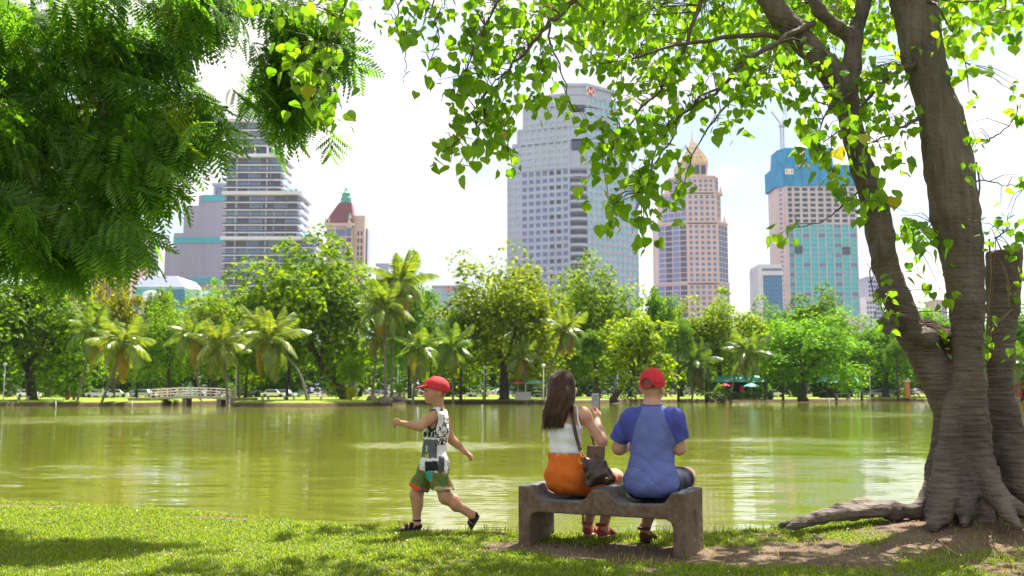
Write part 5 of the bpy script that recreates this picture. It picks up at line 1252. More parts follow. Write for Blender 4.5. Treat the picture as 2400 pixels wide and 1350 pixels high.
lme = [mesh_np('leaf', v, None, t_, (M_leaf,)) for v, t_ in LV]; lmy = [mesh_np('leaf', v, None, t_, (M_leafy,)) for v, t_ in LV[:2]]
VV = []; TT = []; nn = 0; VY = []; TYY = []; ny = 0
for i, (p, ln, rnd) in enumerate(leaves):
    A = leaf_matrix(p, ln, rnd, g); kk = int(rnd * 3.999); yl = rnd < .035
    if i in single:
        o = link('leaf', lmy[kk % 2] if yl else lme[kk], fig); M4 = Matrix(A.tolist()).to_4x4(); M4.translation = Vector(p - TB); o.matrix_local = M4
    else:
        v, t_ = LV[kk]; VV.append(v @ A.T + (p - TB)); TT.append(t_ + nn); nn += len(v)
o = link('leaves', mesh_np('leaves', np.concatenate(VV), None, np.concatenate(TT), (M_leaf,)), fig); o['kind'] = 'stuff'
NLEAF = len(leaves)

# ------------------------------------------------------------------ feathery tree hanging in from the left
fb_ = np.array([-6.6, 8.6, float(gz(-6.6, 8.6))])
rt = empty('feathery_tree', fb_); tag(rt, 'tree with fine feathery foliage hanging into the upper left', 'tree')
M_ft = leaf_mat('feathery_leaflet', (.052, .140, .018), (.135, .245, .026), .60, .45, (1.8, 1.9, .55), True, False, .35)
M_fy = leaf_mat('feathery_young', (.13, .21, .012), (.22, .30, .016), .45, .45, (1.6, 1.5, .5))
Mf_b = bark_mat('feathery_bark', (.04, .03, .022), (.13, .09, .065), False)
S = SDF((-8.2, 6.8, -.5), (-4.9, 10.2, 7.2), .035)
S.chain([(-6.6, 8.6, -.5), (-6.6, 8.6, .2), (-6.55, 8.65, 1.6), (-6.4, 8.7, 3.2), (-6.1, 8.8, 4.8), (-5.6, 8.9, 6.4)], [.42, .34, .27, .24, .19, .13], .1)
for a in ((-6.0, 8.2, -.25), (-7.2, 8.4, -.25), (-6.5, 9.3, -.25)): S.cap((-6.6, 8.6, .35), a, .2, .07, .12)
S.build('trunk', Mf_b, rt, fb_)
def fb_branch(pts, r0, r1):
    q = smooth_path(pts, 5); MB().tube([p - fb_ + g.normal(size=3) * .015 for p in q], np.linspace(r0, r1, len(q)), 7).build('branch', Mf_b, rt, smooth=True); return q
B0 = np.array([-6.2, 8.75, 4.3])
for pts, r0 in (([(-6.35, 8.7, 3.6), P(-150, 200, 9.6), P(150, 190, 10.2), P(270, 110, 10.4), P(390, -20, 10.6)], .09), ([(-6.2, 8.75, 4.4), P(60, 60, 10.0), P(330, -60, 10.0), P(620, -60, 9.6), P(664, 30, 9.5), P(700, 100, 9.4)], .07),
                ([(-6.5, 8.7, 2.8), P(-100, 420, 9.8), P(150, 410, 10.0), P(330, 380, 10.0), P(450, 390, 9.8)], .06), ([(-6.55, 8.65, 2.2), P(-150, 500, 9.6), P(80, 530, 9.8), P(230, 560, 9.6), P(320, 580, 9.5)], .05),
                ([(-6.4, 8.7, 3.2), P(-80, 300, 9.8), P(200, 250, 10.1), P(400, 220, 9.9), P(530, 250, 9.7)], .06), ([P(190, 100, 10.0), P(205, 190, 10.0), P(215, 240, 10.0), P(160, 320, 10)], .03), ([P(190, 190, 8.6), P(225, 225, 8.5), P(248, 265, 8.5)], .008)):
    fb_branch(pts, r0, .012)
def pinnate(seed, ln=.26, nl=9, droop=.5):
    """One feather of small leaflets along +X, unit metres."""
    gg = np.random.default_rng(seed); v = []; q = []
    for i in range(nl):
        s = (i + .6) / nl; p = np.array([ln * s, 0, -droop * ln * s * s]); w_ = ln * .30 * math.sin(math.pi * min(1, .22 + .78 * s) * .93) + .008
        for sd in (-1, 1):
            tip = p + np.array([w_ * .42, sd * w_ * .95, -w_ * (.28 + .2 * gg.random())]); wd = np.array([ln * .042, 0, 0])
            n = len(v); v += [p - wd, (p + tip) / 2 - wd * 1.3, tip, (p + tip) / 2 + wd * 1.3]; q.append((n, n + 1, n + 2, n + 3))
    return np.array(v), q
def frond_arrays(seed):
    gg = np.random.default_rng(seed); V = []; Q = []; n = 0
    for k in range(4):
        s = .25 + .75 * k / 3; base = np.array([.34 * s, 0, -.06 * s * s])
        for sd in (-1, 1):
            if gg.random() < .08: continue
            v, q = pinnate(seed * 20 + k * 2 + sd + 5, .27 * gg.uniform(.8, 1.1), 9, gg.uniform(.2, .6)); a = sd * R(38 + 22 * (1 - s) + gg.uniform(-9, 9)); M = np.array(Matrix.Rotation(a, 3, 'Z') @ Matrix.Rotation(R(gg.uniform(5, 25)), 3, 'Y'))
            V.append(v @ M.T + base); Q += [tuple(i + n for i in x) for x in q]; n += len(v)
    st = np.array([(0, -.004, 0), (0, .004, 0), (.2, .003, -.02), (.34, 0, -.06), (.2, -.003, -.02)]); Q.append((n, n + 4, n + 2, n + 1)); V.append(st); n += 5
    return np.concatenate(V), np.array(Q)
FA = [frond_arrays(i) for i in range(5)]
fme = [mesh_np('frond', v, q, None, (M_ft,)) for v, q in FA]; fmy = [mesh_np('frond', v, q, None, (M_fy,)) for v, q in FA[:2]]
EY = np.array([-60, 0, 40, 100, 130, 180, 230, 300, 345, 370, 400, 440, 500, 530, 560, 600, 640, 660, 680]); EX = np.array([640, 640, 630, 590, 520, 500, 560, 580, 560, 520, 440, 470, 450, 420, 370, 385, 370, 330, 60])
fr = []
for k in range(118):        # sprays: groups of fronds hanging from one twig end
    py = g.uniform(-40, 600); xm = float(np.interp(py + 40, EY, EX)) - 105; px = g.uniform(-220, xm) if k % 4 else xm - abs(g.normal()) * 30; e = np.clip((xm - px) / 220, 0, 1); Yt = 8.1 + 1.0 * g.random() + 1.0 * e * g.random(); az0 = g.normal() * .6 - .1
    for j in range(int(5 + 5 * e)):
        q = g.normal(size=2) * np.array([34, 20]); fr.append((P(px + q[0], py + q[1], Yt + g.normal() * .16), px, py, az0 + g.normal() * .28))
for (px, py, n) in ((690, 70, 70), (660, 170, 60), (700, 215, 60), (640, 210, 30), (720, 140, 50), (770, 60, 30), (680, 260, 34), (590, 10, 20), (800, 130, 12), (790, 190, 8), (740, 260, 12)):
    for k in range(int(n * .30)): q = g.normal(size=2) * (34, 30); fr.append((P(px + q[0], py + q[1], 9.0 + .5 * g.random()), px, py, g.uniform(-2.4, 2.4)))
for k in range(160):  # crown over the frame and beyond its left edge
    a = g.uniform(0, 2 * math.pi); rr = 4.6 * math.sqrt(g.random()); p = np.array([-5.2 + rr * math.cos(a), 9.6 + rr * math.sin(a) * .7, 5.0 + 2.2 * g.random() * (1 - (rr / 5) ** 2) + .3 * g.random()]); 
    if p[2] > P(1200, -60, p[1])[2]: fr.append((p, -999, 0, g.uniform(-3, 3)))
fd = np.array([np.linalg.norm(p - CAM) if px > -100 else 1e3 for p, px, py, az in fr]); fsing = set(np.argsort(fd)[:300].tolist())
VV = []; QQ = []; nn = 0
for i, (p, px, py, az) in enumerate(fr):
    dn = R(g.uniform(8, 50)); sc = g.uniform(.75, 1.2)
    M = Matrix.Rotation(az, 3, 'Z') @ Matrix.Rotation(dn, 3, 'Y') @ Matrix.Rotation((.75 if g.random() < .7 else -.4) + g.normal() * .4, 3, 'X'); A = np.array(M) * sc; k = i % 5; p = p - A @ np.array([.28, 0, 0])
    if i in fsing:
        o = link('frond', fmy[k % 2] if g.random() < .05 else fme[k], rt); M4 = Matrix(A.tolist()).to_4x4(); M4.translation = Vector(p - fb_); o.matrix_local = M4
    else:
        v, q = FA[k]; VV.append(v @ A.T + (p - fb_)); QQ.append(q + nn); nn += len(v)
o = link('fronds', mesh_np('fronds', np.concatenate(VV), np.concatenate(QQ), None, (M_ft,)), rt); o['kind'] = 'stuff'

# ------------------------------------------------------------------ grass, litter, twigs on the near bank
M_grass = leaf_mat('grass_blade', (.105, .195, .012), (.25, .31, .028), .45, .5, (1.7, 1.6, .5), True, False, .3)
M_dry = leaf_mat('dry_grass', (.26, .20, .07), (.40, .32, .14), .35, .6, (1.4, 1.3, .8))
def blades(n, xr, yr, hmin, hmax, wd, keep, seed):
    gg = np.random.default_rng(seed); x = gg.uniform(*xr, n); y = gg.uniform(*yr, n); d = dirt(x, y); cr = crest(x); ok = (y < cr + .10) & keep(d, gg.random(n), x, y, cr)
    x, y = x[ok], y[ok]; n = len(x); z = gz(x, y) - .004; h = gg.uniform(hmin, hmax, n) * (.7 + .6 * fbm(x * 2.5, y * 2.5)); a = gg.uniform(0, 2 * math.pi, n); ln = gg.uniform(.15, 1.0, n) * h
    w2 = wd * gg.uniform(.6, 1.3, n); b0 = np.stack([x, y, z], 1); sd = np.stack([np.cos(a), np.sin(a), 0 * a], 1) * w2[:, None]; fw = np.stack([-np.sin(a), np.cos(a), 0 * a], 1)
    md = b0 + fw * (ln * .35)[:, None] + np.array([0, 0, 1]) * (h * .62)[:, None]; tp = b0 + fw * ln[:, None] + np.array([0, 0, 1]) * h[:, None]
    v = np.stack([b0 - sd, b0 + sd, md + sd * .8, md - sd * .8, tp], 1).reshape(-1, 3); i = np.arange(n)[:, None] * 5
    return v, i + np.array([[0, 1, 2, 3]]), i + np.array([[3, 2, 4]])
v, q, t_ = blades(360000, (-6.6, 6.2), (4.6, 11.2), .013, .036, .0042, lambda d, r_, x, y, cr: r_ > d * 1.02 - .015, 3)
o = link('grass', mesh_np('grass', v, q, t_, (M_grass,))); tag(o, 'short green lawn grass on the near bank', 'grass', kind='stuff')
v, q, t_ = blades(60000, (-6.6, 6.2), (4.6, 11.2), .015, .045, .0035, lambda d, r_, x, y, cr: r_ < .10 + .45 * np.exp(-((cr - y - .15) / .22) ** 2) * (fbm(x * 1.1, y) > .45) + .2 * (d > .3), 4)
o = link('dry_grass', mesh_np('dry_grass', v, q, t_, (M_dry,))); tag(o, 'dry straw coloured grass along the water edge', 'grass', kind='stuff')
# taller tufts at the water edge and at the roots
gg = np.random.default_rng(8); VV = []; QQ = []; TT = []; nn = 0
for k in range(150):
    x = gg.uniform(-1.6, 3.2) if k < 95 else gg.uniform(-6, 5); y = float(crest(x)) - gg.uniform(-.02, .16) if k < 125 else gg.uniform(6.2, 8.2)
    for j in range(gg.integers(3, 9)):
        a = gg.uniform(0, 6.28); h = gg.uniform(.04, .12) * (1 if k < 125 else .7); b0 = np.array([x + gg.normal() * .02, y + gg.normal() * .02, float(gz(x, y)) - .01]); f = np.array([math.cos(a), math.sin(a), 0]); s_ = np.array([-f[1], f[0], 0]) * .003
        VV += [b0 - s_, b0 + s_, b0 + f * h * .2 + s_ + (0, 0, h * .6), b0 + f * h * .2 - s_ + (0, 0, h * .6), b0 + f * h * .5 + (0, 0, h)]; QQ.append((nn, nn + 1, nn + 2, nn + 3)); TT.append((nn + 3, nn + 2, nn + 4)); nn += 5
o = link('grass_tufts', mesh_np('grass_tufts', VV, QQ, TT, (M_grass,))); tag(o, 'taller grass tufts at the water edge', 'grass', kind='stuff')
# fallen leaf bits and wood chips
def bits(n, seed, size, m, nm, lb, w_):
    gg = np.random.default_rng(seed); x = gg.uniform(-6.3, 6, n); y = gg.uniform(4.8, 10.8, n); ok = (y < crest(x) - .03) & (gg.random(n) < w_(dirt(x, y))); x, y = x[ok], y[ok]; n = len(x)
    c = np.stack([x, y, gz(x, y) + np.where(dirt(x, y) < .5, .022, .006)], 1); nr = gg.normal(size=(n, 3)) * .4 + (0, 0, 1); nr /= np.linalg.norm(nr, axis=1)[:, None]; a = np.cross(nr, gg.normal(size=(n, 3))); a /= np.linalg.norm(a, axis=1)[:, None]; b_ = np.cross(nr, a); s = (size * gg.uniform(.4, 1.5, n))[:, None]
    v = np.stack([c - a * s, c - b_ * s * .42, c + a * s + nr * s * .3, c + b_ * s * .42], 1).reshape(-1, 3)
    o = link(nm, mesh_np(nm, v, np.arange(4 * n).reshape(-1, 4), None, (m,))); tag(o, lb, 'litter', kind='stuff')
bits(5000, 21, .014, leaf_mat('dead_leaf', (.10, .055, .03), (.34, .22, .13), .2, .7, (1.2, 1.1, .8)), 'fallen_leaves', 'brown leaf and bark bits strewn over the bare soil', lambda d: .05 + .95 * d)
bits(1500, 22, .011, leaf_mat('pale_speck', (.55, .50, .46), (.80, .74, .70), .3, .5, (1, 1, 1)), 'pale_specks', 'small pale specks scattered over the lawn', lambda d: .35 * (1 - d))  # small pale flakes strewn where the grass is thick
M_stick = mat('dry_stick', (.30, .20, .14), .85, .15, .2, 30)
def gp(px, py, dz=.012): p = G(px, py, 0.0); p[2] = float(gz(p[0], p[1])) + dz; return p
b0 = gp(2200, 1300)
st = empty('dry_stick', b0); tag(st, 'forked dry stick lying on the bare soil below the fig tree', 'stick')
e = gp(2196, 1290, .06); MB().tube([gp(2166, 1308) - b0, gp(2182, 1297, .04) - b0, e - b0, gp(2222, 1300, .03) - b0, gp(2248, 1310) - b0], [.004, .009, .01, .007, .003], 6).build('stem', M_stick, st, smooth=True); MB().tube([gp(2222, 1300, .03) - b0, gp(2226, 1310) - b0], [.005, .003], 5).build('twig', M_stick, st)
# surface root of the fig in the soil, seen beside the bench
# ------------------------------------------------------------------ concrete bench
BO = np.array([0.045, 7.70, 0.0]); BA = R(-25)
bu = np.array([math.cos(BA), math.sin(BA), 0]); bv = np.array([-math.sin(BA), math.cos(BA), 0])
bz = float(gz(.8, 7.45)) - .004
M_bench = mat('bench_terrazzo', (1, 1, 1), .78, .3, .30, 26, .6, 90, attr='paint', detail=8)
bench = empty('concrete_bench', BO, BA); tag(bench, 'grey brown concrete double seat bench with raised arms facing the pond', 'bench')
S = SDF((-.04, -.04, -.14), (1.36, .56, .52), .0085)
PROF = [(0, -.12), (0, .455), (.095, .455), (.15, .378), (.19, .362), (.50, .362), (.54, .378), (.595, .452), (.705, .452), (.765, .378), (.80, .362), (1.10, .362), (1.145, .378), (1.205, .453), (1.30, .453), (1.30, -.12), (1.205, -.12), (1.205, .20), (1.19, .242), (1.15, .262), (.15, .262), (.11, .242), (.095, .20), (.095, -.12)]
sl, X, Y, Z = S.win(S.lo - 1, S.lo + S.n * S.h + 1)
e = np.maximum(poly_sdf(PROF, X, Z) + 0 * Y, np.abs(Y - .25) - .25) ; e2 = poly_sdf(PROF, X, Z) + .012 + 0 * Y; ey = np.abs(Y - .25) - .238
S.d = (np.sqrt(np.maximum(e2, 0) ** 2 + np.maximum(ey, 0) ** 2) + np.minimum(np.maximum(e2, ey), 0) - .012).astype(np.float32)
for cx_, hw_ in ((.345, .17), (.95, .17)): S.ell((cx_, .28, .372), (hw_, .20, .030), .02, 's')
S.ell((1.302, .25, .20), (.022, .065, .105), .008, 's')
S.fn(lambda X, Y, Z: .0006 * np.sin(X * 97 + Y * 31) * np.sin(Z * 83 + X * 17) + .0006 * np.sin(X * 23 + Z * 31) * np.sin(Y * 29))
def bench_paint(v):
    i = np.clip(((v + np.array([0, 0, .022]) - S.lo) / S.h).round().astype(int), 0, S.n - 1); up = np.clip((S.d[i[:, 0], i[:, 1], i[:, 2]] - .010) / .010, 0, 1)[:, None] * (v[:, 2:] > .3)
    n = fbm(v[:, 0] * 14 + v[:, 1] * 9, v[:, 2] * 14)[:, None]; side = (1 - n) * np.array([.100, .067, .045]) + n * np.array([.195, .136, .094])
    return side * (1 - up) + up * ((1 - n) * np.array([.085, .090, .100]) + n * np.array([.150, .155, .168]))
S.build('seat', M_bench, bench, (0, 0, 0), bench_paint).location = (0, 0, bz + .01)

# ------------------------------------------------------------------ people: helpers
def skin(name, c):
    m = mat(name, (1, 1, 1), .5, .35, .13, 13, .08, 160, attr='paint'); b = m.node_tree.nodes['Principled BSDF']; b.inputs['Subsurface Weight'].default_value = .12; b.inputs['Subsurface Radius'].default_value = (.02, .008, .005); b.inputs['Subsurface Scale'].default_value = .4
    return m
M_skin = skin('skin', None)
def cloth(name, c, **k): return mat(name, c, .85, .2, k.pop('var', .1), k.pop('scale', 12), .35, k.pop('bscale', 35), **k)
def paintcloth(name): return mat(name, (1, 1, 1), (.88), .15, .13, 9, .22, 55, attr='paint')
M_capred = cloth('cap_red', (.56, .038, .050), var=.12, scale=7); M_blk = cloth('sandal_black', (.018, .017, .018)); M_brn = cloth('sandal_brown', (.12, .055, .04)); M_rsand = cloth('sandal_red', (.42, .06, .06)); M_sole = mat('sole_rubber', (.03, .028, .028), .8); M_psole = mat('sole_pale', (.45, .30, .26), .8)
def unit(a): a = np.asarray(a, float); return a / np.linalg.norm(a)
def hand(S, wrist, d, n, side, s=1.0, curl=(25, 45, 35), spread=.0, thumb=(.5, .4)):
    """Palm, four unequal bent fingers and a thumb; d: wrist to knuckles, n: side the fingers bend to, side: thumb side."""
    d, n = unit(d), unit(n); side = unit(np.asarray(side, float) - d * np.dot(side, d)); w_ = np.asarray(wrist, float)
    S.cap(w_, w_ + d * .05 * s, .021 * s, .026 * s, .012 * s); S.cap(w_ + d * .055 * s + side * .018 * s, w_ + d * .055 * s - side * .020 * s, .017 * s, .015 * s, .012 * s); S.cap(w_ + d * .03 * s + side * .014 * s, w_ + d * .078 * s + side * .024 * s, .015 * s, .012 * s, .01 * s); S.cap(w_ + d * .03 * s - side * .012 * s, w_ + d * .074 * s - side * .024 * s, .014 * s, .011 * s, .01 * s)
    for i, ln in enumerate((.070, .078, .072, .056)):
        p = w_ + d * (.080 - .003 * abs(i - 1)) * s + side * (.026 - .0175 * i) * s; a = 0; r_ = max(.0092 * s, .0068)
        for k, f in enumerate((.45, .32, .23)):
            a += R(curl[k] + 3 * i); e = p + (d * math.cos(a) + n * math.sin(a) + side * spread * (1.5 - i) * .2) * ln * f * s; S.cap(p, e, r_, r_ * .92, .003); p = e; r_ *= .93
    b0 = w_ + d * .022 * s + side * .02 * s; b1 = b0 + (d * .55 + side * .75 + n * .25) * .036 * s; b2 = b1 + (d * (1 - thumb[0]) + side * .15 + n * thumb[1]) * .032 * s; b3 = b2 + (d * .6 + n * (thumb[1] + .3) - side * .15) * .026 * s
    S.cap(b0, b1, .014 * s, .0115 * s, .008); S.cap(b1, b2, .0115 * s, .0098 * s, .004); S.cap(b2, b3, .0098 * s, max(.0085 * s, .0065), .003)
def near(v, c, r_): return np.clip(1.5 - np.linalg.norm((v - np.asarray(c)) / np.asarray(r_), axis=1), 0, 1)[:, None]
def stroke(v2, a, b, w_):
    a, b = np.array(a, float), np.array(b, float); ab = b - a; t_ = np.clip(((v2 - a) @ ab) / (ab @ ab + 1e-9), 0, 1); return (np.linalg.norm(v2 - a - t_[:, None] * ab, axis=1) < w_)
def feet(S, heel, toe, s, up=(0, 0, 1)):
    """Foot from heel to toe with a raised instep and separate toes."""
    heel, toe = np.asarray(heel, float), np.asarray(toe, float); d = unit(toe - heel); L_ = np.linalg.norm(toe - heel); sd = unit(np.cross(d, up)); upv = unit(up)
    S.cap(heel + d * .025 * s + upv * .028 * s, heel + d * L_ * .62 + upv * .020 * s, .031 * s, .026 * s, .02); S.cap(heel + d * L_ * .25 + upv * .045 * s, heel + d * L_ * .6 + upv * .026 * s, .026 * s, .02 * s, .02)
    S.cap(heel + d * L_ * .68 + sd * .022 * s + upv * .014 * s, heel + d * L_ * .68 - sd * .022 * s + upv * .014 * s, .018 * s, .016 * s, .015)
    for i in range(5): S.cap(heel + d * L_ * .72 + sd * (.03 - .015 * i) * s + upv * .012 * s, heel + d * L_ * (.97 - .035 * abs(i - (1 if i else .5))) + sd * (.034 - .016 * i) * s + upv * .009 * s, max(.010 * s, .007), max(.0085 * s, .0065), .003)
def sandal(parent, org, h, heel, toe, s, up, msole, mstrap, bands, lo, hi, ankle=None):
    heel, toe = np.asarray(heel, float), np.asarray(toe, float); d = unit(toe - heel); L_ = np.linalg.norm(toe - heel); sd = unit(np.cross(d, up)); upv = unit(up); M = np.array([d, sd, upv]).T
    Z = SDF(lo, hi, h); Z.box(heel + d * L_ * .5 - upv * .010, (L_ * .40, .036 * s, .011), .009, .0, M=M); Z.cap(heel + d * .03 * s - upv * .010, heel + d * (L_ - .035 * s) - upv * .010, .034 * s, .042 * s, .01, sq=(upv, .28)); so = Z.build('sandal', msole, parent, org)
    for f, wd, grow in bands:
        Z = SDF(lo, hi, h); feet(Z, heel, toe, s, up); Z.d -= .007 * grow; Z.slab(heel + d * L_ * f + upv * .02, d + upv * (.5 if f < .3 else .15), wd)
        if np.any(Z.d < 0): Z.build('strap', mstrap, so, org)
    if ankle is not None:
        Z = SDF(lo, hi, h); Z.cap(ankle[0], ankle[1], ankle[2], ankle[2], .0); Z.slab((np.asarray(ankle[0]) + ankle[1]) / 2, np.asarray(ankle[1]) - ankle[0], .011); Z.build('strap', mstrap, so, org)
    return so

# ------------------------------------------------------------------ boy striding along the bank
BY = 8.30
def J(px, py, dy=0.0): return P(px, py, BY + dy)
BP = J(1012, 1240); BP[2] = float(gz(BP[0], BP[1]))
boy = empty('person', BP); tag(boy, 'boy in a red cap and printed sleeveless shirt striding left along the water edge', 'person')
lo, hi = J(895, 1250, 0) + np.array([0, -.36, -.04]), J(1140, 875, 0) + np.array([0, .36, .03])
hb = .0052
hy = R(12); hf = np.array([-math.cos(hy), -math.sin(hy), 0]); hs = np.array([math.sin(hy), -math.cos(hy), 0])   # face direction, near-side direction
HC = J(1021, 914)
def H(f, s_, z): return HC + hf * f + hs * s_ + np.array([0, 0, z])
HM = np.array([-hf, hs, np.array([0, 0, 1.0])]).T
def boy_head(S):
    S.ell(HC + np.array([0, 0, .005]), (.094, .075, .098), .02, M=HM); S.ell(H(.030, 0, -.045), (.060, .056, .068), .03, M=HM); S.ell(H(.068, 0, -.088), (.020, .024, .018), .02)
    S.ell(H(.083, 0, -.022), (.012, .010, .018), .012); S.ell(H(.094, 0, -.032), (.0115, .0115, .009), .01); S.ell(H(.082, 0, -.062), (.010, .018, .008), .008); S.ell(H(.080, 0, -.071), (.009, .015, .006), .005)
    for s_ in (-1, 1):
        S.ell(H(.045, s_ * .045, -.045), (.026, .020, .026), .02); S.ell(H(.066, s_ * .032, .012), (.02, .022, .010), .015); S.ell(H(.078, s_ * .034, -.010), (.010, .014, .009), .008, 's')
        S.ell(H(-.018, s_ * .074, -.022), (.020, .010, .031), .006, M=HM); S.ell(H(-.016, s_ * .083, -.022), (.010, .006, .017), .004, 's', M=HM)
    S.cap(J(1028, 940), J(1029, 968, .01), .040, .047, .03)
def boy_torso(S, gr=0.0, k=.05):
    S.ell(J(1024, 1003, 0), (.088 + gr, .118 + gr, .150 + gr), k); S.ell(J(1018, 1052, 0), (.088 + gr, .112 + gr, .13 + gr), k); S.ell(J(1014, 1095, 0), (.092 + gr, .118 + gr, .10 + gr), k)
    S.cap(J(1022, 973, -.095), J(1034, 973, .10), .043 + gr, .043 + gr, k)
legF = [J(1000, 1100, .06), J(976, 1160, .07), J(977, 1222, .07)]; legR = [J(1022, 1104, -.06), J(1044, 1166, -.07), J(1106, 1207, -.06)]
armN = [J(1014, 976, -.13), J(984, 1000, -.19), J(941, 992, -.17)]; armF = [J(1040, 978, .125), J(1058, 1030, .15), J(1093, 1061, .12)]
S = SDF(lo, hi, hb); boy_torso(S); boy_head(S)
S.chain(armN, (.040, .034, .023), .03); S.cap(armN[0] * .6 + armN[1] * .4, armN[0] * .35 + armN[1] * .65, .037, .036, .02); S.cap(armN[1] * .8 + armN[2] * .2, armN[1] * .6 + armN[2] * .4, .033, .031, .02)
S.chain(armF, (.040, .032, .022), .03); S.cap(armF[1] * .8 + armF[2] * .2, armF[1] * .6 + armF[2] * .4, .032, .030, .02)
hand(S, armN[2], J(920, 989, -.17) - armN[2], (0, .5, -.8), (0, -.3, 1), .74, (55, 75, 55), thumb=(.3, .2)); hand(S, armF[2], J(1110, 1074, .12) - armF[2], (-.4, -.5, -.6), (-.6, -.3, .6), .74, (60, 80, 55), thumb=(.3, .3))
for lg in (legF, legR):
    S.chain(lg, (.066, .047, .032), .04); S.ell(lg[1], (.047, .047, .05), .02); c = lg[1] * .68 + lg[2] * .32; S.ell(c + np.array([.012, 0, 0]), (.042, .043, .068), .03)
fhF, ftF = J(987, 1236, .07), J(938, 1239, .04); fhF[2] = ftF[2] = BP[2] + .024
fhR, ftR = J(1121, 1206, -.06), J(1100, 1241, -.05)
upR = unit(np.cross(unit(ftR - fhR), (0, 1, 0))); upR = upR if upR[0] < 0 else -upR
feet(S, fhF, ftF, .78); feet(S, fhR, ftR, .78, upR); S.cap(legF[2], fhF + (ftF - fhF) * .2 + np.array([0, 0, .04]), .032, .028, .02); S.cap(legR[2], fhR + (ftR - fhR) * .2 + upR * .03, .031, .027, .02)
def boy_paint(v):
    c = np.tile(np.array([.45, .235, .145]), (len(v), 1)); q = v - HC; f = q @ hf; s_ = q @ hs; z = q[:, 2]
    hair = np.clip(((-f - .02 + .25 * (z - .0)) / .012), 0, 1) * (z > -.062) + (z > .045); hair = np.clip(hair * (np.abs(s_) > -1) * (z > -.07), 0, 1)[:, None] * (z > -.07)[:, None]; ear = near(v, H(-.018, .078, -.022), (.026, .016, .034)) ; hair = hair * (1 - np.clip(ear * 2, 0, 1))
    c = c * (1 - .75 * hair) + .75 * hair * np.array([.15, .085, .05])
    c = c * (1 - .6 * near(v, H(.088, 0, -.066), (.014, .018, .009))) + .6 * near(v, H(.088, 0, -.066), (.014, .018, .009)) * np.array([.42, .13, .10])
    for s2 in (-1, 1): b_ = near(v, H(.076, s2 * .032, .014), (.016, .017, .005)); c = c * (1 - .7 * b_) + .7 * b_ * np.array([.12, .06, .035])
    return c
S.build('body', M_skin, boy, BP, boy_paint)
M_eye = mat('eye', (1, 1, 1), .15, .6, .02, 5, attr='paint')
for s_ in (-1, 1):
    Z = SDF(H(.0666, s_ * .033, -.010) - .02, H(.0666, s_ * .033, -.010) + .02, .0022); Z.ell(H(.0666, s_ * .033, -.010), (.0115,) * 3, 0)
    Z.build('eye', M_eye, boy, BP, lambda v: np.where((np.linalg.norm(v - H(.078, s_ * .034, -.010), axis=1) < .0062)[:, None], np.array([.03, .018, .012]), np.array([.7, .68, .66])))
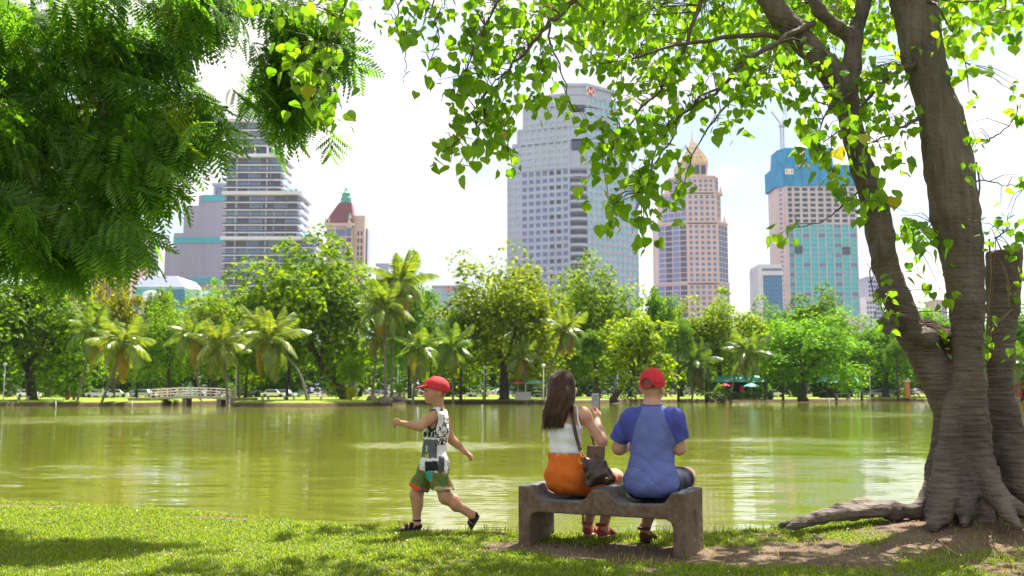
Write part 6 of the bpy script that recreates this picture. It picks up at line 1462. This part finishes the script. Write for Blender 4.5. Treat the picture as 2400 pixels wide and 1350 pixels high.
# sleeveless printed shirt
S = SDF(lo, hi, hb); boy_torso(S, .013, .055); S.ell(J(1020, 1090, 0), (.100, .128, .10), .06); S.cap(J(1022, 1085, 0) + np.array([0, -.05, 0]), J(1024, 1115, 0) + np.array([0, -.05, 0]), .092, .098, .05); S.cap(J(1022, 1085, 0) + np.array([0, .05, 0]), J(1024, 1115, 0) + np.array([0, .05, 0]), .09, .096, .05)
S.plane(J(1020, 1104, 0), (-.12, 0, -1), .004); S.ell(J(1009, 982, -.15), (.052, .075, .098), .01, 's'); S.ell(J(1036, 985, .15), (.05, .075, .09), .01, 's'); S.cap(J(1029, 930, 0), J(1029, 966, 0), .050, .050, .01, 's')
for a in (armN, armF): S.cap(a[0], a[1], .044, .040, .004, 's')
S.ripple(.0022, 55, 22, -30).ripple(.0020, -38, 30, 52, 1.3)
def shirt_paint(v):
    """Black and grey street print on white cotton, laid out over the side and back of the shirt."""
    px = 1200 + F * v[:, 0] / (BY - .1); py = 918 - F * (v[:, 2] - 1.15) / (BY - .1) ; u = np.stack([px, py], 1)
    ang = fbm(px * .18, py * .18, 3); c = np.tile(np.array([.74, .73, .76]), (len(v), 1)); K = np.array([.022, .024, .032]); Gy = np.array([.11, .12, .13])
    def rect(x0, x1, y0, y1, col, rough=3): 
        j = (fbm(px * .35 + x0, py * .35) - .5) * rough; m = (px > x0 + j) & (px < x1 + j) & (py > y0 + j) & (py < y1 + j); c[m] = col
    rect(976, 1027, 1028, 1070, Gy, 3); rect(1000, 1030, 1077, 1100, K, 5); rect(1030, 1044, 1066, 1120, np.array([.10, .10, .12]), 3); rect(988, 1002, 1010, 1022, K, 4); rect(1005, 1012, 1010, 1022, K, 3); rect(1015, 1021, 1011, 1023, K, 3); rect(970, 984, 1080, 1104, np.array([.18, .18, .20]), 4); rect(1052, 1060, 1090, 1120, Gy, 4); rect(1032, 1041, 950, 962, Gy, 6)
    rect(1000, 1004, 1042, 1056, np.array([.6, .6, .58]), 2); rect(999, 1002, 1062, 1070, np.array([.55, .5, .05]), 1); rect(1004, 1007, 1060, 1070, np.array([.55, .5, .05]), 1)
    spk = fbm(px * .9, py * .9, 3); m = (np.abs(py - 1010) < 14) & (px < 1025) & (spk > .56); c[m] = K; m = (px > 1021) & (px < 1045) & (np.abs(py - 1018) < 20) & (ang > .55); c[m] = K; m = (py > 1104) & (spk > .5); c[m] = K; m = (np.abs(py - 1090) < 20) & (spk > .66); c[m] = K
    S_ = [((1038, 1000), (1042, 988)), ((1042, 988), (1045, 999)), ((1039, 996), (1045, 995)), ((1046, 990), (1047, 1001)), ((1046, 993), (1051, 990)), ((1048, 1005), (1053, 1003)), ((1050, 1004), (1049, 1012)), ((1049, 1012), (1053, 1010)), ((1036, 1010), (1043, 1019)), ((1043, 1019), (1051, 1012)), ((1026, 1028), (1030, 1038)), ((1030, 1038), (1034, 1026)), ((1034, 1026), (1037, 1038)), ((1038, 1026), (1039, 1038)), ((1039, 1026), (1046, 1036)), ((1046, 1024), (1047, 1036)), ((1024, 1041), (1044, 1039)), ((1025, 1024), (1046, 1021)), ((1049, 985), (1052, 978)), ((1040, 972), (1042, 974)), ((1041, 980), (1042, 982))]
    for a, b_ in S_: c[stroke(u, a, b_, 1.15)] = K
    for s_ in (-1, 1):   # dark bound armholes
        e = np.linalg.norm((v - J(1009 if s_ < 0 else 1036, 982, s_ * .15)) / np.array([.052, .075, .098]), axis=1); c[(e < 1.16) & (v[:, 2] > J(0, 1020)[2])] = K * 1.6
    return c
S.build('shirt', paintcloth('printed_cotton'), boy, BP, shirt_paint)
# patterned shorts
S = SDF(lo, hi, hb); S.ell(J(1014, 1098, 0), (.100, .126, .085), .05)
Z = SDF(lo, hi, hb); Z.cap(J(1003, 1098, .06), J(975, 1156, .07), .083, .086, .02); dF = unit(J(975, 1156, .07) - J(1003, 1098, .06)); Z.plane(J(978, 1146, .07), dF + np.array([0, 0, -.25])); S.d = np.minimum(S.d, Z.d)
Z = SDF(lo, hi, hb); Z.cap(J(1020, 1098, -.06), J(1042, 1162, -.07), .086, .090, .02); dR_ = unit(J(1042, 1162, -.07) - J(1020, 1098, -.06)); Z.plane(J(1036, 1148, -.07), dR_ + np.array([-.35, 0, 0])); k_ = .03; hh = np.maximum(k_ - np.abs(S.d - Z.d), 0) / k_; S.d = np.minimum(S.d, Z.d) - hh * hh * k_ / 4
S.plane(J(1014, 1084, 0), (0, 0, 1)); S.ripple(.003, 48, 15, -20).ripple(.0025, 20, 40, 45, .7)
def shorts_paint(v):
    px = 1200 + F * v[:, 0] / BY; py = 918 - F * (v[:, 2] - 1.15) / BY; n = fbm(px * .16, py * .16, 3); n2 = fbm(px * .3 + 50, py * .3, 3); c = np.tile(np.array([.165, .135, .022]), (len(v), 1)); c[n > .56] = (.045, .14, .035); c[n2 > .62] = (.04, .22, .12); c[(n2 < .36) & (n > .4)] = (.28, .10, .03)
    dd = (v - J(978, 1146, .07)) @ unit(dF + np.array([0, 0, -.25])); fr_ = (px < 1004) & (dd > -.034); c[fr_ & (px < 984)] = (.60, .07, .03); c[fr_ & (px >= 984)] = (.05, .10, .30); c[fr_ & (px >= 984) & (n2 > .52)] = (.62, .12, .03)
    d2 = (v - J(1036, 1148, -.07)) @ unit(dR_ + np.array([-.35, 0, 0])); c[(px > 1022) & (d2 > -.028) & (n2 > .42)] = (.42, .36, .22); c[(px > 1003) & (px < 1019) & (py > 1098) & (py < 1122) & (v[:, 1] < BY)] = (.07, .33, .36); return c
S.build('shorts', paintcloth('patterned_cotton'), boy, BP, shorts_paint)
# red cap
S = SDF(HC - .17, HC + .17, .005); tl = np.array([[1, 0, 0], [0, 1, 0], [0, 0, 1.0]]); S.ell(HC + np.array([.004, 0, .018]), (.113, .088, .094), .01, M=HM); S.plane(HC + np.array([0, 0, -.002]) + hf * 0, np.array([-.30 * -hf[0] * -1, 0, -1]) if False else np.array([-.28, 0, -1.0]), .006)
S.ell(H(.005, 0, .112), (.010, .010, .006), .004); I_ = S.copy(); Z = S.blank(); Z.ell(HC + np.array([.004, 0, .012]), (.104, .080, .088), .0, M=HM); S.d = np.maximum(S.d, -Z.d); Z = None
S.build('cap', M_capred, boy, BP)
S = SDF(HC - .2, HC + .2, .0045); bm = HM @ rotm('Y', -12) ; S.ell(H(.105, 0, .030), (.066, .078, .010), .0, M=bm); S.d = np.maximum(S.d, -(np.full_like(S.d, 1))); Z = S.blank(); Z.ell(HC, (.090, .070, .2), 0, M=HM); S.d = np.maximum(S.d, -Z.d); S.fn(lambda X, Y, Z_: 0 * X); S.build('cap_brim', M_capred, boy, BP)
lf, hf_ = fhF - np.array([.28, .12, .08]), fhF + np.array([.10, .12, .16]); sandal(boy, BP, .0042, fhF, ftF, .78, (0, 0, 1), M_sole, M_blk, ((.72, .012, 1), (.48, .016, 1), (.12, .030, .8)), lf, hf_, (legF[2] + np.array([0, 0, -.002]), legF[2] + np.array([0, 0, .020]), .037))
lr, hr = np.minimum(fhR, ftR) - .14, np.maximum(fhR, ftR) + .12; sandal(boy, BP, .0042, fhR, ftR, .78, upR, M_sole, M_blk, ((.70, .012, 1), (.45, .016, 1), (.10, .030, .8)), lr, hr, (legR[2] + np.array([.005, 0, -.006]), legR[2] + np.array([-.012, 0, .010]), .036))

# ------------------------------------------------------------------ seated pair: local frames turned with the bench
class Frame:
    def __init__(s, u, v): s.o = BO + bu * u + bv * v; s.o[2] = 0
    def __call__(s, px, py, yl):
        d = P(px, py, 1.0) - CAM; tt = (yl - bv @ (CAM - s.o)) / (bv @ d); p = CAM + d * tt - s.o; return np.array([p @ bu, p @ bv, p[2]])
# woman
WF = Frame(.33, .25); wom = empty('person', WF.o, BA); tag(wom, 'woman with long brown hair in white strap top and orange shorts sitting with a phone', 'person')
W = WF; hw_ = .0058; lo, hi = np.array([-.36, -.30, -.06]), np.array([.42, .66, 1.36])
yaw = R(-38); WH = W(1323, 903, .02); fdir = np.array([-math.sin(yaw) * 1.0, math.cos(yaw), 0]); sdir = np.array([math.cos(yaw), math.sin(yaw), 0])
WM = np.array([sdir, fdir, np.array([0, 0, 1.0])]).T
def wh(s_, f, z): return WH + sdir * s_ + fdir * f + np.array([0, 0, z])
def w_torso(S, gr=0.0, k=.05):
    S.ell(W(1325, 1000, .0), (.132 + gr, .085 + gr, .125 + gr), k); S.ell(W(1325, 1040, .005), (.118 + gr, .078 + gr, .11 + gr), k); S.ell(W(1325, 1068, .005), (.118 + gr, .08 + gr, .07 + gr), k)
def w_hips(S, gr=0.0, k=.05): S.ell(W(1318, 1116, -.01), (.125 + gr, .125 + gr, .125 + gr), k); S.ell(W(1345, 1116, -.01), (.125 + gr, .125 + gr, .125 + gr), k); S.ell(W(1331, 1085, .0), (.125 + gr, .095 + gr, .08 + gr), k)
lgL = [np.array([-.07, .06, .44]), np.array([.06, .43, .455]), W(1377, 1238, .30)]; lgR_ = [np.array([.085, .06, .44]), np.array([.215, .41, .465]), W(1413, 1240, .27)]
aR = [W(1366, 970, .0), W(1411, 1034, .07), W(1399, 984, .26)]; aL = [W(1290, 970, .0), W(1300, 1040, .15), W(1376, 982, .29)]
S = SDF(lo, hi, hw_); w_torso(S); w_hips(S)
S.cap(W(1303, 966, 0), W(1360, 966, 0), .050, .050, .05); S.cap(W(1328, 962, .0), W(1328, 925, .015), .050, .044, .03)
S.ell(wh(0, 0, .005), (.075, .093, .100), .02, M=WM); S.ell(wh(0, .035, -.06), (.055, .055, .062), .03, M=WM); S.ell(wh(0, .078, -.105), (.022, .018, .018), .02, M=WM); S.ell(wh(0, .100, -.035), (.012, .016, .018), .012, M=WM); S.ell(wh(0, .092, -.074), (.020, .009, .009), .008, M=WM)
for s_ in (-1, 1): S.ell(wh(s_ * .045, .05, -.05), (.022, .026, .028), .02, M=WM); S.ell(wh(s_ * .033, .084, -.012), (.014, .010, .009), .008, 's', M=WM); S.ell(wh(s_ * .076, -.005, -.02), (.01, .02, .03), .006, M=WM)
S.chain(aR, (.044, .040, .027), .03); S.cap(aR[1] * .8 + aR[2] * .2, aR[1] * .55 + aR[2] * .45, .038, .034, .02); S.ell(W(1372, 975, .0), (.05, .05, .055), .03)
S.chain(aL, (.044, .038, .027), .03); S.ell(W(1287, 975, 0), (.05, .05, .055), .03)
PHC = W(1396.5, 943, .37)
hand(S, aR[2], W(1405, 957, .31) - aR[2], (-.75, .45, .2), (-.3, -.6, .5), .86, (35, 50, 30), thumb=(.2, .5)); hand(S, aL[2], W(1385, 962, .34) - aL[2], (.75, .5, .1), (.2, -.5, .5), .86, (15, 30, 30), thumb=(.2, .4))
for lg in (lgL, lgR_):
    S.chain(lg, (.095, .062, .036), .05); S.ell(lg[1] * .68 + lg[2] * .32 + np.array([0, -.015, 0]), (.050, .052, .085), .03)
ftp = [(W(1374, 1258, .26), W(1392, 1258, .47), lgL), (W(1405, 1262, .22), W(1437, 1262, .42), lgR_)]
gzw = float(gz(.6, 8.0)); F2 = []
for a, b_, lg in ftp:
    a = a.copy(); b_ = b_.copy(); a[2] = b_[2] = gzw + .024; F2.append((a, b_)); feet(S, a, b_, .95); S.cap(lg[2], a + (b_ - a) * .18 + np.array([0, 0, .045]), .036, .030, .02)
def w_paint(v):
    c = np.tile(np.array([.56, .31, .225]), (len(v), 1)); b_ = near(v, wh(0, .1, -.075), (.022, .012, .010)); c = c * (1 - .6 * b_) + .6 * b_ * np.array([.45, .12, .11])
    for s_ in (-1, 1): e = near(v, wh(s_ * .033, .088, -.012), (.013, .01, .006)); c = c * (1 - .85 * e) + .85 * e * np.array([.04, .025, .02]); e = near(v, wh(s_ * .034, .090, .012), (.018, .01, .004)); c = c * (1 - .7 * e) + .7 * e * np.array([.08, .045, .03])
    return c
S.build('body', M_skin, wom, (0, 0, 0), w_paint)
# white strap top
S = SDF(lo, hi, .0055); w_torso(S, .011); S.plane(W(1325, 1063, -.08), (.0, 0, -1)); S.plane(W(1325, 992, -.08), (.18, -.02, 1), .008); S.ell(W(1385, 985, .0), (.065, .10, .075), .012, 's'); S.ell(W(1268, 985, .0), (.065, .10, .075), .012, 's')
S.ripple(.0030, 10, 8, 70).ripple(.0018, 60, 0, 25, 1)
M_wtop = cloth('white_cotton', (.76, .75, .79), var=.04); tp_ = S.build('strap_top', M_wtop, wom)
for a in ((W(1362, 1006, -.088), W(1355, 985, -.075), W(1353, 962, -.052), W(1352, 953, -.02), W(1354, 958, .03), W(1352, 985, .085)), (W(1288, 1006, -.075), W(1297, 980, -.07), W(1302, 960, -.045), W(1302, 953, -.01), W(1302, 960, .04), W(1302, 985, .085))):
    MB().tube(smooth_path(a, 5), .0065, 6).build('shoulder_strap', M_wtop, wom, smooth=True)
# orange shorts
S = SDF(lo, hi, .0058); w_hips(S, .016, .06); S.d = S.d; 
for lg in (lgL, lgR_): S.cap(lg[0], lg[0] * .35 + lg[1] * .65, .112, .105, .05)
S.cap(W(1300, 1066, .0), W(1352, 1066, .0), .052, .052, .04, sq=((0, 0, 1), .6)); S.plane(W(1325, 1064, -.09), (0, -.05, 1), .01); S.plane(np.array([0, 0, .352]), (0, 0, -1), .02)
cl_ = W(1322, 1130, -.14); S.fn(lambda X, Y, Z: .004 * np.sin(X * 95 + 3 * np.sin(Z * 20)) * np.clip((Z - .56) * 12, 0, 1) + .0045 * np.sin(Z * 55 + 25 * np.abs(X)) * np.sin(X * 17 + 1) + .006 * np.exp(-((X - cl_[0]) / .008) ** 2) * (Y < -.05))
S.build('shorts', cloth('orange_cotton', (.60, .135, .018), var=.07, scale=6), wom)
# long hair with ridged strands
S = SDF(np.array([-.36, -.26, .80]), np.array([.20, .20, 1.36]), .0052)
S.ell(WH + np.array([-.006, -.014, .018]), (.094, .108, .106), .02); hp = [WH + np.array([-.012, -.045, .0]), W(1312, 930, -.07), W(1303, 965, -.10), W(1298, 992, -.11)]
for i in range(3): S.cap(hp[i], hp[i + 1], (.098, .094, .090)[i], (.094, .090, .088)[i], .04, sq=((0, 1, 0), (.75, .55, .42)[i]))
S.cap(WH + np.array([-.06, -.0, -.03]), W(1285, 985, -.06), .055, .040, .04); S.cap(WH + np.array([.05, -.02, -.02]), W(1336, 950, -.06), .045, .026, .03); S.plane(W(1300, 999, -.11), (-.16, 0, -1), .01)
Z = S.blank(); Z.ell(wh(.0, .085, -.045), (.060, .055, .085), .0, M=WM); S.mix((slice(None),) * 3, Z.d, .012, 's')
S.fn(lambda X, Y, Z_: .0042 * np.sin((X + .15 * (1.3 - Z_)) * 170 + 3 * np.sin(Z_ * 9 + X * 20)) * np.clip((1.25 - Z_) * 6, .15, 1) + .004 * np.sin(X * 60 + Y * 50 + Z_ * 8))
M_hair = mat('brown_hair', (.022, .011, .007), .45, .22, .4, 30, .5, 60, c2=(.085, .040, .022), stretch=(3, 3, .15))
hr_ = S.build('hair', M_hair, wom)
g = np.random.default_rng(12); mb = MB()
for k in range(130):
    x = g.uniform(-.155, -.005); y = -.11 + g.normal() * .022; z0 = .985 + g.normal() * .03; e = np.array([x + g.normal() * .012 - .02, y - .012 + g.normal() * .015, .868 + .2 * (x + .10) + g.normal() * .016]); mb.tube([(x + .01, y + .01, z0 + .05), ((x + e[0]) / 2, y - .012, (z0 + e[2]) / 2), e], [.004, .0035, .0006], 4, False)
mb.build('hair_ends', M_hair, wom, smooth=True)
for a, b_ in F2:
    l2, h2 = np.minimum(a, b_) - .12, np.maximum(a, b_) + .16; sandal(wom, (0, 0, 0), .0045, a, b_, .95, (0, 0, 1), M_psole, M_rsand, ((.70, .022, 1), (.10, .040, .8)), l2, h2, (a + (b_ - a) * .12 + np.array([0, 0, .072]), a + (b_ - a) * .12 + np.array([0, 0, .095]), .043))
# phone in her hands
PW = WF.o + bu * PHC[0] + bv * PHC[1]; PW[2] = PHC[2]
ph = empty('smartphone', PW, BA + R(-6)); tag(ph, 'black smartphone held upright in both hands by the seated woman', 'phone')
S = SDF((-.05, -.02, -.1), (.05, .02, .1), .0026); S.box((0, 0, 0), (.037, .0048, .078), .004, 0); S.build('case', mat('phone_case', (.015, .015, .017), .4, .5), ph)
m_scr = mat('phone_screen', (.09, .10, .12), .12, .5, .4, 28, c2=(.30, .32, .35)); b_ = m_scr.node_tree.nodes['Principled BSDF']; b_.inputs['Emission Color'].default_value = (.4, .42, .46, 1); b_.inputs['Emission Strength'].default_value = .05
MB().box(-.0335, .0335, -.0062, -.0052, -.0735, .0735).build('screen', m_scr, ph)
for k in range(3): MB().box(-.012 + k * .010, -.006 + k * .010, -.0072, -.0064, .062, .066).build('screen_icon', M_white, ph)

# handbag beside her
BG = WF.o.copy(); bag = empty('handbag', BG, BA); tag(bag, 'dark brown leather handbag with an open flap hanging from the woman by its strap', 'handbag')
M_lea = mat('brown_leather', (.040, .020, .017), .32, .5, .3, 10, .4, 30); M_lea2 = mat('flap_leather', (.115, .055, .040), .55, .4, .2, 14, .3, 50); M_brass = mat('brass', (.70, .45, .12), .3, .5, .1, 20, metal=.9)
S = SDF((-.02, -.34, .33), (.46, .12, .74), .0052)
pA, pB, pC, pD, pE = W(1376, 1082, -.16), W(1410, 1088, -.16), W(1428, 1122, -.15), W(1383, 1132, -.16), W(1400, 1110, -.16)
for a, b2, r1, r2 in ((pA, pD, .020, .036), (pA, pB, .020, .030), (pB, pC, .032, .030), (pD, pC, .036, .034), (pE, pE + np.array([0, .001, 0]), .055, .055), (pA, pE, .02, .05)): S.cap(a, b2, r1, r2, .05, sq=((0, 1, 0), 1.25))
S.plane(W(1400, 1141, -.16), (-.12, 0, -1), .012); S.fn(lambda X, Y, Z: .004 * np.sin(40 * (X + Z) + 8 * np.sin(X * 12)) + .003 * np.sin(70 * Z - 60 * X)); S.build('bag_body', M_lea, bag)
c = W(1396, 1070, -.09); S = SDF(c - .13, c + .13, .0045); S.box(c, (.072, .007, .082), .006, 0, M=rotm('X', -8)); S.build('flap', M_lea2, bag)
def ribbon(pts, wd, th, axis):
    q = smooth_path(pts, 5); V = []; Q = []
    for i, p in enumerate(q):
        t_ = unit(q[min(i + 1, len(q) - 1)] - q[max(i - 1, 0)]); s2 = unit(np.asarray(axis) - t_ * np.dot(axis, t_)); n2 = np.cross(t_, s2); V += [p - s2 * wd - n2 * th, p + s2 * wd - n2 * th, p + s2 * wd + n2 * th, p - s2 * wd + n2 * th]
        if i: b0 = 4 * i; Q += [(b0 - 4 + j, b0 - 4 + (j + 1) % 4, b0 + (j + 1) % 4, b0 + j) for j in range(4)]
    return MB().add(V, Q)
ribbon([W(1350, 990, .10), W(1347, 962, .055), W(1343, 951, .0), W(1340, 957, -.055), W(1343, 985, -.098), W(1350, 1020, -.108), W(1360, 1056, -.115)], .014, .003, (1, -.1, 0)).build('strap', M_lea, bag, smooth=False)
ribbon([W(1384, 1012, .10), W(1390, 1035, .02), W(1394, 1052, -.06), W(1398, 1078, -.12)], .008, .002, (1, 0, 0)).build('strap', M_lea, bag)
c = W(1364, 1078, -.155); MB().tube([c + np.array([math.cos(a) * .026, 0, math.sin(a) * .026]) for a in np.linspace(0, 2 * math.pi, 15)], .0042, 5, False).build('ring', M_brass, bag, smooth=True)
MB().tube([W(1360, 1057, -.118), W(1361, 1063, -.13), W(1363, 1070, -.15)], [.006, .008, .005], 6).build('clasp', M_brass, bag, smooth=True)
for px_ in (1355, 1360): c = W(px_, 1047, -.122); MB().lathe([(.004, -.002), (.003, .002), (.0005, .003)], c, 6).build('rivet', M_brass, bag)
c = W(1422, 1120, -.205); MB().obox(c, (.010, 0, .002), (0, .003, 0), (.0, 0, .005)).build('buckle', M_brass, bag)
ribbon([W(1365, 1190, .02), W(1367, 1225, .05), W(1370, 1238, .06), W(1378, 1228, .06), W(1390, 1195, .05)], .010, .002, (.3, 1, 0)).build('hanging_strap', mat('tan_strap', (.40, .28, .20), .8), bag)

# man
MF = Frame(.98, .25); man = empty('person', MF.o, BA); tag(man, 'boy in backward red cap and blue t-shirt sitting on right half of the bench', 'person'); W = MF
lo, hi = np.array([-.40, -.30, -.06]), np.array([.46, .72, 1.38]); MH = W(1529, 901, .01)
my = R(-8); mf = np.array([-math.sin(my), math.cos(my), 0]); msd = np.array([math.cos(my), math.sin(my), 0]); MM = np.array([msd, mf, np.array([0, 0, 1.0])]).T
def mh(s_, f, z): return MH + msd * s_ + mf * f + np.array([0, 0, z])
def m_torso(S, gr=0.0, k=.06):
    S.cap(W(1492, 985, .0), W(1570, 985, .0), .085 + gr, .085 + gr, k); S.ell(W(1529, 1020, .0), (.168 + gr, .115 + gr, .17 + gr), k); S.ell(W(1528, 1075, .01), (.157 + gr, .125 + gr, .14 + gr), k)
    S.ell(W(1526, 1118, .0), (.192 + gr, .145 + gr, .125 + gr), k); S.cap(W(1527, 965, .0), W(1527, 950, .0), .075 + gr, .06 + gr, k)
aL = [W(1478, 982, .0), W(1451, 1050, .05), W(1478, 1046, .29)]; aR = [W(1582, 982, .0), W(1592, 1050, .05), W(1560, 1050, .29)]
lgL = [np.array([-.09, .05, .44]), np.array([-.06, .45, .46]), W(1512, 1236, .30)]; lgR_ = [np.array([.10, .05, .44]), W(1606, 1118, .40), W(1608, 1236, .36)]
S = SDF(lo, hi, .006); m_torso(S, -.008)
S.cap(W(1528, 955, .0), W(1528, 925, .01), .066, .060, .03); S.ell(mh(0, 0, .0), (.080, .096, .112), .02, M=MM); S.ell(mh(0, .03, -.065), (.062, .06, .062), .03, M=MM); S.ell(mh(0, .105, -.03), (.013, .016, .018), .012, M=MM); S.ell(mh(0, .095, -.072), (.02, .009, .009), .008, M=MM)
for s_ in (-1, 1): S.ell(mh(s_ * .086, -.008, -.042), (.012, .020, .033), .008, M=MM); S.ell(mh(s_ * .048, .055, -.055), (.025, .028, .03), .02, M=MM); S.ell(mh(s_ * .034, .088, -.012), (.014, .010, .009), .008, 's', M=MM)
for a in (aL, aR): S.chain(a, (.055, .047, .030), .03); S.cap(a[1], a[1] * .6 + a[2] * .4, .047, .043, .02)
hand(S, aL[2], W(1510, 1052, .34) - aL[2], (.2, -.3, -.8), (.3, .2, .9), .95, (35, 45, 35)); hand(S, aR[2], W(1535, 1055, .34) - aR[2], (-.2, -.3, -.8), (-.3, .2, .9), .95, (35, 45, 35))
for lg in (lgL, lgR_): S.chain(lg, (.105, .070, .040), .05); S.ell(lg[1] * .68 + lg[2] * .32 + np.array([0, -.015, 0]), (.056, .058, .09), .03)
gzm = float(gz(1.1, 7.9)); F2 = []
for a, b_, lg in ((W(1506, 1262, .24), W(1532, 1262, .46), lgL), (W(1606, 1262, .3), W(1640, 1262, .50), lgR_)):
    a = a.copy(); b_ = b_.copy(); a[2] = b_[2] = gzm + .026; F2.append((a, b_)); feet(S, a, b_, 1.0); S.cap(lg[2], a + (b_ - a) * .18 + np.array([0, 0, .048]), .040, .032, .02)
def m_paint(v):
    c = np.tile(np.array([.52, .285, .19]), (len(v), 1)); q = v - MH; f = q @ mf; z = q[:, 2]; hr2 = (np.clip((-f + .02) / .02, 0, 1) * np.clip((z + .052) / .03, 0, 1))[:, None]; hr2 = hr2 * (1 - np.clip(sum(near(v, mh(s_ * .09, -.008, -.042), (.02, .024, .038)) for s_ in (-1, 1)), 0, 1)); c = c * (1 - .85 * hr2) + .85 * hr2 * np.array([.075, .042, .026])
    for s_ in (-1, 1): e = near(v, mh(s_ * .034, .092, -.012), (.013, .01, .006)); c = c * (1 - .85 * e) + .85 * e * np.array([.04, .025, .02]); e = near(v, mh(s_ * .034, .094, .012), (.018, .01, .004)); c = c * (1 - .7 * e) + .7 * e * np.array([.07, .04, .025])
    e = near(v, mh(0, .1, -.072), (.022, .012, .01)); return c * (1 - .5 * e) + .5 * e * np.array([.42, .13, .12])
S.build('body', M_skin, man, (0, 0, 0), m_paint)
# blue raglan t-shirt
S = SDF(lo, hi, .0058); m_torso(S, .010); S.ell(W(1526, 1138, .0), (.205, .155, .09), .06); S.cap(W(1528, 930, .0), W(1528, 950, .005), .075, .070, .01, 's')
for a, ex in ((aL, W(1450, 1030, .035)), (aR, W(1592, 1030, .035))):
    Z = SDF(lo, hi, .0058); Z.cap(a[0], ex, .075, .074, 0); Z.plane(ex, ex - a[0] + np.array([0, 0, -.02])); k_ = .05; hh = np.maximum(k_ - np.abs(S.d - Z.d), 0) / k_; S.d = np.minimum(S.d, Z.d) - hh * hh * k_ / 4
S.plane(np.array([0, 0, .355]), (0, 0, -1), .03)
fold = lambda q: 1 - 2 * np.abs(np.sin(q)) ** .6
S.fn(lambda X, Y, Z: .0034 * fold(Z * 34 + 9 * np.abs(X) + 2.5 * np.sin(X * 11)) * np.exp(-((Z - .60) / .15) ** 2) + .0028 * fold(X * 27 + 4 * np.sin(Z * 6)) * np.exp(-((Z - .86) / .14) ** 2) + .0035 * np.sin(Z * 38 - 30 * X) * np.exp(-((Z - .45) / .1) ** 2) + .003 * np.sin(Z * 45 + X * 60) * (np.abs(X) > .2))
sl_, sr_ = W(1497, 950, -.1), W(1558, 950, -.1)
def tee(v):
    c = np.tile(np.array([.135, .160, .41]), (len(v), 1)); xl = np.interp(v[:, 2], [W(0, 1030, -.1)[2], W(0, 950, -.1)[2]], [.205, .085]); s_ = (np.abs(v[:, 0] - W(1528, 1000, -.1)[0]) > xl) & (v[:, 2] > W(0, 1045, 0)[2]); c[s_] = (.075, .085, .36); nk = np.linalg.norm((v - W(1528, 945, 0)) / np.array([.088, .088, .05]), axis=1) < 1; c[nk] = (.075, .085, .33); return c
S.build('t_shirt', paintcloth('blue_jersey'), man, (0, 0, 0), tee)
# navy shorts
S = SDF(lo, hi, .006); S.ell(W(1527, 1135, .03), (.185, .135, .085), .05)
for lg in (lgL, lgR_): Z = SDF(lo, hi, .006); Z.cap(lg[0], lg[0] * .12 + lg[1] * .88, .116, .100, 0); Z.plane(lg[0] * .2 + lg[1] * .8, lg[1] - lg[0]); S.d = np.minimum(S.d, Z.d)
S.plane(np.array([0, 0, .345]), (0, 0, -1), .02); S.ripple(.004, 40, 30, 20); S.build('shorts', cloth('navy_cotton', (.018, .020, .040)), man)
# backward cap
S = SDF(MH - .2, MH + .22, .005); S.ell(mh(0, .004, .022), (.093, .108, .104), .01, M=MM); S.plane(mh(0, 0, -.022), (0, .12, -1), .006); Z = S.blank(); Z.ell(mh(0, .004, .018), (.086, .101, .098), 0, M=MM); S.d = np.maximum(S.d, -Z.d)
S.ell(mh(-.008, -.10, .006), (.040, .05, .034), .006, 's', M=MM); S.ell(mh(0, .0, .127), (.011, .011, .006), .004); S.fn(lambda X, Y, Z_: .0016 * np.cos(6 * np.arctan2(Y - MH[1], X - MH[0])) ** 16); S.build('cap', M_capred, man)
c = [mh(math.sin(a) * .094, -math.cos(a) * .109, -.016 + .004 * abs(math.sin(a))) for a in np.linspace(-.9, 1.0, 12)] + [mh(.115, -.055, -.012), mh(.125, -.05, -.012)]
ribbon(c, .009, .003, (0, 0, 1)).build('cap_strap', M_capred, man); MB().obox(mh(.052, -.098, -.015), msd * .010 + mf * .004, mf * .004, (0, 0, .010)).build('cap_buckle', M_dark, man)
S = SDF(MH - .25, MH + .25, .005); S.ell(mh(0, .115, .006), (.080, .066, .010), 0, M=MM @ rotm('X', -8)); Z = S.blank(); Z.ell(mh(0, 0, 0), (.078, .094, .2), 0, M=MM); S.d = np.maximum(S.d, -Z.d); S.build('cap_brim', M_capred, man) if False else None
for a, b_ in F2:
    l2, h2 = np.minimum(a, b_) - .12, np.maximum(a, b_) + .17; sandal(man, (0, 0, 0), .0048, a, b_, 1.0, (0, 0, 1), M_sole, M_brn, ((.70, .024, 1), (.45, .018, 1), (.10, .034, .8)), l2, h2, (a + (b_ - a) * .12 + np.array([0, 0, .074]), a + (b_ - a) * .12 + np.array([0, 0, .10]), .047))
# ------------------------------------------------------------------ air between here and the towers
hz = bpy.data.materials.new('haze'); hz.use_nodes = True; t = hz.node_tree
t.nodes.remove(t.nodes['Principled BSDF']); pv = t.nodes.new('ShaderNodeVolumePrincipled'); pv.inputs['Color'].default_value = (.80, .86, 1, 1); pv.inputs['Density'].default_value = .00005; pv.inputs['Anisotropy'].default_value = .2
t.links.new(pv.outputs[0], t.nodes['Material Output'].inputs['Volume'])
o = MB().box(-4200, 4200, -120, 7600, -2.5, 260).build('haze', hz); o['kind'] = 'stuff'
